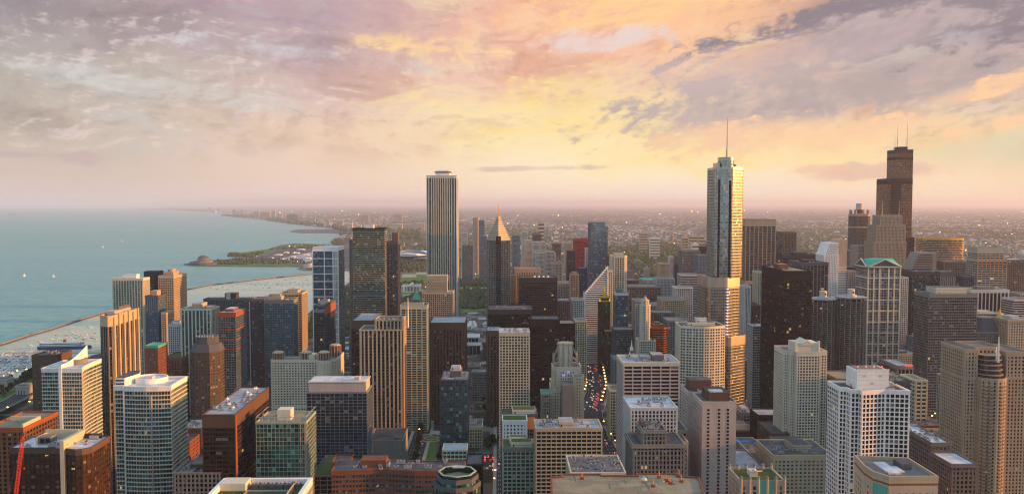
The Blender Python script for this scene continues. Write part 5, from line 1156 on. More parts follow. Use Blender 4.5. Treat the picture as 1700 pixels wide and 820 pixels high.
S('residential_tower', 'broad teal glass slab with pale floor bands and peach rooftop boxes', 'teal banded slab', LB(439, 486, 489, 499, 1150, D=26), wall='bluegrey', glass='g_teal', fh=3.1, bay=3.6, sp=.75, pw=.3, dep=.4, crown=4, crownmat='greystone', roof='peach', pent=((-.05,.55,.3,.8,5,'pink'),(.1,.5,.35,.7,3,'peach','on')), units=4)
S('residential_tower', 'sandy balcony tower behind the right of the teal banded slab', 'sandy balcony tower', LB(466, 501, 504, 487, 1260, D=34), wall='sand', glass='g_bronze', fh=3.1, bay=5, sp=1.3, pw=.4, dep=.7, crown=2, crownmat='sand', roof='gravel', pent=((.2,.75,.2,.8,4,'sand'),))
r = S('residential_tower', 'blue glass tower framed by a bold white grid beside the harbour', 'blue grid tower', LB(519, 561, 572, 411, 1480, D=60), wall='bluegrey', glass='g_blue', fh=3.3, bay=4, sp=.35, pw=.2, dep=.2, crown=6, crownmat='white', roof='roof_white', parapet=.5)
x0, x1, y0, y1, z = LB(519, 561, 572, 411, 1480, D=60)
mb = MB()
for t in (0, .46, .80, 1.0): mb.box(x0+(x1-x0)*t-.8, x0+(x1-x0)*t+.8, y0-1.3, y0-.3, 0, z-5, 'white')
for k in range(12): zz = z-6-k*13.5; mb.box(x0-.7, x1+.7, y0-1.28, y0-.32, zz-.7, zz+.7, 'white')
for k in range(52): zz = z-8-k*3.3; mb.box(x0+(x1-x0)*.80, x1, y0-1.2, y0-.34, zz, zz+.8, 'white')
for k in range(3): mb.box(x0+(x1-x0)*(.85+.05*k)-.25, x0+(x1-x0)*(.85+.05*k)+.25, y0-1.22, y0-.33, 0, z-6, 'white')
put_on(r, 'white_grid', mb)
r = S('hotel_tower', 'dark triangular glass hotel with an orange top band right of the cream curved hotel', 'dark hotel with orange band', LB(521, 538, 574, 508, 1110, D=75), wall='slate', glass='g_black', fh=3.2, bay=3, sp=.5, pw=.3, dep=.3, crown=2, roof='gravel', pent=((.2,.8,.2,.7,4,'pink'),))
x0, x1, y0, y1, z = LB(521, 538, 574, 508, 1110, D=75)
mb = MB(); mb.box(x1+.4, x1+.8, y0-.4, y1, z-13, z-2, 'rust'); mb.box(x0, x1+.8, y0-.8, y0-.41, z-9, z-4, 'bluegrey'); put_on(r, 'top_band', mb)  # band coloured rust on the west side, blue-grey on the north
# cream curved hotel
Yh = 985; z = at(500, 598, Yh)[1]; xa = at(450, 598, Yh)[0]; xb = at(528, 598, Yh)[0]; xc = at(556, 598, Yh-6)[0]; z2 = at(545, 588, Yh)[1]
a1 = [(xb+8+9*math.cos(a), Yh-2+9*math.sin(a)) for a in [math.pi+math.pi*i/8 for i in range(9)]]
r = tower('hotel_block', 'cream curved hotel with rows of square windows and copper domed corner turrets', 'cream curved hotel', [([(xa, Yh), (xb-1.1, Yh)] + a1 + [(xc-4, Yh), (xc, Yh+6), (xc, Yh+50), (xb-6, Yh+52), (xb-10, Yh+20), (xa, Yh+20)], 0, z)], wall='ivory', glass='g_green', fh=3.05, bay=3.3, sp=1.35, pw=1.6, dep=.3, crown=2, roof='gravel', parapet=1.0, win=100)
for px_, pyb, h_ in ((462, 596, 8), (508, 590, 8), (538, 598, 8), (551, 583, 13)):
    x, _ = at(px_, 598, Yh+8); zt_ = z; mb = MB(); mb.cyl(x, Yh+9 if px_ != 551 else Yh+30, z, z+h_, 6.6, 'brown', n=12); mb.cyl(x, Yh+9 if px_ != 551 else Yh+30, z+h_, z+h_+1.5, 6.9, 'peach', 5, n=12)
    for k in range(12): a = math.pi*k/6; mb.box(x+6.7*math.cos(a)-.4, x+6.7*math.cos(a)+.4, (Yh+9 if px_ != 551 else Yh+30)+6.7*math.sin(a)-.4, (Yh+9 if px_ != 551 else Yh+30)+6.7*math.sin(a)+.4, z, z+h_, 'peach')
    put_on(r, 'turret', mb)
mb = MB(); mb.box(xa+35, xb-5, Yh+4, Yh+18, z, z+6, 'ivory'); put_on(r, 'penthouse', mb)
# octagonal brick tower with stepped grey crown
x0, x1, y0, y1, z = CB(310, 361, 585, 945, 36)
z1_, z2_ = at(335, 573, 945)[1], at(335, 567, 945)[1]
r = tower('office_tower', 'brick red octagonal tower with teal strip windows and stepped grey crown', 'octagonal brick tower', [(cham(x0, x1, y0, y1, 9), 0, z)], wall='brown', glass='g_teal', fh=3.7, bay=3.6, sp=2.0, pw=.9, dep=.3, crown=1, roof='slate', parapet=0, win=100)
mb = MB(); mb.prism(cham(x0+.3, x1-.3, y0+.3, y1-.3, 9), z, z1_, 'slate', scale_top=.82); mb.prism(cham(x0+6, x1-6, y0+5, y1-5, 7), z1_-1, z2_+4, 'slate', 'roof_dark')
for k in range(7): mb.cyl(x0+9+k*3.0, y0+7, z2_+4, z2_+6, .8, 'pale_grey', n=6)
put_on(r, 'stepped_crown', mb)
# red-brown cube block
x0, x1, y0, y1, z = LB(336, 389, 424, 689, 600, D=90)
r = S('office_block', 'cubic rust brown office block with antennas and dishes all over its flat roof, lower left', 'rust brown cube', (x0, x1, y0, y1, z), wall='bronze', glass='g_bronze', fh=3.4, bay=5.0, sp=1.2, pw=.4, dep=.3, crown=9, crownmat='brown', roof='roof_pale', parapet=.8, units=10, win=100)
r.children[0]
mb = MB()
for k in range(24): zz = 3+k*3.9; mb.box(x1+.28, x1+.75, y0-.2, y1, zz, zz+2.0, 'rust')
mb.box(x1+.3, x1+.9, y0-.3, y0+3, 0, z, 'rust'); put_on(r, 'rust_spandrel', mb, 'stuff')
lr3 = random.Random(5)
for k in range(7):
    x = lr3.uniform(x0+4, x1-4); y = lr3.uniform(y0+6, y1-6); mb = MB(); mb.beam((x,y,z),(x,y,z+4),.15,'white'); mb.dome(x, y, z+2, 1.4, .9, 'hull_white', 10, 3); mb.beam((x-1.5,y,z+.4),(x+1.5,y+1,z+3),.12,'rust'); put_on(r, 'satellite_dish', mb)
# green glass tower
r = S('residential_tower', 'green glass residential tower with pergola frame and pale box on top, lower left centre', 'green glass tower', LB(425, 508, 517, 702, 615, D=32), wall='greenish', glass='g_jade', fh=3.3, bay=2.8, sp=.4, pw=.25, dep=.3, crown=.5, roof='roof_tan', parapet=1.0, win=100)
x0, x1, y0, y1, z = LB(425, 508, 517, 702, 615, D=32)
mb = MB(); mb.box(x0+(x1-x0)*.37, x0+(x1-x0)*.64, y0+8, y0+18, z, z+8, 'ivory'); put_on(r, 'penthouse', mb)
mb = MB()
for k in range(9): xx = x0+(x1-x0)*k/8; mb.beam((xx, y0, z), (xx, y0, z+4.5), .2, 'greenish')
for yy in (y0, y0+32): mb.beam((x0, yy, z+4.5), (x1, yy, z+4.5), .25, 'greenish')
for xx in (x0, x1): mb.beam((xx, y0, z+4.5), (xx, y0+32, z+4.5), .25, 'greenish')
put_on(r, 'pergola', mb)
mb = MB(); mb.box(x0+(x1-x0)*.88, x0+(x1-x0)*.88+.6, y0-.7, y0-.35, z-50, z, 'peach'); mb.box(x0+(x1-x0)*.97, x0+(x1-x0)*.97+.6, y0-.7, y0-.35, z-60, z, 'peach'); put_on(r, 'trim', mb)
# wide grey glass residential tower with white penthouse
r = S('residential_tower', 'wide grey glass tower with long white penthouse band, left of the ribbed stone tower', 'wide grey glass tower', LB(509, 609, 613, 652, 800, D=30), shape='rect', wall='bluegrey', glass='g_grey', fh=3.2, bay=4.6, sp=.35, pw=.3, dep=.4, crown=.5, roof='roof_pale', win=100)
x0, x1, y0, y1, z = LB(509, 609, 613, 652, 800, D=30)
zt_ = at(560, 635, 800)[1]
mb = MB(); mb.box(x0+2, x1-1, y0+1, y1-3, z, zt_, 'pink'); mb.box(x0+1.4, x1-.4, y0+.4, y1-2.4, zt_, zt_+.8, 'ivory'); mb.box(x0+3, x1-2, y0+3, y1-5, zt_+.8, zt_+1, 'roof_white'); mb.box(x1-13, x1-8, y0+6, y0+14, zt_+.8, zt_+4, 'pink'); put_on(r, 'penthouse', mb)
# ribbed stone tower with white fin mast
x0, x1, y0, y1, z = LB(598, 667, 681, 548, 955, D=34)
zt_ = at(650, 532, 955)[1]; zl_ = at(610, 541, 955)[1]
xA_ = x0+(x1-x0)*.36
r = tower('office_tower', 'tall ribbed limestone tower with dark stripes, stepped crown and rooftop dish, centre left', 'ribbed limestone tower', [(rect(x0, x1, y0, y1), 0, z), (rect(xA_, x1, y0+3, y1), z, zt_)], wall='slate', glass='g_dark', fh=3.7, bay=4.6, sp=.8, pw=1.7, pier='sand', dep=1.2, spo=.2, crown=1, crownmat='sand', roof='roof_dark', parapet=1)
mb = MB(); mb.box(x1+.2, x1+2.2, y0, y0+4, 0, zt_+4, 'peach'); mb.box(x1+.2, x1+1.6, y0+14, y0+20, 0, zt_, 'peach'); mb.box(x1+.2, x1+1.4, y1-5, y1, 0, zt_-3, 'peach')
for k in range(40): mb.box(x1+.1, x1+.9, y0+4, y1, k*3.7, k*3.7+1.6, 'peach')
put_on(r, 'stone_frame', mb)
xs_, zs_ = at(677, 494, 956); mb = MB(); mb.beam((xs_, 957, zt_-8), (xs_, 957, zs_), 1.0, 'white', .35, 6); put_on(r, 'mast', mb)
for k in range(7): mb = MB(); xx = xA_+(x1-xA_)*k/6; mb.box(xx-.9, xx+.9, y0+2.2, y0+4.2, zt_, zt_+2.6, 'sand'); put_on(r, 'pinnacle', mb)
mb = MB(); xx, zz = at(653, 531, 966); mb.beam((xx, 966, zt_), (xx, 966, zz), .3, 'white'); mb.dome(xx, 966, zz-1.5, 3.0, 3.2, 'hull_white', 12, 4); put_on(r, 'satellite_dish', mb)
# podium of the limestone tower
S('studio_block', 'low blank grey concrete podium at the foot of the ribbed limestone tower', 'concrete podium', LB(612, 668, 682, 732, 900, D=50), wall='greystone', glass='g_dark', fh=20, bay=14, sp=17, pw=13, roof='roof_dark', blank=(0, 1, 3), parapet=1.2, pent=((.75,.95,.1,.4,3,'greystone'),))
# brown box behind
S('office_block', 'dark brown box with pale blue roof behind the ribbed limestone tower', 'dark brown box', LB(584, 619, 635, 533, 1090, D=80), wall='bronze', glass='g_bronze', fh=3.7, bay=5, sp=1.6, pw=1.0, dep=.3, crown=10, crownmat='brown', roof='roof_pale')
# tall dark banded tower
r = S('skyscraper', 'tall dark residential tower with fine copper bands, left of the white striped skyscraper', 'copper banded tower', LB(586, 638, 643, 380, 1330, D=32), wall='stone', glass='g_green', fh=3.4, bay=3, sp=.8, pw=.0, dep=.9, crown=2, crownmat='bronze', roof='roof_dark', bands=[(150, 7, 'slate'), (60, 6, 'slate')], pent=((.32,.62,.3,.7,7,'hull_white'),))
S('skyscraper', 'dark slab with pale right edge adjoining the copper banded tower', 'pale edged dark slab', LB(643, 660, 665, 402, 1350, D=30), wall='slate', glass='g_grey', fh=3.1, bay=3, sp=.7, pw=.4, crown=4, crownmat='slate', pent=((.4,1,.2,.8,15,'granite'),))
S('skyscraper', 'thin grey edge slab on the left flank of the copper banded tower', 'thin grey flank slab', CB(580, 586, 399, 1345, 26), wall='greystone', glass='g_grey', fh=3.1, bay=3, sp=1.4, pw=.6)
# cream grid slab
S('residential_tower', 'cream gridded slab with green tinted windows right of the ribbed limestone tower', 'cream gridded slab', LB(665, 709, 713, 508, 1080, D=24), wall='cream', glass='g_green', fh=3.1, bay=7.6, sp=.9, pw=1.1, dep=.7, crown=4, roof='roof_dark', pent=((.1,.85,.25,.9,3.5,'cream'),), win=100)
S('beige_tower', 'wide tan residential tower with pale crown blocks before the white striped skyscraper', 'tan tower with pale crown', LB(701, 752, 755, 486, 1290, D=34), wall='tan', glass='g_bronze', fh=3.1, bay=3.2, sp=1.1, pw=1.2, dep=.5, crown=2, crownmat='sand', roof='sand', pent=((.13,.80,.1,.9,16,'tan'),(.12,.81,.09,.91,10,'sand','on')))
S('office_block', 'wide brown ribbed office slab with flat top left of centre', 'brown ribbed slab', LB(714, 772, 779, 536, 1115, D=60), wall='brown', glass='g_black', fh=3.7, bay=4.2, sp=.8, pw=2.2, dep=.8, spo=.25, crown=10, crownmat='brown', roof='roof_pale', parapet=.6)
S('office_block', 'narrow brown ribbed slab left of the khaki gridded tower', 'narrow brown ribbed slab', LB(808, 830, 832, 550, 1100, D=40), wall='brown', glass='g_black', fh=3.7, bay=4.0, sp=.8, pw=2.1, dep=.7, crown=6, crownmat='brown', roof='roof_pale', units=3)
S('residential_tower', 'khaki gridded tower with white cluttered roof at the centre', 'khaki gridded tower', CB(829, 879, 553, 960, 34), wall='cream', glass='g_dark', fh=3.3, bay=3.4, sp=1.2, pw=1.0, dep=.5, crown=3, roof='roof_white', units=9, win=100)
S('office_tower', 'black steel tower just right of the khaki gridded tower', 'black steel tower', RB(879, 883, 929, 531, 1075, D=38), wall='black', glass='g_black', fh=3.9, bay=3.2, sp=1.0, pw=.5, dep=.35, crown=8, crownmat='black', roof='roof_dark', win=0)
S('office_tower', 'lower black block joined right of the black steel tower', 'lower black block', CB(926, 955, 538, 1130, 38), wall='black', glass='g_black', fh=3.9, bay=3.2, sp=1.0, pw=.5, crown=5, roof='roof_tan')
S('office_tower', 'wide black low slab behind the khaki gridded tower', 'wide black slab', CB(811, 884, 515, 1270, 60), wall='black', glass='g_bronze', fh=3.9, bay=3.2, sp=1.0, pw=.5, crown=6, crownmat='dark', roof='roof_dark', units=5)
S('office_tower', 'square black tower with four white roof dishes behind the wide black slab', 'black tower with dishes', CB(862, 925, 462, 1400, 45), wall='dark', glass='g_black', fh=3.9, bay=3.2, sp=1.3, pw=.5, crown=7, crownmat='dark', roof='roof_dark')
x0, x1, y0, y1, z = CB(862, 925, 462, 1400, 45)
rr_ = [o for o in bpy.data.objects if o.get('label', '').startswith('square black tower')][0]
for k in range(4): mb = MB(); xx = x0+26+k*7.5; mb.beam((xx, y0+6, z), (xx, y0+6, z+2), .3, 'white'); mb.dome(xx, y0+6, z+1.6, 2.3, 2.0, 'hull_white', 10, 4); put_on(rr_, 'satellite_dish', mb)
S('office_tower', 'older beige slab with brown roof cabins beyond the black tower with dishes', 'older beige slab', CB(855, 897, 447, 1500, 40), wall='peach', glass='g_dark', fh=3.7, bay=3, sp=1.2, pw=1.4, crown=6, crownmat='peach', roof='roof_tan')
S('office_tower', 'grey ribbed setback slab touching the foot of the chevron topped tower', 'grey ribbed setback', CB(847, 856, 458, 1470, 40), wall='greystone', glass='g_dark', fh=3.7, bay=3, sp=.8, pw=1.6)
# blue-green glass tower near centre bottom
S('residential_tower', 'teal black glass tower with messy pale rooftop in the centre foreground', 'teal black glass tower', LB(732, 776, 798, 631, 850, D=45), wall='slate', glass='g_teal', fh=3.1, bay=3.0, sp=.3, pw=.25, dep=.2, crown=.5, roof='roof_pale', parapet=1, pent=((.3,.75,.3,.8,7,'granite'),(.35,.7,.4,.7,3,'pale_grey','on')), units=6, win=100)
S('office_block', 'white punched-window block with uneven slots right of the teal black tower', 'white slotted block', CB(834, 875, 698, 760, 20), wall='hull_white', glass='g_teal', fh=3.4, bay=3.4, sp=1.6, pw=1.7, dep=.3, crown=3, roof='roof_green', win=100, parapet=.4)
S('office_block', 'charcoal block with orange corner box and sedum roof behind the white slotted block', 'charcoal block with orange box', CB(833, 892, 690, 790, 24), wall='slate', glass='g_dark', fh=3.6, bay=4, sp=1.2, pw=1, crown=2, roof='roof_green', pent=((.3,.96,.3,.9,4,'pale_grey'),))
x0, z = at(874, 699, 788); x1, _ = at(889, 699, 788)
S('residential_block', 'green grey apartment block with white roof frames lower centre', 'green grey apartment block', CB(835, 887, 745, 660, 26), wall='greenish', glass='g_green', fh=3.2, bay=3.6, sp=1.0, pw=.8, dep=.4, crown=2, crownmat='greystone', roof='roof_green', pent=((.25,.95,.2,.6,4,'ivory'),(.2,.8,.65,.9,5,'pale_grey')), win=80)
# long bent brick block
Yq = 545; z = at(660, 778, Yq)[1]; X_ = lambda px: at(px, 778, Yq)[0]
r = tower('brick_block', 'long bent red brick block with dark ribbon windows along the bottom', 'long red brick block', [([(X_(553), Yq-4), (X_(640), Yq-1), (X_(690), Yq-5), (X_(771), Yq-5), (X_(771), Yq+15), (X_(690), Yq+16), (X_(640), Yq+20), (X_(553), Yq+17)], 0, z)], wall='brick', glass='g_teal', fh=3.2, bay=2.2, sp=1.5, pw=.5, dep=.4, crown=2.2, roof='roof_dark', parapet=.6, win=100, units=12)
mb = MB(); mb.box(X_(597), X_(640), Yq+3, Yq+14, z, z+5, 'brick'); put_on(r, 'penthouse', mb)
S('terrace_block', 'small block with pale timber terrace at the foot of the teal black tower', 'timber terrace block', CB(735, 775, 748, 760, 20), wall='ivory', glass='g_teal', fh=3.6, bay=4, sp=1, pw=.6, roof='roof_pale')
S('office_block', 'plain black glass box beneath the teal black tower', 'plain black box', CB(774, 800, 772, 700, 30), wall='black', glass='g_black', fh=3.6, bay=3, sp=.4, pw=.2, roof='roof_dark')
# octagonal green glass crown, bottom centre
Yo = 452; cx_, _ = at(759, 800, Yo+14); z = at(759, 806, Yo)[1]; Ro = at(797, 800, Yo+14)[0]-cx_
r = tower('octagonal_tower', 'green glass octagonal tower top with tan roof well, bottom centre', 'green octagonal top', [(circ(cx_, Yo+14, Ro, 8), 0, z-4), (circ(cx_, Yo+14, Ro*.9, 8), z-4, z)], wall='slate', glass='g_jade', fh=3.3, bay=3, sp=.3, pw=.2, dep=.3, roof='roof_tan', parapet=2.0)
mb = MB(); mb.ring(circ(cx_, Yo+14, Ro*.82, 8), .2, z, z+3.5, 'g_jade', inner=-.6); mb.ring(circ(cx_, Yo+14, Ro*.82, 8), .3, z+3.5, z+3.9, 'greenish', inner=-.7); mb.box(cx_-3, cx_+4, Yo+20, Yo+21, z+3.5, z+4.3, 'pale_grey'); put_on(r, 'crown_ring', mb)
# white rimmed roof, bottom
zr_ = at(440, 797, 440)[1]
A = gnd(372, 793, zr_); B = gnd(517, 793.5, zr_); Cc = gnd(497, 828, zr_); Dd = gnd(340, 826, zr_)
x0, x1 = A[0], B[0]; y1_ = A[1]; y0_ = 408
q = [(x0, y0_), (x1, y0_), (x1, y1_), (x0, y1_)]
r = tower('apartment_block', 'white rimmed rooftop with grey chillers and planted strips, bottom left centre', 'white rimmed rooftop', [(q, 0, zr_-3)], wall='pale_grey', glass='g_green', fh=3.2, bay=2.4, sp=.5, pw=.5, dep=.3, roof='roof_green', parapet=0, crown=1)
mb = MB(); mb.ring(q, .3, zr_-3.2, zr_, 'hull_white', inner=-1.6); put_on(r, 'white_rim', mb)
mb = MB(); mb.box(x0+1.8, x0+15, y1_-12, y1_-2, zr_-3, zr_+1, 'ivory'); put_on(r, 'stair_box', mb); mb = MB(); mb.box(x1-8, x1-7.4, y0_+1, y1_-3, zr_-3, zr_-.4, 'peach'); put_on(r, 'dividing_wall', mb)
for k in range(6):
    mb = MB(); xx = x0+17+k*4.3; yy = y1_-9; mb.box(xx, xx+3.9, yy, yy+5, zr_-3, zr_-.9, 'slate'); mb.cyl(xx+1.2, yy+2.5, zr_-.9, zr_-.4, .9, 'metal', n=10); mb.cyl(xx+3, yy+2.5, zr_-.9, zr_-.4, .9, 'metal', n=10); put_on(r, 'chiller', mb)
mb = MB(); mb.box(x0+16, x1-9, y1_-14, y1_-13.4, zr_-2.9, zr_-2, 'metal'); mb.box(x0+16, x0+16.6, y1_-14, y0_+2, zr_-2.9, zr_-2.1, 'metal'); put_on(r, 'roof_pipe', mb)
S('stone_block', 'low brown and grey roofs beside the oval topped banded tower', 'low brown roofs', CB(289, 366, 786, 600, 30), wall='greystone', glass='g_black', fh=3.4, bay=3, sp=1.2, pw=1.2, roof='gravel', units=6, pent=((.25,.7,.3,.7,4,'brown'),))
S('brick_block', 'dark brick mid-rise with teal windows between the banded tower and the rust cube', 'dark brick mid-rise', LB(297, 334, 336, 712, 800, D=36), wall='brown', glass='g_teal', fh=3.3, bay=3.6, sp=1.3, pw=1.6, crown=1, roof='roof_pale', win=50, units=3)
S('brick_block', 'narrow brick block half hidden behind the oval topped banded tower', 'narrow brick block', LB(296, 314, 318, 735, 730, D=24), wall='brick', glass='g_dark', fh=3.3, bay=3.6, sp=1.5, pw=1.8, roof='roof_dark')
S('low_hall', 'blue grey sloping hall roof beside the rust cube base', 'blue grey hall', LB(300, 352, 356, 780, 690, D=40), wall='slate', glass='g_dark', fh=5, bay=6, sp=3, pw=2, roof='roof_dark')
S('brick_block', 'terracotta corner block with flat roof right of the green glass tower', 'terracotta corner block', LB(551, 580, 584, 768, 640, D=20), wall='brick', glass='g_teal', fh=3.3, bay=4, sp=1.6, pw=1.6, roof='roof_dark')
S('parking_block', 'dark garage block with grass strip on its roof right of the green glass tower', 'garage with grass roof', CB(519, 556, 790, 640, 50), wall='slate', glass='g_black', fh=3.4, bay=6, sp=.6, pw=.4, roof='roof_green')
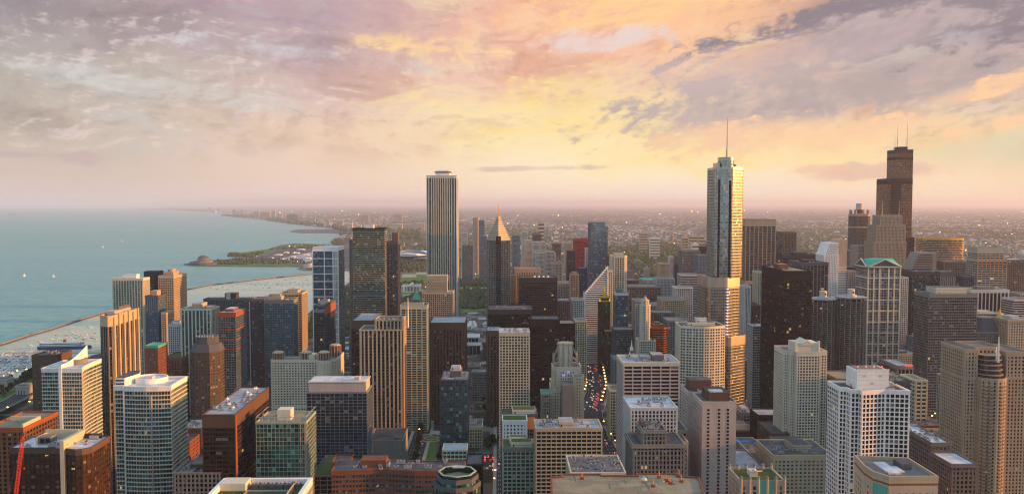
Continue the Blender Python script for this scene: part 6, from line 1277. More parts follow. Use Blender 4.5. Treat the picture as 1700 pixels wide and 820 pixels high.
# downtown between the avenue and the silver tower
for args in [
 ('skyscraper','blue tower with beige flank far behind the chevron tower','blue tower with beige flank',CB(850,862,392,2550,40),dict(wall='bluegrey',glass='g_blue')),
 ('residential_tower','slim tower lit orange on one side with round cap, far park edge','slim orange lit tower',CB(785,796,362,3480,34),dict(wall='peach',glass='g_sky',shape='round',c=8)),
 ('residential_tower','blue slab right of the slim orange lit tower','far blue slab',CB(795,804,366,3300,30),dict(wall='bluegrey',glass='g_blue')),
 ('residential_tower','grey twin slab left of the slim orange lit tower','far grey slab',CB(766,776,387,3300,30),dict(wall='pale_grey',glass='g_grey')),
 ('residential_tower','wide grey residential block below the far grey slab','far grey block',CB(767,785,407,3000,34),dict(wall='greystone',glass='g_grey')),
 ('residential_tower','second far blue residential tower before the chevron tower','second far blue tower',CB(797,808,392,3050,30),dict(wall='bluegrey',glass='g_blue')),
 ('residential_tower','pale twin-flanked tower behind the older beige slab','pale twin-flanked tower',CB(884,905,402,2500,40),dict(wall='pale_grey',glass='g_grey')),
 ('office_tower','brown tower with hipped grey roof left of the pale twin-flanked tower','hipped brown tower',CB(884,899,390,2650,30),dict(wall='granite',glass='g_dark',pent=((.1,.9,.1,.9,8,'greystone'),))),
 ('residential_tower','cream tower pair left of the hipped brown tower','cream tower pair',CB(872,883,399,2600,34),dict(wall='ivory',glass='g_dark')),
 ('residential_tower','tall grey sliver tower behind the cream tower pair','tall grey sliver',CB(866,876,385,2800,30),dict(wall='pale_grey',glass='g_grey')),
 ('office_tower','wide blue-grey office tower right of the chevron tower','blue-grey office tower',CB(851,863,392,2450,30),dict(wall='bluegrey',glass='g_lilac')),
 ('office_tower','black tower left of the red tower','black tower by the red one',CB(942,955,417,2250,30),dict(wall='dark',glass='g_black')),
 ('office_tower','brown mid-rise behind the black tower by the red one','brown mid-rise tower',CB(918,931,405,2600,34),dict(wall='granite',glass='g_dark')),
 ('office_tower','cream and brown tower right behind the brown mid-rise','cream and brown tower',CB(937,950,403,2750,34),dict(wall='pink',glass='g_dark')),
 ('hotel_block','wide cream hotel block with many windows below the pale twin-flanked tower','wide cream hotel block',CB(890,922,420,2350,40),dict(wall='ivory',glass='g_dark')),
 ('office_block','pink and white pair of mid-rises near the red tower','pink and white mid-rise',CB(905,920,418,2250,34),dict(wall='pink',glass='g_dark')),
 ('office_tower','grey stone tower with small pyramidal top below the wide cream hotel','pyramid topped stone tower',CB(918,934,437,1950,30),dict(wall='stone',glass='g_dark',pent=((.2,.8,.2,.8,6,'stone'),(.35,.65,.3,.7,6,'greystone','on')))),
 ('office_tower','slim beige tower with tapering top left of the striped slanted tower','slim tapering beige tower',CB(947,961,456,1650,22),dict(wall='tan',glass='g_dark',pent=((.2,.8,.2,.8,5,'tan'),))),
 ('office_tower','navy slab between the slim tapering tower and the blue mirror tower','navy slab',CB(960,975,446,1850,30),dict(wall='navy',glass='g_blue')),
 ('office_tower','grey slab left flank of the blue mirror tower','grey flank slab',CB(973,980,413,2050,30),dict(wall='pale_grey',glass='g_grey')),
 ('office_block','wide grey masonry block below the pyramid topped stone tower','wide grey masonry block',CB(925,950,470,1700,40),dict(wall='stone',glass='g_dark')),
 ('office_block','dark roofed block with white rooftop plant right of the black tower with dishes','white planted dark block',CB(924,947,500,1430,40),dict(wall='slate',glass='g_dark',units=8,roof='roof_white')),
 ('office_tower','cream masonry tower at the head of the avenue','cream avenue tower',CB(955,974,533,1300,28),dict(wall='cream',glass='g_dark')),
 ('office_tower','grey grid block above the cream avenue tower','grey grid block',CB(951,970,498,1450,30),dict(wall='pale_grey',glass='g_dark')),
 ('office_tower','narrow beige tower with vaulted base left of the gold tipped dark tower','narrow beige vaulted tower',CB(981,994,533,1545,24),dict(wall='sand',glass='g_dark')),
 ('office_tower','white sliver behind the striped slanted tower','white sliver',CB(1010,1017,450,1560,24),dict(wall='ivory',glass='g_dark')),
 ('office_tower','brick red tower behind the notched cream tower','brick red back tower',CB(1009,1020,425,1900,24),dict(wall='brick',glass='g_dark')),
 ('department_store','long brown department store with rows of arched windows','long brown department store',CB(1043,1097,477,1750,70),dict(wall='granite',glass='g_dark',cornice=True)),
 ('office_block','low maroon block behind the long brown department store','low maroon block',CB(1043,1060,466,1880,50),dict(wall='brick',glass='g_dark')),
 ('office_block','pale classical block with columns beside the slender white tower','pale classical block',CB(1074,1099,507,1480,40),dict(wall='pale_grey',glass='g_dark',bay=6,sp=.5,pw=1.8)),
 ('office_block','dull beige block behind the slender white tower','dull beige block',CB(1055,1076,500,1460,40),dict(wall='pink',glass='g_dark')),
 ('library_block','wide sandy block with mint windows above the broad grid office','wide sandy block',CB(1100,1136,498,1420,50),dict(wall='sand',glass='g_teal')),
 ('office_block','brown cube block left of the wide sandy block','brown cube block',CB(1084,1120,520,1330,40),dict(wall='granite',glass='g_bronze')),
 ('office_block','blue grey gridded block right of the orange balcony tower','blue grey gridded block',CB(1109,1142,533,1250,40),dict(wall='bluegrey',glass='g_grey')),
 ('civic_block','building with turquoise glass roof far behind the department store','turquoise roofed building',CB(1068,1092,465,2100,60),dict(wall='stone',glass='g_teal',roof='teal_roof')),
 ('office_block','white and blue cornered block right of the turquoise roof','white and blue block',CB(1090,1120,463,1950,40),dict(wall='pale_grey',glass='g_blue')),
 ('office_block','cream boxy hospital block beyond the park trees','cream boxy block',CB(1095,1112,438,2500,50),dict(wall='sand',glass='g_dark')),
 ('residential_tower','white and blue slab tower beyond the park trees','white and blue slab',CB(1112,1122,426,2700,30),dict(wall='pale_grey',glass='g_blue')),
 ('residential_tower','grey brown slab right of the white and blue slab','grey brown slab',CB(1122,1130,425,2650,30),dict(wall='granite',glass='g_grey')),
 ('office_tower','thin navy tower left of the glass roof-deck tower','thin navy tower',CB(1124,1131,440,2150,30),dict(wall='navy',glass='g_black')),
 ('office_tower','glass tower with overhanging pale roof deck left of the silver skyscraper','roof-deck glass tower',CB(1133,1162,417,1850,40),dict(wall='greystone',glass='g_lilac',cornice=True)),
 ('office_tower','mirror glass tower catching the sunset in front of the roof-deck tower','sunset mirror tower',CB(1159,1174,424,1800,34),dict(wall='bluegrey',glass='g_sky')),
 ('office_tower','grey banded wide tower below the roof-deck glass tower','grey banded wide tower',CB(1131,1160,457,1750,40),dict(wall='pale_grey',glass='g_dark',pw=0)),
 ('office_tower','black slab edge touching the silver skyscraper from behind','black back slab',CB(1165,1186,410,2100,30),dict(wall='dark',glass='g_black')),
 ('hotel_block','white and grey cornice hotel below the grey banded wide tower','white cornice hotel',CB(1122,1150,478,1550,34),dict(wall='pale_grey',glass='g_dark',cornice=True)),
 ('office_block','sandy courtyard block under the white cornice hotel','sandy courtyard block',CB(1118,1138,497,1480,40),dict(wall='sand',glass='g_dark')),
 ('office_tower','blue glass low tower beneath the tan turreted towers','blue low tower',CB(1409,1428,444,1700,40),dict(wall='navy',glass='g_blue')),
 ('office_block','grey stone block with rounded roof right of the white leaning tower','rounded grey stone block',CB(1408,1426,451,1560,30),dict(wall='stone',glass='g_dark')),
 ('office_tower','broad tapering grey tower right of the turreted reddish tower','tapering grey tower',CB(1424,1462,408,2200,45),dict(wall='stone',glass='g_grey')),
 ('office_block','white gridded mid-rise between the green roofed tower and the dark glass one','white gridded mid-rise',CB(1492,1508,461,1420,40),dict(wall='pale_grey',glass='g_dark')),
 ('office_tower','black base slab at the right foot of the stepped black skyscraper','black base slab',CB(1502,1518,395,2190,50),dict(wall='black',glass='g_black')),
 ('office_block','dark brown low towers behind the short ribbed granite tower','dark brown low tower',CB(1568,1606,435,1650,40),dict(wall='granite',glass='g_bronze')),
 ('office_tower','dark stepped wing left of the amber columned tower','dark stepped wing',CB(1601,1618,460,1440,30),dict(wall='slate',glass='g_grey')),
 ('office_block','grey striped block at the right edge above the cream pilastered block','grey striped edge block',CB(1683,1712,498,1280,30),dict(wall='pale_grey',glass='g_dark',pw=0)),
 ('office_tower','tall glass and stone tower cut by the right edge','edge cut stone tower',CB(1694,1712,488,1350,30),dict(wall='stone',glass='g_grey')),
 ('office_block','black low box behind the street of amber lamps','black low box',RB(1254,1259,1306,690,925,D=30),dict(wall='black',glass='g_black',roof='roof_pale')),
 ('brick_block','brown brick warehouse with square windows near the amber lamps','brown brick warehouse',RB(1266,1282,1310,721,850,D=50),dict(wall='brown',glass='g_dark',roof='roof_dark',win=40,bay=5,sp=1.8,pw=1.8)),
 ('parking_block','low garage roof covered with bright blue tarpaulins','garage with blue tarps',RB(1222,1244,1276,752,760,D=50),dict(wall='stone',glass='g_black',roof='roof_dark',blank=(0,))),
 ('parking_block','wide grey flat garage roof behind the turreted garden block','wide grey garage',CB(1222,1272,782,700,60),dict(wall='greystone',glass='g_black',roof='roof_pale')),
 ('stone_block','small old stone block with brick penthouse left of the pink slab','small old stone block',CB(1119,1141,715,720,30),dict(wall='stone',glass='g_dark',roof='roof_dark',win=30)),
 ('office_block','tan mid-rise with lit windows behind the taupe setback block','tan lit mid-rise',CB(1122,1142,735,690,24),dict(wall='sand',glass='g_dark')),
 ('office_block','grey setback block with cream frieze facing the avenue','frieze block',CB(1013,1030,648,1030,30),dict(wall='cream',glass='g_dark',cornice=True)),
 ('office_block','cream classical block across the avenue from the gothic tower','cream classical block',CB(1020,1034,598,1075,36),dict(wall='bluegrey',glass='g_grey')),
 ('office_block','dark office mass behind the cream classical block','dark office mass',CB(1020,1052,548,1270,30),dict(wall='slate',glass='g_green')),
 ('office_block','low club building with slate roof behind the beige hotel slab','low club building',CB(890,945,722,800,30),dict(wall='sand',glass='g_dark',roof='roof_pale',units=6)),
 ('brick_block','dark red brick sheds in the lower right gap','dark red brick sheds',CB(1518,1573,708,760,50),dict(wall='brick',glass='g_dark',roof='gravel',units=10)),
 ('stone_block','cream low block beside the dark red sheds','cream low block',CB(1562,1600,728,720,30),dict(wall='cream',glass='g_dark',roof='roof_tan',units=4)),
 ('office_block','flat roofed hall at the foot of the gabled stone tower','flat roofed hall',CB(1300,1345,745,800,40),dict(wall='greystone',glass='g_black',roof='roof_dark')),
 ('office_block','grey stone block left of the striped gap block','grey gap stone block',CB(1236,1250,600,1240,30),dict(wall='greystone',glass='g_dark')),
]:
    nm, lb, sh, g, kw = args
    kw = dict(kw); kw.setdefault('crown', 1.5); kw.setdefault('bay', 3.4); kw.setdefault('sp', 1.2); kw.setdefault('pw', 1.0); kw.setdefault('fh', 3.6)
    S(nm, lb, sh, g, **kw)
# rust orange balcony tower (octagonal, tapering storeys)
x0, x1, y0, y1, z = CB(1080, 1109, 545, 1245, 28)
r = S('balcony_tower', 'octagonal office tower in rust orange with layered balconies right of the slender white tower', 'orange balcony tower', (x0, x1, y0, y1, z), shape='cham', c=7, wall='rust', glass='g_bronze', fh=3.5, bay=3, sp=1.3, pw=0, dep=1.6, crown=1, roof='roof_tan', pent=((.2,.8,.2,.8,5,'rust'),(.3,.6,.3,.7,3,'rust','on')))
# blue tarpaulins on the garage roof
x0, x1, y0, y1, z = RB(1222,1244,1276,752,760,D=50)
for k, (fx, fy, w_, d_) in enumerate(((.25,.75,14,5),(.75,.6,3,4),(.62,.15,5,2.5),(.9,.15,5,3))):
    xx, yy = x0+(x1-x0)*fx, y0+50*fy; mb = MB(); q = [(xx-w_/2, yy-d_/2), (xx+w_/2, yy-d_/2+.4), (xx+w_/2-.5, yy+d_/2), (xx-w_/2+.3, yy+d_/2-.3)]; mb.prism(q, z+.05, z+.9, 'blue_tarp', scale_top=.7)
    o = mb.build('tarpaulin', None, (xx, yy, z)); tag(o, ['long bright blue tarpaulin on the garage roof, left back', 'small round blue tarpaulin at the back right of the garage roof', 'thin blue tarpaulin at the front of the garage roof', 'blue tarpaulin at the front right corner of the garage roof'][k], 'tarpaulin')
# two orange box
o = MB(); x0, z = at(873, 696, 789); x1, _ = at(888, 696, 789); zb2 = at(880, 712, 789)[1]; o.box(x0, x1, 788.9, 796, zb2, z+2, 'orange')
o = o.build('orange_box', [q for q in bpy.data.objects if q.get('label', '').startswith('charcoal block')][0])
# ------------------------------------------------------------------ lakeshore highway and bridge
def hiway(pts, w_, z, name, label=None, deck=1.6, rail=True):
    mb = MB()
    L_ = []; R_ = []
    for i, p in enumerate(pts):
        a = pts[max(i-1, 0)]; b = pts[min(i+1, len(pts)-1)]; L = math.hypot(b[0]-a[0], b[1]-a[1]); n_ = (-(b[1]-a[1])/L*w_/2, (b[0]-a[0])/L*w_/2)
        L_.append((p[0]+n_[0], p[1]+n_[1])); R_.append((p[0]-n_[0], p[1]-n_[1]))
    for i in range(len(pts)-1):
        a, b, c, d = R_[i], R_[i+1], L_[i+1], L_[i]
        for pp_ in ([(*a, z), (*b, z), (*c, z), (*d, z)],): 
            v = (Vector(pp_[1])-Vector(pp_[0])).cross(Vector(pp_[2])-Vector(pp_[0])); mb.face(pp_ if v.z > 0 else pp_[::-1], 'asphalt')
        for s_, t_ in ((a, b), (d, c)):
            mb.beam((*s_, z-deck/2), (*t_, z-deck/2), deck/2+.1, 'concrete', n=4)
            if rail: mb.beam((*s_, z+.8), (*t_, z+.8), .25, 'pale_grey', n=4)
    return mb
lsd = hw([(-60,712),(-10,690),(24,673),(52,655)]) ; lsd2 = hw([(52,655),(80,640),(120,617),(165,590),(210,580)])
o = hiway(lsd, 26, 9, 'bridge')
for p in lsd[1:-1]: o.box(p[0]-3, p[0]+3, p[1]-8, p[1]+8, -3, 8, 'concrete')
a, b = lsd[1], lsd[3]
o.beam((a[0]+8, a[1]-12, 6.0), (b[0]+8, b[1]-12, 6.0), 1.6, 'brick', n=4)
r = root('bridge', (lsd[2][0], lsd[2][1], 0), 'double deck highway bridge with maroon girders over the dark river mouth, left edge', 'bridge')
put_on(r, 'deck', o)
for px_, py_ in ((8, 640), (42, 652)):
    x, y = gnd(px_, py_ + 10); mb = MB(); mb.box(x-9, x+9, y-9, y+9, -3, 20, 'stone'); mb.box(x-10, x+10, y-10, y+10, 20, 21.5, 'stone'); mb.box(x-7, x+7, y-7, y+7, 21.5, 24, 'greystone')
    for k in range(3): mb.box(x-5+k*4, x-3.6+k*4, y-9.1, y-9.0, 8, 15, 'dark')
    put_on(r, 'bridge_house', mb)
tag(hiway(lsd2, 30, .35, 'highway', deck=.3).build('highway'), kind='structure')
# ------------------------------------------------------------------ parks
LAWNS = [[(665,476),(703,474),(709,494),(668,502)],[(666,452),(708,448),(709,470),(666,473)],[(765,443),(808,440),(808,515),(765,520)],[(380,425),(400,419.5),(445,413.5),(468,409),(470,413),(430,424),(398,427)],
         [(318,437),(360,434),(500,435),(503,441),(330,441)],[(505,405.5),(545,408),(560,412),(470,412),(468,408)],[(572,478),(584,470),(584,520),(560,520)],[(505,532),(522,516),(522,560),(500,560)],[(0,640),(58,625),(56,648),(0,668)],
         [(1040,412),(1120,410),(1130,432),(1060,440)],[(760,420),(808,420),(808,438),(760,440)],[(145,640),(162,610),(162,655),(146,660)]]
lawn_w = [[gnd(*p) for p in q] for q in LAWNS]
for q in lawn_w: tag(sheet('lawn', q, .07, 'grass').build('lawn'), kind='structure')
for q, zz in (([(668,455),(690,455),(692,460),(666,461)],.12),([(692,452),(708,452),(708,456),(690,456)],.12),([(672,480),(700,478),(706,484),(674,486)],.12),([(478,409),(500,407),(512,407.3),(482,411)],.12),([(765,462),(808,461),(808,464),(765,465.5)],.12),([(765,478),(808,478),(808,480),(765,480.5)],.12),([(668,489),(702,488),(700,492),(672,494)],.12)):
    tag(sheet('path', [gnd(*p) for p in q], zz, 'path').build('path'), kind='structure')
# leafy crowns: one modest clump mesh used many times
def tree_meshes():
    out = []
    for s in range(5):
        r_ = random.Random(s); cr_ = MB(); n = 46
        for k in range(n):
            a = r_.uniform(0, 6.283); t = r_.random()**.5; el_ = r_.uniform(-.5, 1); rad = 3.6*t*math.sqrt(max(0, 1-el_*el_*.8)); c = Vector((rad*math.cos(a), rad*math.sin(a), 6.2+el_*3.4)); sz = r_.uniform(.9, 1.9)
            for f in range(3):
                u = Vector((r_.uniform(-1,1), r_.uniform(-1,1), r_.uniform(-1,1))).normalized(); v = u.orthogonal().normalized()
                p = [c+(u*math.cos(q)+v*math.sin(q))*sz*r_.uniform(.7,1.1) for q in (0, 1.3, 2.6, 3.9, 5.1)]
                cr_.face(p, 'leaf' if r_.random() < .6 else 'leaf2')
        tr = MB(); tr.beam((0,0,0),(0,0,5.5),.35,'bark',.18)
        for k in range(4): a = k*1.6; tr.beam((0,0,3.2+k*.5),(2*math.cos(a),2*math.sin(a),6.5),.14,'bark',.05,4)
        out.append((cr_.data('crown'), tr.data('trunk')))
    return out
TM = tree_meshes()
def tree(x, y, s, label, group, z=0):
    k = rng.randrange(5); r = root('tree', (x, y, z), label, 'tree', group)
    for me, nm in zip(TM[k], ('crown', 'trunk')):
        o = bpy.data.objects.new(nm, me); sc.collection.objects.link(o); o.parent = r; o.scale = (s, s, s*rng.uniform(.85, 1.2)); o.rotation_euler = (0, 0, rng.uniform(0, 6))
def scatter_px(poly, n, f):
    X_ = [p[0] for p in poly]; Y_ = [p[1] for p in poly]; c = 0
    while c < n:
        px_, py_ = rng.uniform(min(X_), max(X_)), rng.uniform(min(Y_), max(Y_))
        if inpoly([px_], [py_], poly)[0]: f(*gnd(px_, py_)); c += 1
# plaza gardens by the limestone tower
for k in range(11):
    for px0 in (686, 727): x, y = gnd(px0 + k*1.3, 788 - k*7.2); tree(x, y, 1.0, 'clipped green tree in a row beside the plaza lawn below the limestone tower', 'plaza trees in two rows')
tag(sheet('lawn', [gnd(*p) for p in [(698,790),(722,790),(724,735),(708,735)]], .09, 'grass').build('lawn'), kind='structure')
x, y = gnd(716, 727); mb = MB(); mb.ring(circ(x, y, 17, 28), .4, 0, 1.1, 'sand', inner=-1.2); mb.prism(circ(x, y, 12, 24), .1, .25, 'grass'); mb.ring(circ(x, y, 9, 20), .3, .1, .9, 'stone', inner=-.6)
o = mb.build('fountain', None, (x, y, 0)); tag(o, 'round stone fountain basin at the head of the plaza lawn', 'fountain')
scatter_px([(0,640),(54,622),(52,640),(0,662)], 26, lambda x, y: tree(x, y, rng.uniform(.9, 1.5), 'bushy green tree on the park strip beside the crowded marina', 'trees beside the marina'))
scatter_px([(665,686),(732,684),(732,700),(665,700)], 20, lambda x, y: tree(x, y, rng.uniform(.8, 1.2), 'dark green tree on the river bank behind the plaza', 'riverbank trees'))
scatter_px([(800,668),(835,664),(835,682),(800,684)], 10, lambda x, y: tree(x, y, rng.uniform(.8, 1.2), 'dark green tree by the river right of the teal black tower', 'riverbank trees by the teal black tower'))
scatter_px([(1222,700),(1240,690),(1252,715),(1225,722)], 12, lambda x, y: tree(x, y, rng.uniform(.9, 1.3), 'leafy tree in the small square near the amber street lamps', 'trees in the small square'))
scatter_px([(800,735),(832,735),(830,745),(800,748)], 8, lambda x, y: tree(x, y, rng.uniform(.8, 1.1), 'street tree in the gap right of the teal black tower', 'street trees right of the teal black tower'))
for k in range(24): tree(MICH[1][0] + (15 if k % 2 else -15), 700+k*17, .8, 'street tree along the busy avenue', 'avenue trees')
# far woods as one mass
def wood(name, polys_px, n, size, label, seed, lift=0):
    rr = np.random.RandomState(seed); V_ = []; Fc = []; base = 0
    for poly, share in polys_px:
        P_ = [gnd(*p) for p in poly]; xs = [p[0] for p in P_]; ys = [p[1] for p in P_]; cnt = int(n*share); got = 0
        while got < cnt:
            x = rr.uniform(min(xs), max(xs), cnt*2); y = rr.uniform(min(ys), max(ys), cnt*2); m = inpoly(x, y, P_); x, y = x[m][:cnt-got], y[m][:cnt-got]; got += len(x)
            k = len(x)
            if not k: continue
            s = size*rr.uniform(.6, 1.4, k); h = s*rr.uniform(1.1, 1.9, k)
            ang = rr.uniform(0, 6.28, k)
            pts = []
            for lv, (zf_, rf_) in enumerate(((.0, .55), (.45, 1.0), (.8, .7), (1.0, .12))):
                for c in range(5):
                    j = rr.uniform(.6, 1.35, k); pts.append(np.stack([x+np.cos(ang+c*1.2566)*s*rf_*j, y+np.sin(ang+c*1.2566)*s*rf_*j, h*zf_*rr.uniform(.85, 1.15, k)], 1))
            pts = np.stack(pts, 1)                      # k,20,3
            V_.append(pts.reshape(-1, 3))
            f = np.array([(l*5+c, l*5+(c+1) % 5, (l+1)*5+(c+1) % 5, (l+1)*5+c) for l in range(3) for c in range(5)])
            Fc.append((f[None] + (base + np.arange(k)*20)[:, None, None]).reshape(-1, 4)); base += k*20
    V_ = np.concatenate(V_); Fc = np.concatenate(Fc)
    me = bpy.data.meshes.new(name); me.vertices.add(len(V_)); me.vertices.foreach_set('co', V_.ravel()); me.loops.add(len(Fc)*4); me.loops.foreach_set('vertex_index', Fc.ravel())
    me.polygons.add(len(Fc)); me.polygons.foreach_set('loop_start', np.arange(len(Fc))*4); me.update(calc_edges=True)
    me.materials.append(MATS['leaf']); me.materials.append(MATS['leaf2']); me.polygons.foreach_set('material_index', np.repeat(rr.randint(0, 2, len(Fc)//15), 15).astype(np.int32))
    o = bpy.data.objects.new(name, me); sc.collection.objects.link(o); o['kind'] = 'stuff'; o['label'] = label; o['category'] = 'trees'; return o
wood('park_wood', [([(665,420),(709,420),(709,452),(665,452)],.13),([(665,472),(703,470),(704,480),(665,480)],.10),([(668,496),(704,488),(706,520),(668,520)],.10),([(765,432),(808,430),(808,440),(765,442)],.10),([(765,466),(808,466),(808,476),(765,476)],.12),([(765,484),(808,482),(808,512),(765,514)],.14),
                 ([(808,445),(860,445),(860,500),(808,500)],.1),([(573,480),(584,474),(584,560),(560,560)],.04),([(505,545),(524,520),(528,560),(504,565)],.03)], 2600, 6.5, 'dense dark green trees of the lakefront park', 1)
wood('park_wood', [([(330,436),(360,433.5),(395,431),(500,431),(505,438),(345,440)],.35),([(378,425.5),(380,422),(392,421),(400,424),(420,421),(440,419),(420,428),(395,426)],.2),([(440,415),(520,405.6),(548,408),(545,412),(470,415)],.15),([(550,402),(578,392),(585,400),(565,408),(552,406)],.3)], 900, 6, 'low green trees on the lake peninsula', 2)
wood('park_wood', [([(1040,410),(1100,404),(1132,410),(1138,430),(1075,442)],.55),([(1030,425),(1080,445),(1110,470),(1060,450)],.2),([(1010,410),(1040,412),(1060,430),(1020,420)],.25)], 1500, 7.5, 'broad green wood beside the expressway beyond downtown', 3)
wood('park_wood', [([(368,358.2),(430,362),(480,371),(540,377.5),(580,386),(640,395),(640,388),(560,378),(500,369),(430,358)],.6),([(225,347.5),(300,349.5),(360,352.5),(370,351),(280,346.5)],.15),([(560,390),(700,400),(700,380),(600,378)],.25)], 1600, 20, 'dark shoreline woods along the far lake coast', 4)
# ------------------------------------------------------------------ landmarks of the lakefront
x, y = gnd(338, 439.5); s = y/1385
r = root('planetarium', (x, y, 0), 'domed planetarium at the tip of the lake peninsula', 'planetarium')
mb = MB(); mb.prism(circ(x, y, 22*s/1.0, 12), 0, 4*s, 'slate'); mb.prism(circ(x, y, 15*s, 12), 4*s, 7*s, 'greystone'); mb.cyl(x, y, 8*s, 10*s, 10*s, 'greystone', n=16); put_on(r, 'drum', mb)
mb = MB(); mb.dome(x, y, 9*s, 9.5*s, 7*s, 'slate', 20, 6); put_on(r, 'dome', mb)
mb = MB(); mb.prism(circ(x-12*s, y, 14*s, 16, 9*s), 0, 5.5*s, 'g_lilac', 'bluegrey', scale_top=.7); put_on(r, 'glass_wing', mb)
x, y = gnd(512, 443); r = root('aquarium', (x, y, 0), 'low white rounded aquarium building at the water edge left of the blue grid tower', 'aquarium')
mb = MB(); mb.prism(circ(x, y, 26, 20, 22), 0, 9, 'ivory', 'roof_pale'); mb.ring(circ(x, y, 26, 20, 22), .5, 5, 6.5, 'g_teal'); put_on(r, 'hall', mb)
mb = MB(); mb.cyl(x+6, y+12, 9, 15, 12, 'ivory', n=12); mb.cyl(x+6, y+12, 15, 21, 12, 'greystone', 3, n=12); put_on(r, 'rotunda', mb)
# stadium bowl
xs, ys = gnd(680, 431); r = root('stadium', (xs, ys, 0), 'oval stadium with tilted seating bowl and colonnade beside the white striped skyscraper', 'stadium')
mb = MB(); n = 40
def bowl(r0, r1, z0, z1, mat, a0=0, a1=1):
    for i in range(n):
        t0 = a0+(a1-a0)*i/n; t1 = a0+(a1-a0)*(i+1)/n; A = 2*math.pi*t0; B = 2*math.pi*t1
        h = lambda q: z1*(1-.25*math.cos(2*q))
        p = [(xs+r0*math.cos(A), ys+r0*1.4*math.sin(A), z0), (xs+r0*math.cos(B), ys+r0*1.4*math.sin(B), z0), (xs+r1*math.cos(B), ys+r1*1.4*math.sin(B), h(B)), (xs+r1*math.cos(A), ys+r1*1.4*math.sin(A), h(A))]
        mb.face(p, mat)
bowl(60, 100, 4, 34, 'bluegrey'); bowl(104, 100, 28, 35, 'white'); bowl(92, 104, 0, 28, 'g_grey'); put_on(r, 'seating_bowl', mb)
mb = MB(); mb.prism(circ(xs, ys, 58, 24, 82), 0, .4, 'grass'); put_on(r, 'playing_field', mb)
mb = MB(); mb.box(xs-115, xs-104, ys-120, ys+110, 0, 16, 'white')
for k in range(24): mb.cyl(xs-117, ys-116+k*9.6, 0, 14, 1.2, 'ivory', n=6)
put_on(r, 'colonnade', mb)
x0, x1, y0, y1, z = CB(667, 696, 434, 2800, 40); z = 24
r = tower('museum', 'long white neoclassical museum with a projecting portico below the stadium', 'white museum', [(rect(x0, x1, y0, y0+60), 0, 20), (rect(x0+28, x1-28, y0-6, y0+64), 20, 25)], wall='white', glass='g_dark', fh=16, bay=5, sp=3, pw=1.8, dep=1.2, roof='roof_pale', cornice=True)
for lab, (a, b, py_, Yd_), h, m_ in (('long white convention hall with flat overhanging roof beyond the stadium', (648, 709, 397, 4700), 22, 'white'), ('second long pale hall left of the far white convention hall', (582, 650, 402, 4400), 20, 'pale_grey'),
                           ('wide grey exhibition hall with a light roof in front of the convention hall', (664, 709, 405, 4300), 16, 'roof_pale')):
    x0, _ = at(a, py_, Yd_); x1, _ = at(b, py_, Yd_); r = root('convention_hall', ((x0+x1)/2, Yd_, 0), lab, 'hall')
    mb = MB(); mb.box(x0+8, x1-8, Yd_+10, Yd_+180, 0, h-4, 'g_grey'); put_on(r, 'hall', mb)
    mb = MB(); mb.box(x0, x1, Yd_, Yd_+190, h-4, h, m_); put_on(r, 'roof', mb)
# lakefront glass pavilion hall with white roof next to the white striped skyscraper's foot
for lab, (a, b, py_, Yd_, D_), h, rm in (('white roofed museum wing with tall glass front right of the white striped skyscraper', (764, 796, 508, 1720, 50), 20, 'roof_white'), ('pale stone museum hall behind the brown ribbed slab', (764, 799, 525, 1640, 36), 17, 'roof_pale'), ('grey flat museum shed right of the pale museum hall', (797, 808, 530, 1600, 60), 14, 'roof_pale')):
    x0, _ = at(a, py_, Yd_); x1, _ = at(b, py_, Yd_); r = root('museum_hall', ((x0+x1)/2, Yd_, 0), lab, 'museum'); 
    mb = MB(); mb.box(x0+3, x1-3, Yd_+2, Yd_+D_, 0, h-1.5, 'g_grey'); put_on(r, 'glass_wall', mb)
    mb = MB(); mb.box(x0, x1, Yd_, Yd_+D_+2, h-1.5, h, rm)
    for k in range(int((x1-x0)/2.5)): mb.box(x0+k*2.5, x0+k*2.5+.5, Yd_+3, Yd_+D_, h+.01, h+.4, 'metal')
    put_on(r, 'roof', mb)
    mb = MB()
    for k in range(6): mb.box(x0+2+(x1-x0-4.6)*k/5, x0+2.6+(x1-x0-4.6)*k/5, Yd_+.4, Yd_+1, 0, h-1.5, 'white')
    put_on(r, 'column', mb)
# bandshell of curled steel
x, y = gnd(782, 549); r = root('bandshell', (x, y, 0), 'curling silver bandshell and trellis in the park gap left of the chevron tower', 'bandshell')
for k in range(7):
    mb = MB(); a = k*.45-1.3; n = 6; pts = [(x+10*math.sin(a)+3*math.sin(j*.6+a), y-6+j*2.2, 4+k % 3*3+j*2.6) for j in range(n)]
    for j in range(n-1): p, q_ = pts[j], pts[j+1]; mb.mesh([(p[0]-3,p[1],p[2]),(p[0]+3,p[1]+1,p[2]),(q_[0]+3,q_[1]+1,q_[2]),(q_[0]-3,q_[1],q_[2]),(p[0]-3,p[1]+.4,p[2]-.4),(p[0]+3,p[1]+1.4,p[2]-.4),(q_[0]+3,q_[1]+1.4,q_[2]-.4),(q_[0]-3,q_[1]+.4,q_[2]-.4)],[(0,1,2,3),(7,6,5,4),(0,3,7,4),(1,5,6,2)],'steel')
    put_on(r, 'steel_curl', mb)
mb = MB()
for k in range(9): 
    mb.beam((x-35, y-40+k*5, 8), (x+38, y-60+k*7, 8), .3, 'metal', n=4); mb.beam((x-35+k*9, y-50, 8), (x-30+k*8, y, 8), .3, 'metal', n=4)
put_on(r, 'trellis', mb)
mb = MB(); mb.box(x-12, x+12, y+6, y+16, 0, 9, 'granite'); put_on(r, 'stage', mb)
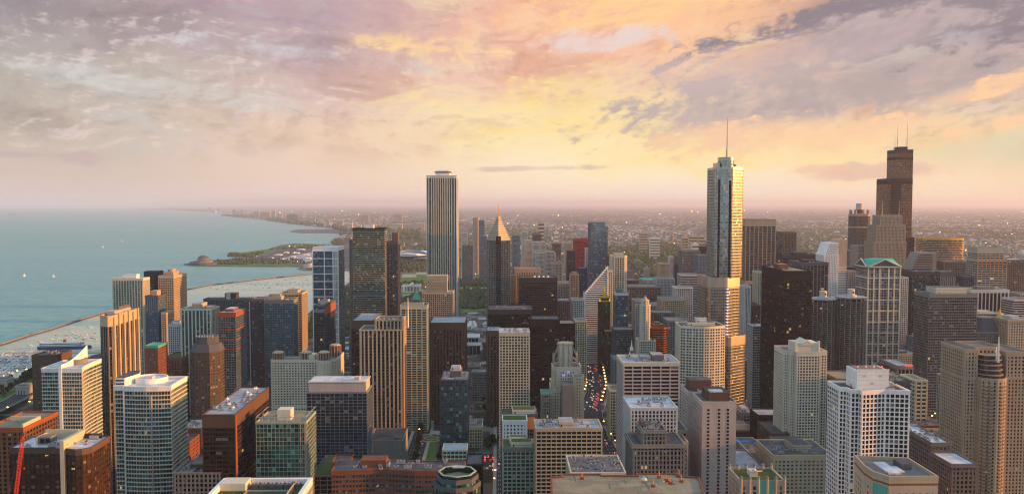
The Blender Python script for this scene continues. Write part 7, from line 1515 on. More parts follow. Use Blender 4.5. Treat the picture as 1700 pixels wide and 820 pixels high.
# green pyramid roof
x0, x1, y0, y1, z = CB(683, 697, 498, 1420, 22); r = tower('copper_block', 'slim tower under a green copper pyramid roof behind the cream gridded slab', 'green pyramid tower', [(rect(x0, x1, y0, y1), 0, z)], wall='sand', glass='g_dark', fh=3.5, bay=3.2, roof='copper_green')
zt_ = at(690, 485, 1420)[1]; mb = MB(); mb.prism(rect(x0-1, x1+1, y0-1, y1+1), z+.5, zt_, 'copper_green', scale_top=.03); put_on(r, 'pyramid_roof', mb)
# park floodlights
for k, px_ in enumerate((771, 777, 783.5, 789.5, 796)):
    x, y = gnd(px_, 461); r = root('floodlight', (x, y, 0), 'bright pink-white floodlight on a pole in the park right of the white striped skyscraper', 'floodlight', 'row of park floodlights')
    mb = MB(); mb.beam((x,y,0),(x,y,16),.3,'metal',.2); put_on(r, 'pole', mb); mb = MB(); mb.box(x-1.5,x+1.5,y-1,y,15,17,FLOOD); put_on(r, 'lamp_head', mb)
# ------------------------------------------------------------------ boats
def boat_mesh(L, B, mast, kind):
    hull = MB(); st = [(-.5,.75,.0),(-.25,1,.0),(.1,1,.05),(.35,.6,.12),(.5,.03,.25)]
    vs = []
    for t, w_, dz in st: vs += [(t*L,-w_*B/2,1.1+dz*2),(t*L,-w_*B*.3,-.4),(t*L,w_*B*.3,-.4),(t*L,w_*B/2,1.1+dz*2)]
    fs = []
    for i in range(4): o = i*4; fs += [(o,o+1,o+5,o+4),(o+1,o+2,o+6,o+5),(o+2,o+3,o+7,o+6),(o+3,o,o+4,o+7)]
    fs += [(0,3,2,1)]; hull.mesh(vs, fs, 'hull_white' if kind != 2 else 'hull_blue')
    cab = MB(); cab.box(-L*.15, L*.2, -B*.28, B*.28, 1.1, 1.9 if mast else 2.7, 'hull_white'); cab.box(-L*.13, L*.205, -B*.285, B*.285, 1.4, 1.7, 'g_dark')
    if kind == 1: cab.box(-L*.42, -L*.15, -B*.3, B*.3, 1.15, 1.75, 'hull_blue')
    out = [('hull', hull.data('hull')), ('cabin', cab.data('cabin'))]
    if mast:
        m_ = MB(); m_.beam((L*.05,0,1.2),(L*.05,0,mast),.10,'pale_grey'); m_.beam((L*.05,0,2.6),(-L*.38,0,2.5),.16,'hull_blue' if kind else 'hull_white'); m_.beam((L*.05,0,mast),(L*.49,0,1.6),.03,'pale_grey',n=3); out.append(('mast', m_.data('mast')))
    return out
BM = [boat_mesh(9, 2.9, 12, 0), boat_mesh(10.5, 3.2, 14, 1), boat_mesh(8.5, 3.0, 0, 2), boat_mesh(9.5, 3.2, 0, 1), boat_mesh(12, 3.6, 16, 0)]
WZ = -2.1
def boat(x, y, rz, label, group, k=None, s=1.0, parts=True, name='boat', cat='boat'):
    k = rng.randrange(5) if k is None else k; r = root(name, (x, y, WZ), label, cat, group); r.rotation_euler = (0, 0, rz); r.scale = (s, s, s)
    for nm, me in BM[k]:
        o = bpy.data.objects.new(nm, me); sc.collection.objects.link(o); o.parent = r
# mooring field behind the city (wind-aligned)
MOOR = [(350,478),(352,476.5),(370,477),(387,474.5),(396,478.5),(409,474),(416,476),(417,480),(418,471.5),(428,469),(437,478),(441,470.5),(445,468.5),(441,474),(447,478),(449,475),(458,466),(464,466.5),(468,475),(474,465),(482,470),(484,463.5),(497,472),(503,475.5),(505,470),(509,465),(510,467.5),(511,470.5),(425,473.5),(432,471),(455,462.5),(476,474),(490,468),(395,472),(377,481),(461,472),(487,478),(500,463),(513,474),(470,469),(360,480),(405,481)]
for px_, py_ in MOOR:
    x, y = gnd(px_, py_, WZ); boat(x, y, 2.9+rng.uniform(-.25, .25), 'small boat moored in the open mooring field inside the curved breakwater', 'boats in the mooring field', s=.95)
for px_, py_, L_ in ((576,458,''),(577,464,''),(578,452,''),(575,469,'')):
    x, y = gnd(px_, py_, WZ); boat(x, y, 2.9, 'small boat on the pale water strip right of the blue grid tower', 'boats right of the blue grid tower', s=1.2)
M2 = [(148,543.5),(117,551),(122,554.5),(128,551),(110,557),(115,559.5),(108,560),(93,557),(95,562),(92,565),(84,563),(128,556),(131,559),(135,556.5),(138,560),(143,555),(144,558),(150,555),(152,561),(155,558),(125,561),(120,564),(103,564),(66,568),(48,574),(139,563.5),(147,564),(157,563.5),(158,553)]
for i, (px_, py_) in enumerate(M2):
    x, y = gnd(px_, py_, WZ); big = i in (0, 23, 24)
    boat(x, y, 3.0+rng.uniform(-.3, .3), 'boat moored in open water behind the white and navy ship' , 'boats moored behind the ship', s=1.2 if big else .9, k=4 if big else None)
# out on the lake, under sail
sailm = MB(); sailm.mesh([(.4,0,2.2),(-4.2,.5,2.6),(.4,0,13.5),(.4,.14,2.2),(-4.2,.64,2.6),(.4,.14,13.5)],[(0,1,2),(5,4,3),(0,2,5,3),(1,0,3,4),(2,1,4,5)],'sail'); jibm = MB(); jibm.mesh([(.7,0,11.5),(4.4,0,1.7),(1.0,-.5,2.3),(.7,.1,11.5),(4.4,.1,1.7),(1.0,-.4,2.3)],[(0,1,2),(5,4,3),(0,2,5,3),(1,0,3,4),(2,1,4,5)],'sail')
SM_, JM_ = sailm.data('mainsail'), jibm.data('jib')
for px_, py_, lb in ((40.5,459,'white sailboat under sail on the open lake, leftmost'),(89,460,'white sailboat under sail on the lake, just left of the cream striped tower'),(171,411,'tiny far sailboat on the lake above the cream striped tower'),(203,400.5,'tiniest far sailboat near the middle of the lake'),(354.5,405,'white sailboat beyond the lake peninsula, above the planetarium'),(396,404.5,'small sailboat just off the peninsula meadow')):
    x, y = gnd(px_, py_, WZ); r = root('sailboat', (x, y, WZ), lb, 'sailboat'); r.rotation_euler = (0, 0, rng.uniform(.3, 1.2)); r.scale = (1.0,)*3
    for nm, me in BM[0]+[('mainsail', SM_), ('jib', JM_)]: o = bpy.data.objects.new(nm, me); sc.collection.objects.link(o); o.parent = r
x, y = gnd(22, 356, WZ); r = root('water_crib', (x, y, WZ), 'reddish water intake crib far out on the lake, upper left', 'water crib'); mb = MB()
mb.cyl(x-70, y, WZ, 20, 42, 'rust', n=12); mb.cyl(x+60, y, WZ, 16, 38, 'rust', n=12); mb.box(x-40, x+40, y-5, y+5, 6, 12, 'brown'); mb.cyl(x-70, y, 20, 38, 10, 'rust', 3, n=8); put_on(r, 'crib_tower', mb)
# crowded marina: rows of slips
rows_n = 0; cnt = 0; c0 = gnd(0, 590, WZ); c1 = gnd(64, 585, WZ)
MAR = [gnd(*p, WZ) for p in [(-14,600),(0,589),(14,583),(60,582),(60,608),(28,617),(0,629),(-14,634)]]
spots = []
y = 1380
pier_rows = []
while y < 1760:
    xs_row = []
    x = -1150
    while x < -700:
        if inpoly([x], [y], MAR)[0]: xs_row.append(x)
        x += 5.4
    if xs_row: pier_rows.append((y, min(xs_row), max(xs_row))); spots += [(xx, y - 7) for xx in xs_row] + [(xx, y + 7) for xx in xs_row]
    y += 33
spots.sort(key=lambda p: p[1])
near_, rest_ = spots[:240], spots[240:]
for x, y in near_: boat(x, y, math.pi/2 + (math.pi if rng.random() < .5 else 0), 'boat berthed in the crowded marina at the left edge', 'boats berthed in the marina', s=rng.uniform(.9, 1.15))
if rest_:
    mb = MB()
    for x, y in rest_:
        w_ = rng.uniform(1.2, 1.6); L = rng.uniform(3.8, 5.4); mb.mesh([(x-w_,y-L,WZ+1.2),(x+w_,y-L,WZ+1.2),(x+w_,y+L*.4,WZ+1.2),(x,y+L,WZ+1.6),(x-w_,y+L*.4,WZ+1.2),(x-w_,y-L,WZ),(x+w_,y-L,WZ),(x+w_,y+L*.4,WZ),(x,y+L,WZ),(x-w_,y+L*.4,WZ)],[(0,1,2,3,4),(0,5,6,1),(1,6,7,2),(2,7,8,3),(3,8,9,4),(4,9,5,0)],'hull_white')
        mb.box(x-w_*.6, x+w_*.6, y-L*.3, y+L*.3, WZ+1.2, WZ+2.3, rng.choice(['hull_white','hull_blue','hull_white'])); mb.beam((x,y,WZ+1),(x,y,WZ+12),.1,'pale_grey',n=3)
    o = mb.build('marina_boats'); tag(o, 'packed far rows of boats in the crowded marina', 'boats', kind='stuff')
for i, (y, a, b) in enumerate(pier_rows):
    mb = MB(); mb.box(a-4, b+8, y-1.4, y+1.4, WZ-.3, WZ+.7, 'path')
    for k in range(int((b-a)/11)): mb.cyl(a+k*11, y, WZ-.5, WZ+2.2, .25, 'bark', n=5)
    o = mb.build('jetty', None, ((a+b)/2, y, WZ)); tag(o, 'floating timber jetty among the berthed boats of the crowded marina', 'jetty', 'jetties of the marina')
# ship
a = gnd(63, 580, WZ); b = gnd(152, 578, WZ); L = math.hypot(b[0]-a[0], b[1]-a[1]); ang = math.atan2(b[1]-a[1], b[0]-a[0])
r = root('ship', ((a[0]+b[0])/2, (a[1]+b[1])/2, WZ), 'long navy hulled passenger ship with white decks and a red funnel by the marina', 'ship'); r.rotation_euler = (0, 0, ang)
def local(nm, mb): o = bpy.data.objects.new(nm, mb.data(nm)); sc.collection.objects.link(o); o.parent = r
mb = MB(); st = [(-.5,.55),(-.44,.85),(-.2,1),(.25,1),(.42,.7),(.5,.05)]; vs = []; Bm = 17
for t, w_ in st: vs += [(t*L,-w_*Bm/2,6.5),(t*L,-w_*Bm*.42,-.6),(t*L,w_*Bm*.42,-.6),(t*L,w_*Bm/2,6.5)]
fs = []
for i in range(5): o_ = i*4; fs += [(o_,o_+1,o_+5,o_+4),(o_+2,o_+3,o_+7,o_+6),(o_+3,o_,o_+4,o_+7)]
mb.mesh(vs, fs+[(0,3,2,1)], 'hull_blue'); local('hull', mb)
mb = MB(); mb.box(-L*.46, L*.36, -Bm*.42, Bm*.42, 6.52, 10, 'hull_white'); mb.box(-L*.40, L*.30, -Bm*.38, Bm*.38, 10, 13, 'hull_white'); mb.box(-L*.2, L*.24, -Bm*.3, Bm*.3, 13, 15, 'hull_white')
for z in (7.6, 11): mb.box(-L*.45, L*.35, -Bm*.425-.05, Bm*.425+.05, z, z+1.1, 'g_dark')
local('superstructure', mb)
mb = MB(); mb.cyl(L*.0, 0, 15, 20, 3.2, 'crane_red', n=14); mb.cyl(L*.0, 0, 18.6, 19.4, 3.4, 'hull_white', n=14); local('funnel', mb)
for t in (-.3, .3): mb = MB(); mb.beam((t*L,0,13),(t*L,0,24),.3,'hull_white',.1); local('mast', mb)
# quay of the marina behind the ship
q = [gnd(*p, WZ) for p in [(12,584),(150,583.5),(170,581),(170,586),(60,589),(12,587)]]
mb = MB(); P_ = q if True else q
o = sheet('quay', q, WZ+1.6, 'concrete', skirt=2).build('quay'); tag(o, kind='structure')
mb = MB(); w0 = gnd(62, 588); 
# ------------------------------------------------------------------ street lamps, cars
def lamp_parts():
    a = MB(); a.beam((0,0,0),(0,0,9),.16,'slate',.1); a.beam((0,0,9),(1.6,0,9.6),.08,'slate'); b = MB(); b.mesh([(1,-.7,9.3),(2.4,-.7,9.3),(2.4,.7,9.3),(1,.7,9.3),(1.2,-.5,9.9),(2.2,-.5,9.9),(2.2,.5,9.9),(1.2,.5,9.9)],[(3,2,1,0),(4,5,6,7),(0,1,5,4),(1,2,6,5),(2,3,7,6),(3,0,4,7)],LAMP)
    return a.data('pole'), b.data('lamp_head')
LP = lamp_parts()
def lamp(x, y, rz, label, group, z=0, s=1.0):
    r = root('street_lamp', (x, y, z), label, 'street lamp', group); r.rotation_euler = (0, 0, rz); r.scale = (s, s, s)
    for nm, me in zip(('pole', 'lamp_head'), LP): o = bpy.data.objects.new(nm, me); sc.collection.objects.link(o); o.parent = r
def along(line, y):
    for a, b in zip(line, line[1:]):
        if a[1] <= y <= b[1]: return a[0]+(b[0]-a[0])*(y-a[1])/(b[1]-a[1])
    return line[-1][0]
for y in range(1190, 1520, 24):
    x = along(MICH2, y)
    for sd in (-1, 1): lamp(x+sd*18, y, math.pi if sd > 0 else 0, 'amber street lamp lining the avenue beyond the river', 'amber lamps of the avenue beyond the river', s=1.5)
for y in range(700, 1110, 30):
    x = along(MICH, y)
    for sd in (-1, 1): lamp(x+sd*15, y, math.pi if sd > 0 else 0, 'amber street lamp lining the near end of the avenue', 'amber lamps of the near avenue')
for y in range(870, 1500, 30):
    x = along(WAB if y < 1112 else WAB2, y)
    lamp(x+10, y, math.pi, 'amber street lamp in the street between the pink slab and the big black tower', 'amber lamps left of the big black tower'); lamp(x-10, y+12, 0, 'amber street lamp in the street between the pink slab and the big black tower', 'amber lamps left of the big black tower')
for px_, py_ in ((538,650),(572,649),(580,649),(586,649),(632,692),(440,702)): lamp(*gnd(px_, py_), 0, 'amber street lamp on the riverside roadway left of the cream curved hotel', 'amber lamps on the riverside roadway')
for k, (px_, py_) in enumerate(((4,636),(27,627),(42,624),(52,616),(10,646),(47,680),(10,690))): lamp(*gnd(px_, py_), 0, 'amber street lamp near the highway and marina park at the left edge', 'amber lamps by the marina park', s=1.3)
for px_, py_ in ((1545,701),(1550,697),(1559,698),(1566,704),(1573,698)): lamp(*gnd(px_, py_), 0, 'amber lamp at the dark street corner in the lower right gap', 'amber lamps in the lower right gap')
for px_, py_ in ((819,794),(818,808),(694,724),(668,757),(813,668)): lamp(*gnd(px_, py_), 0, 'amber lamp in the streets around the teal black tower', 'amber lamps around the teal black tower')
def car_mesh(body, L=4.6, cab=True, bus=False):
    m = MB(); w_, h = (1.25, 3.0) if bus else (.92, .85)
    prof = [(-L/2,.35),(-L/2,h*.95),(-L/2+.15,h),(L/2-.5,h),(L/2,h*.75),(L/2,.35)]
    vs = [(x,-w_,z) for x, z in prof]+[(x,w_,z) for x, z in prof]; n = 6
    m.mesh(vs, [(i,(i+1)%n,n+(i+1)%n,n+i) for i in range(n)]+[tuple(range(n-1,-1,-1)),tuple(range(n,2*n))], body)
    if not bus:
        m.mesh([(-L*.38,-w_*.88,h),(L*.22,-w_*.88,h),(L*.22,w_*.88,h),(-L*.38,w_*.88,h),(-L*.27,-w_*.72,1.42),(L*.06,-w_*.72,1.42),(L*.06,w_*.72,1.42),(-L*.27,w_*.72,1.42)],[(0,1,5,4),(1,2,6,5),(2,3,7,6),(3,0,4,7)],'g_dark'); m.face([(-L*.27,-w_*.72,1.425),(L*.06,-w_*.72,1.425),(L*.06,w_*.72,1.425),(-L*.27,w_*.72,1.425)], body)
    else: m.box(-L/2+.4, L/2-.3, -w_-.03, w_+.03, 1.5, 2.4, 'g_dark')
    wh = MB()
    for sx in (-L*.31, L*.31):
        for sy in (-1, 1): m.beam((sx, sy*w_-.1*sy, .33), (sx, sy*w_+.03*sy, .33), .33, 'black', n=8)
    t = MB(); 
    for sy in (-1, 1): t.box(-L/2-.06, -L/2-.01, sy*w_*.9-.35*(sy > 0), sy*w_*.9+.35*(sy < 0), .5, .95, TAIL)
    hd = MB()
    for sy in (-1, 1): hd.box(L/2+.01, L/2+.06, sy*w_*.9-.3*(sy > 0), sy*w_*.9+.3*(sy < 0), .5, .8, HEAD)
    return m.data('body'), t.data('tail_lights'), hd.data('headlights')
for nm_, c_ in (('paint_white', (.7,.7,.7)), ('paint_black', (.02,.02,.025)), ('paint_silver', (.35,.36,.38)), ('paint_red', (.35,.03,.03)), ('paint_blue', (.03,.07,.2)), ('paint_yellow', (.6,.4,.03))): wall_mat(nm_, c_, rough=.3, var=.03)
CM = [car_mesh(c) for c in ('paint_white','paint_black','paint_silver','paint_red','paint_blue','paint_yellow','paint_silver')]
BUS = car_mesh('paint_white', 11.5, bus=True)
CN = ['white','black','silver','red','blue','yellow','silver']
def car(x, y, rz, where, group, k=None, z=.02, cm=None, nm='car', cat='car'):
    k = rng.randrange(7) if k is None else k; me = cm or CM[k]
    r = root(nm, (x, y, z), (f'{CN[k]} car {where}' if nm == 'car' else f'long white city bus {where}'), cat, group + ((', ' + CN[k]) if nm == 'car' else '')); r.rotation_euler = (0, 0, rz)
    for n_, m_ in zip(('body', 'tail_light', 'headlight'), me): o = bpy.data.objects.new(n_, m_); sc.collection.objects.link(o); o.parent = r
for y0_, y1_, line, n_ in ((690, 1105, MICH, 34), (1185, 1530, MICH2, 44)):
    used_ = set()
    for k in range(n_):
        ln = rng.choice([-9.5, -6, -2.6, 2.6, 6, 9.5]); y = y0_ + rng.randrange(int((y1_-y0_)/8))*8
        if (ln, y) in used_: continue
        used_.add((ln, y)); away = ln > 0
        car(along(line, y)+ln, y, math.pi/2 if away else -math.pi/2, 'in traffic on the avenue ' + ('beyond the river' if y0_ > 1000 else 'near the hotel slab'), 'cars on the avenue ' + ('beyond the river' if y0_ > 1000 else 'near the hotel slab'))
for k in range(12): y = 1195+k*8.4; car(along(MICH2, y)+(2.6 if k % 2 else 6), y+3, math.pi/2, 'queuing with red brake lights on the avenue at the bridge', 'queue of cars at the bridge', k=[3,2,1,0][k % 4])
for k, (px_, py_) in enumerate(((1237,703),(1248,693))): x, y = gnd(px_, py_); car(x, y, math.pi/2+.2, ['turning in the street below the silver skyscraper, nearer of two', 'in the street below the silver skyscraper, farther of two'][k], None, k=0, cm=BUS, nm='bus', cat='bus') if False else None
for k, (px_, py_, w_) in enumerate(((1237,703,'nearer the square'),(1248,693,'farther from the square'))):
    x, y = gnd(px_, py_); r = root('bus', (x, y, .02), f'white city bus in the street left of the big black tower, {w_}', 'bus'); r.rotation_euler = (0, 0, math.pi/2+.2)
    for n_, m_ in zip(('body', 'tail_light', 'headlight'), BUS): o = bpy.data.objects.new(n_, m_); sc.collection.objects.link(o); o.parent = r
for k in range(14): y = 880+k*40+rng.uniform(0, 20); car(along(WAB if y < 1112 else WAB2, y)+rng.choice([-3, 3]), y, rng.choice([1, -1])*math.pi/2, 'in the street left of the big black tower', 'cars left of the big black tower')
for k in range(16): px_ = rng.uniform(803, 829); x, y = gnd(px_, rng.uniform(757, 785)); car(round(x/3.2)*3.2, round(y/7)*7, math.pi/2, 'parked in the lot right of the teal black tower', 'cars parked by the teal black tower')
for k in range(12): t = rng.random(); a, b = lsd2[0], lsd2[3]; car(a[0]+(b[0]-a[0])*t+rng.uniform(-6, 6), a[1]+(b[1]-a[1])*t, math.atan2(b[1]-a[1], b[0]-a[0]), 'on the lakeshore highway at the left', 'cars on the lakeshore highway', z=.4)
for k in range(8): x, y = gnd(*[(694,745),(696,752),(690,765),(686,780),(700,738),(683,790),(692,758),(698,733)][k]); car(x, y, 1.5, 'on the street beside the plaza lawn', 'cars beside the plaza lawn')

# pale tents and sheds on the peninsula
for k, (px_, py_, w_, h_) in enumerate(((462,424,40,7),(475,420.5,30,8),(492,421,36,8),(450,429,26,6),(486,427,30,7),(500,415,44,7),(508,424,34,8),(468,431,24,6),(512,430,30,8))):
    x, y = gnd(px_, py_); mb = MB(); mb.prism(rect(x-w_/2, x+w_/2, y-w_*.6, y+w_*.6), 0, h_*.6, 'ivory'); mb.prism(rect(x-w_/2-1, x+w_/2+1, y-w_*.6-1, y+w_*.6+1), h_*.6, h_, 'white', scale_top=.4)
    o = mb.build('pavilion', None, (x, y, 0)); tag(o, 'low white pavilion on the lake peninsula among the trees', 'pavilion', 'white pavilions on the peninsula')
tag(sheet('car_park', [gnd(*p) for p in [(455,434),(470,428),(520,418),(522,432),(505,436)]], .10, 'roof_pale').build('car_park'), kind='structure')

# river bridges
for (a, b), w_, lb in (((MBR[0], MBR[1]), 34, 'broad avenue bridge over the dark river below the gothic tower'), (((372, 1106), (374, 1188)), 18, 'street bridge over the river beside the big black tower'), (((-100, 1096), (-96, 1190)), 20, 'low road bridge over the river behind the plaza')):
    o = hiway([a, b], w_, .25, 'bridge', deck=1.4)
    for s_ in (-1, 1):
        for e in (a, b): o.box(e[0]+s_*(w_/2+2)-2, e[0]+s_*(w_/2+2)+2, e[1]-2, e[1]+2, -2, 9, 'stone')
    for k in range(6): o.box(a[0]-w_/2+k*w_/6, a[0]-w_/2+k*w_/6+.5, a[1]+4, b[1]-4, -1.7, -.2, 'brick')
    o = o.build('bridge', None, (a[0], (a[1]+b[1])/2, 0)); tag(o, lb, 'bridge')
# ------------------------------------------------------------------ generated neighbours: each its own block
WN = {'cream':'cream','ivory':'ivory','pale_grey':'pale grey','grey':'grey','slate':'slate grey','brown':'brown','brick':'brick red','tan':'tan','sand':'sandy','stone':'stone grey','granite':'dull red-brown','greystone':'taupe','pink':'pinkish','concrete':'concrete grey','bluegrey':'blue-grey'}
labels_used = set(o.get('label') for o in bpy.data.objects)
def mklabel(x, y, h, wall, shape):
    px_, py_ = pix(x, y, h); size = 'low' if h < 22 else ('mid-height' if h < 48 else 'tall')
    c = sorted(HERO, key=lambda q: (q[0]-px_)**2 + ((q[1]-py_)*.8)**2)[:14]
    for q in c:
        dx, dy = px_-q[0], py_-q[1]
        rel = ('below and left of' if dx < 0 else 'below and right of') if dy > 18 else (('above and left of' if dx < 0 else 'above and right of') if dy < -18 else ('just left of' if dx < 0 else 'just right of'))
        lb = f'{size} {WN.get(wall, wall)} {shape} {rel} the {q[2]}'
        if lb not in labels_used: labels_used.add(lb); return lb
    for extra in ('smaller', 'second', 'third', 'paler', 'darker', 'farther'):
        lb = f'{extra} {size} {WN.get(wall, wall)} {shape} {rel} the {c[0][2]}'
        if lb not in labels_used: labels_used.add(lb); return lb
    return f'{size} {WN.get(wall, wall)} {shape} {rel} the {c[0][2]}'
FOOT.append((-150, -56, 880, 1105)); FOOT.append((-70, 10, 940, 1000))
ROADX = [(122,134,22,560,1180),(131,154,24,1180,1300),(154,186,24,1300,2600),(-102,-96,12,560,880),(1,7,9,560,1108),(-253,-249,9,560,1100),(249,253,9,560,1100),(345,372,12,860,1112),(374,384,11,1180,2400)]
def clash(x0, x1, y0, y1, m_=5):
    for a in FOOT:
        if x0 < a[1]+m_ and x1 > a[0]-m_ and y0 < a[3]+m_ and y1 > a[2]-m_: return True
    if y1 > RV0-8 and y0 < RV1+8: return True
    for a, b, w_, ya, yb in ROADX:
        if y1 > ya and y0 < yb and x1 > a-w_ and x0 < b+w_: return True
    return False
NF = 0
def filler(x0, x1, y0, y1, h, wall, glass, roof, shape='block', group=None, **k):
    global NF
    if clash(x0, x1, y0, y1): return False
    cs = [(x0,y0),(x1,y0),(x1,y1),(x0,y1)]
    if not inpoly([c[0] for c in cs], [c[1] for c in cs], land_s).all() and not inpoly([c[0] for c in cs], [c[1] for c in cs], north).all(): return False
    for q in lawn_w:
        if inpoly([(x0+x1)/2], [(y0+y1)/2], q)[0]: return False
    px_, py_ = pix((x0+x1)/2, y0, h)
    if px_ < -40 or px_ > 1740 or py_ > 860: return False
    lb = mklabel((x0+x1)/2, y0, h, wall, shape)
    tower({'block':'office_block','tower':'office_tower','shed':'warehouse'}[shape], lb, None, [(rect(x0, x1, y0, y1), 0, h)], wall=wall, glass=glass, roof=roof, cat='building', **k)
    HERO.pop(); NF += 1; return True
walls = ['cream','ivory','pale_grey','grey','brown','stone','tan','sand','stone','granite','greystone','ivory','concrete','bluegrey','slate']
roofs = ['gravel','roof_white','roof_pale','roof_dark','roof_tan','roof_pale','gravel']
r8 = random.Random(21)
# low and middling blocks filling the near street grid
for (xa, xb, ya, yb, hmin, hmax, n_) in ((-420, 900, 560, 1100, 10, 40, 95), (-880, -430, 540, 1060, 8, 22, 34), (-420, 160, 1200, 1600, 14, 60, 26), (200, 1100, 1200, 1650, 30, 85, 75), (160, 1300, 1650, 2250, 35, 105, 90), (20, 700, 2250, 3300, 18, 70, 55), (700, 2000, 2200, 3300, 12, 55, 35)):
    c = 0; tries = 0
    while c < n_ and tries < n_*14:
        tries += 1
        w_ = r8.uniform(16, 44); d_ = r8.uniform(18, 40); x = r8.uniform(xa, xb); y = r8.uniform(ya, yb)
        # keep clear of the street grid
        h = hmin + (hmax-hmin)*r8.random()**1.8
        wl = r8.choice(walls)
        ok = filler(x, x+w_, y, y+d_, h, wl, r8.choice(['g_dark','g_dark','g_grey','g_bronze','g_teal','g_green']), r8.choice(roofs), 'tower' if h > 55 else 'block',
                    fh=r8.uniform(3.3, 3.9), bay=r8.uniform(2.8, 4.6), sp=r8.uniform(.9, 1.9), pw=r8.uniform(.5, 1.6), dep=.4, crown=r8.choice([1, 2, 3]), cornice=r8.random() < .3, units=r8.randrange(5) if y < 1600 else 0,
                    pent=((.2, .7, .25, .75, r8.uniform(3, 6), r8.choice(['granite','greystone','ivory','slate','pale_grey'])),) if r8.random() < .6 else ())
        c += ok
print('fillers', NF)
# far apartment groups along the lake coast
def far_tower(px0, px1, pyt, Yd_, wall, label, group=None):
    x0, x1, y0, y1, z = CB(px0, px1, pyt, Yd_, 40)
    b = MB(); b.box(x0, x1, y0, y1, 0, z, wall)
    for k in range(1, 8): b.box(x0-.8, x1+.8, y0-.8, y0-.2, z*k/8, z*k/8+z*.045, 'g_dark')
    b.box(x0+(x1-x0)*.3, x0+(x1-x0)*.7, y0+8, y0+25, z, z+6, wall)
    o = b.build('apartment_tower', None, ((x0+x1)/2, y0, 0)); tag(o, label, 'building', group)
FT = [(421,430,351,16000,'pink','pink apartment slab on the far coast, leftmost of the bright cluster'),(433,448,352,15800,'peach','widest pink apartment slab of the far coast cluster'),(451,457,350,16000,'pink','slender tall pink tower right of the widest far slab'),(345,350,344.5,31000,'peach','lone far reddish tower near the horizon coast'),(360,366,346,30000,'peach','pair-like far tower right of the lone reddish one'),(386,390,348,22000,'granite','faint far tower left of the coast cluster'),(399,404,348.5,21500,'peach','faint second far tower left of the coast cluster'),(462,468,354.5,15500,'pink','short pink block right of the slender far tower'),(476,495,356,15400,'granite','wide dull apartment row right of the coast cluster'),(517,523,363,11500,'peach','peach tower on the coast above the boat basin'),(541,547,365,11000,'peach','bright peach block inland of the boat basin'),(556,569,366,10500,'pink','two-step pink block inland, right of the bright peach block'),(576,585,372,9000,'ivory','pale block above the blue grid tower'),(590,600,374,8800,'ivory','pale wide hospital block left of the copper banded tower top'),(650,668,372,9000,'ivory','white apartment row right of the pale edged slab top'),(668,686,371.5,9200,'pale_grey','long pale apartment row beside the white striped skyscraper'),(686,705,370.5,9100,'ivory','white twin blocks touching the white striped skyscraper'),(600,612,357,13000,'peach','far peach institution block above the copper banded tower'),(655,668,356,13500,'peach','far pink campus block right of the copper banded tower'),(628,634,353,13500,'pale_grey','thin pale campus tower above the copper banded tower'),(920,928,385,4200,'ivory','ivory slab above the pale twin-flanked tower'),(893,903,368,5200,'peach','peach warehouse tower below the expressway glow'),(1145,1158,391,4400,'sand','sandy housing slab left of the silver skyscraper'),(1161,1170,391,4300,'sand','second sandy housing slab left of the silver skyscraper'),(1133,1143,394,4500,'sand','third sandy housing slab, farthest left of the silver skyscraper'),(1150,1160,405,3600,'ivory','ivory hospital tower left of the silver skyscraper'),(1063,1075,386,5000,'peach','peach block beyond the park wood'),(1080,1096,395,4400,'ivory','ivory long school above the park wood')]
for f in FT: far_tower(*f)
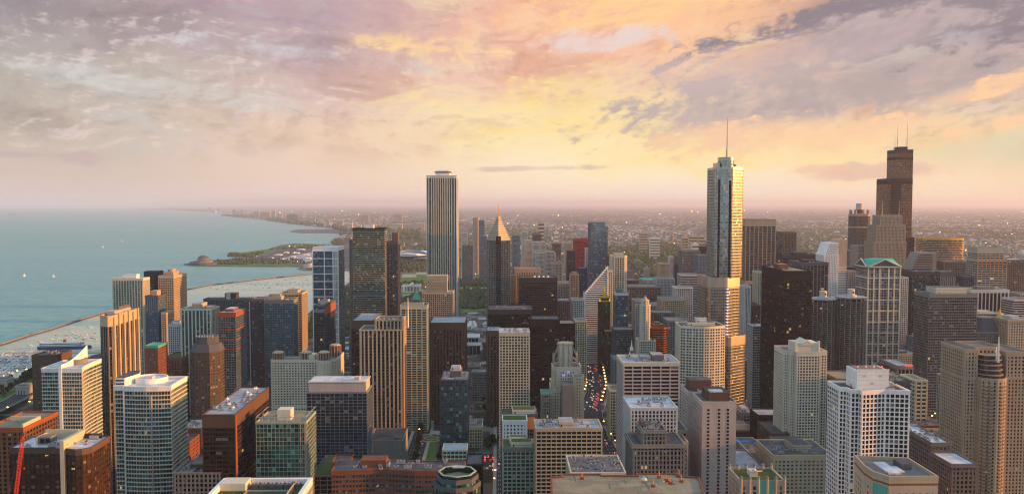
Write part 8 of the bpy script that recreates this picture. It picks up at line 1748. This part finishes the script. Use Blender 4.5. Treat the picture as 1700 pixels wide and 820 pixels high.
# industrial smudges etc: the endless low city, one mass
rr = np.random.RandomState(11)
FC = ['granite','bluegrey','pale_grey','greystone','grey','stone','slate','leaf','leaf','leaf','leaf2','tan','slate','leaf2','leaf']  # cool greys put part of the distance haze into the colours
NOBUILD = [[gnd(*p) for p in q] for q in ([(296,446),(296,428),(370,415),(440,401),(560,399),(590,404),(590,452)], [(470,390),(470,378.5),(575,377),(585,390)])]
def distant():
    boxes = []
    bands = [(1750, 2600, 1700, 8, 20, 6, 15), (2600, 4200, 7000, 8, 20, 5, 14), (4200, 7500, 20000, 9, 26, 5, 12), (7500, 14000, 22000, 14, 40, 5, 12), (14000, 32000, 9000, 30, 90, 6, 14), (32000, 90000, 2500, 80, 260, 8, 20)]
    F_ = np.array([(a[0], a[1], a[2], a[3]) for a in FOOT])
    for ya, yb, n_, s0, s1, h0, h1 in bands:
        u = rr.uniform(0, 1, n_*2); y = ya + (yb-ya)*u; half = y*.70
        x = rr.uniform(-1, 1, n_*2)*half + y*.016
        # snap into rows so that streets open between the houses
        bx, by = (100, 190) if yb < 8000 else (400, 400)
        fx = (x/bx) % 1; fy = (y/by) % 1
        keep = (fx > .2) & (fy > .1)
        diag = np.abs((x - 400) - (y - 2500)*.28) < y*.012      # expressway corridor left clear
        keep &= ~diag
        keep &= inpoly(x, y, land_s)
        for q in lawn_w + NOBUILD: keep &= ~inpoly(x, y, q)
        keep &= ~((y < 2300) & (x < 900) & (x > -900) & (x < 120))
        keep &= ~((x < -y*.02 - 40) & (y < 4700))
        if yb <= 4200:
            for a in F_:
                keep &= ~((x > a[0]-14) & (x < a[1]+14) & (y > a[2]-14) & (y < a[3]+14))
        x, y = x[keep][:n_], y[keep][:n_]; k = len(x)
        big = rr.random_sample(k)**3
        w_ = (s0 + (s1-s0)*big); d_ = w_*rr.uniform(.7, 1.5, k); h = h0 + (h1-h0)*rr.random_sample(k)**2 + big*4
        c = rr.randint(0, len(FC), k)
        val = np.sin(x/430 + 2*np.sin(y/1900)) + np.sin(y/(1000 + y*.05) + 1.5*np.sin(x/800)) + .7*np.sin((x + y)/310)
        leafy = (val < .1) & (rr.random_sample(k) < .8); c[leafy] = rr.choice([8, 9, 10, 14], leafy.sum())
        shed = (val > 1.5) & (~leafy); c[shed] = rr.choice([2, 3, 6], shed.sum())
        tr = np.isin(c, [7, 8, 9, 10, 13, 14]); h[tr] = np.minimum(h[tr], 11) ; 
        tall = rr.random_sample(k) < .008; h[tall] *= rr.uniform(2, 4.5, tall.sum())
        boxes.append(np.stack([x, y, w_, d_, h, c], 1))
    B_ = np.concatenate(boxes); k = len(B_)
    x, y, w_, d_, h, c = B_.T
    ang = rr.normal(0, .03, k); tr = np.isin(c, [7, 8, 9, 10, 13, 14]); ang[tr] = rr.uniform(0, 1.5, tr.sum())
    ca, sa = np.cos(ang), np.sin(ang)
    V_ = np.zeros((k, 10, 3))
    sh = np.where(tr, .5, 1.0)
    for i, (sx, sy, top) in enumerate([(-1,-1,0),(1,-1,0),(1,1,0),(-1,1,0),(-1,-1,1),(1,-1,1),(1,1,1),(-1,1,1)]):
        s_ = np.where(top, sh, 1.0)
        lx = sx*w_/2*s_; ly = sy*d_/2*s_
        V_[:, i, 0] = x + lx*ca - ly*sa; V_[:, i, 1] = y + lx*sa + ly*ca; V_[:, i, 2] = top*h*np.where(tr, rr.uniform(.7, 1, k), 1)
    gab = (~tr) & (w_ < 16) & (rr.random_sample(k) < .6)
    for i, sx in ((8, -1), (9, 1)):
        V_[:, i, 0] = x + np.where(gab, 0, sx*w_/2*sh)*ca - np.where(gab, sx*d_/2, 0)*sa; V_[:, i, 1] = y + np.where(gab, 0, sx*w_/2*sh)*sa + np.where(gab, sx*d_/2, 0)*ca; V_[:, i, 2] = h + np.where(gab, 3.0, 0)
    f0 = np.array([(0,1,5,4),(1,2,6,5),(3,0,4,7),(4,5,9,8) ,(5,6,9,9),(7,4,8,8),(6,7,8,9)])
    quads = []; mi = []
    for kk, idx in ((0, np.where(~gab)[0]), (1, np.where(gab)[0])):
        fl = np.array([(0,1,5,4),(1,2,6,5),(3,0,4,7),(4,5,6,7)]) if kk == 0 else np.array([(0,1,5,4),(1,2,6,5),(3,0,4,7),(5,6,9,8),(7,4,8,9)])
        quads.append((fl[None] + (idx*10)[:, None, None]).reshape(-1, 4))
        m = np.repeat(c[idx][:, None], len(fl), 1).astype(int)
        rm = rr.choice([5, 2, 6, 3, 6, 1, 6, 4, 4, 12], len(idx)); tr_ = np.isin(c[idx], [7, 8, 9, 10, 13, 14])
        for j in range(3, len(fl)): m[:, j] = np.where(tr_, m[:, j], rm)
        mi.append(m.ravel())
    Q = np.concatenate(quads); M_ = np.concatenate(mi)
    me = bpy.data.meshes.new('distant_city'); V2 = V_.reshape(-1, 3); me.vertices.add(len(V2)); me.vertices.foreach_set('co', V2.ravel()); me.loops.add(len(Q)*4); me.loops.foreach_set('vertex_index', Q.ravel().astype(np.int32))
    me.polygons.add(len(Q)); me.polygons.foreach_set('loop_start', (np.arange(len(Q))*4).astype(np.int32)); me.update(calc_edges=True)
    for f in FC: me.materials.append(MATS[f])
    me.polygons.foreach_set('material_index', M_.astype(np.int32)); me.validate()
    o = bpy.data.objects.new('distant_city', me); sc.collection.objects.link(o); tag(o, 'endless low houses, sheds and trees of the flat city out to the horizon', 'distant city', kind='stuff')
distant()
# points of light in the far city
mb = MB(); r9 = random.Random(4)
for k in range(80):
    y = 2600*(14 ** r9.random()); x = r9.uniform(-.35, .68)*y
    if not inpoly([x], [y], land_s)[0]: continue
    s = y*.00030*r9.uniform(.5, 1.3); z = 14; mb.mesh([(x-s,y,z-s),(x+s,y,z-s),(x+s,y,z+s),(x-s,y,z+s),(x-s,y+s,z-s),(x+s,y+s,z-s),(x+s,y+s,z+s),(x-s,y+s,z+s)],[(0,1,2,3),(3,2,6,7),(0,3,7,4),(1,5,6,2)],LAMP if r9.random() < .6 else HEAD)
o = mb.build('distant_lamps'); tag(o, 'scattered amber and white street lights across the far city', 'street lights', kind='stuff')
# long viaduct beyond the park wood
for pts, lab in (([(985,398),(1040,408),(1110,404),(1185,393)], 'long pale elevated expressway crossing behind the park wood'), ([(1450,380),(1560,384),(1700,381)], 'far pale railway yard embankment under the right skyline')):
    P_ = [gnd(*p) for p in pts]; o = hiway(P_, 22, 9, 'viaduct', deck=2.5, rail=False)
    for a, b in zip(P_, P_[1:]):
        n_ = int(math.hypot(b[0]-a[0], b[1]-a[1])/40)
        for i in range(n_): x, y = a[0]+(b[0]-a[0])*i/n_, a[1]+(b[1]-a[1])*i/n_; o.box(x-1.5, x+1.5, y-6, y+6, 0, 8, 'concrete')
    o = o.build('viaduct', None, (P_[1][0], P_[1][1], 0)); tag(o, lab, 'viaduct')
diag = [(400+(y-2500)*.28, y) for y in (2450, 3500, 5000, 8000, 14000)]
tag(hiway(diag, 60, .5, 'expressway', deck=.4, rail=False).build('expressway'), kind='structure')
# ------------------------------------------------------------------ haze
hz = bpy.data.materials.new('haze'); hz.use_nodes = True; hn = hz.node_tree; hn.nodes.clear()
pv = hn.nodes.new('ShaderNodeVolumePrincipled'); mo = hn.nodes.new('ShaderNodeOutputMaterial'); hn.links.new(pv.outputs[0], mo.inputs['Volume'])
pv.inputs['Color'].default_value = (.80, .88, 1.0, 1); pv.inputs['Density'].default_value = 3.3e-5; pv.inputs['Anisotropy'].default_value = .2
mb = MB(); mb.box(-150000, 150000, -9000, 152000, -4.5, 528, hz); o = mb.build('haze'); tag(o, 'thin evening haze over the whole city and lake', 'haze', kind='stuff')
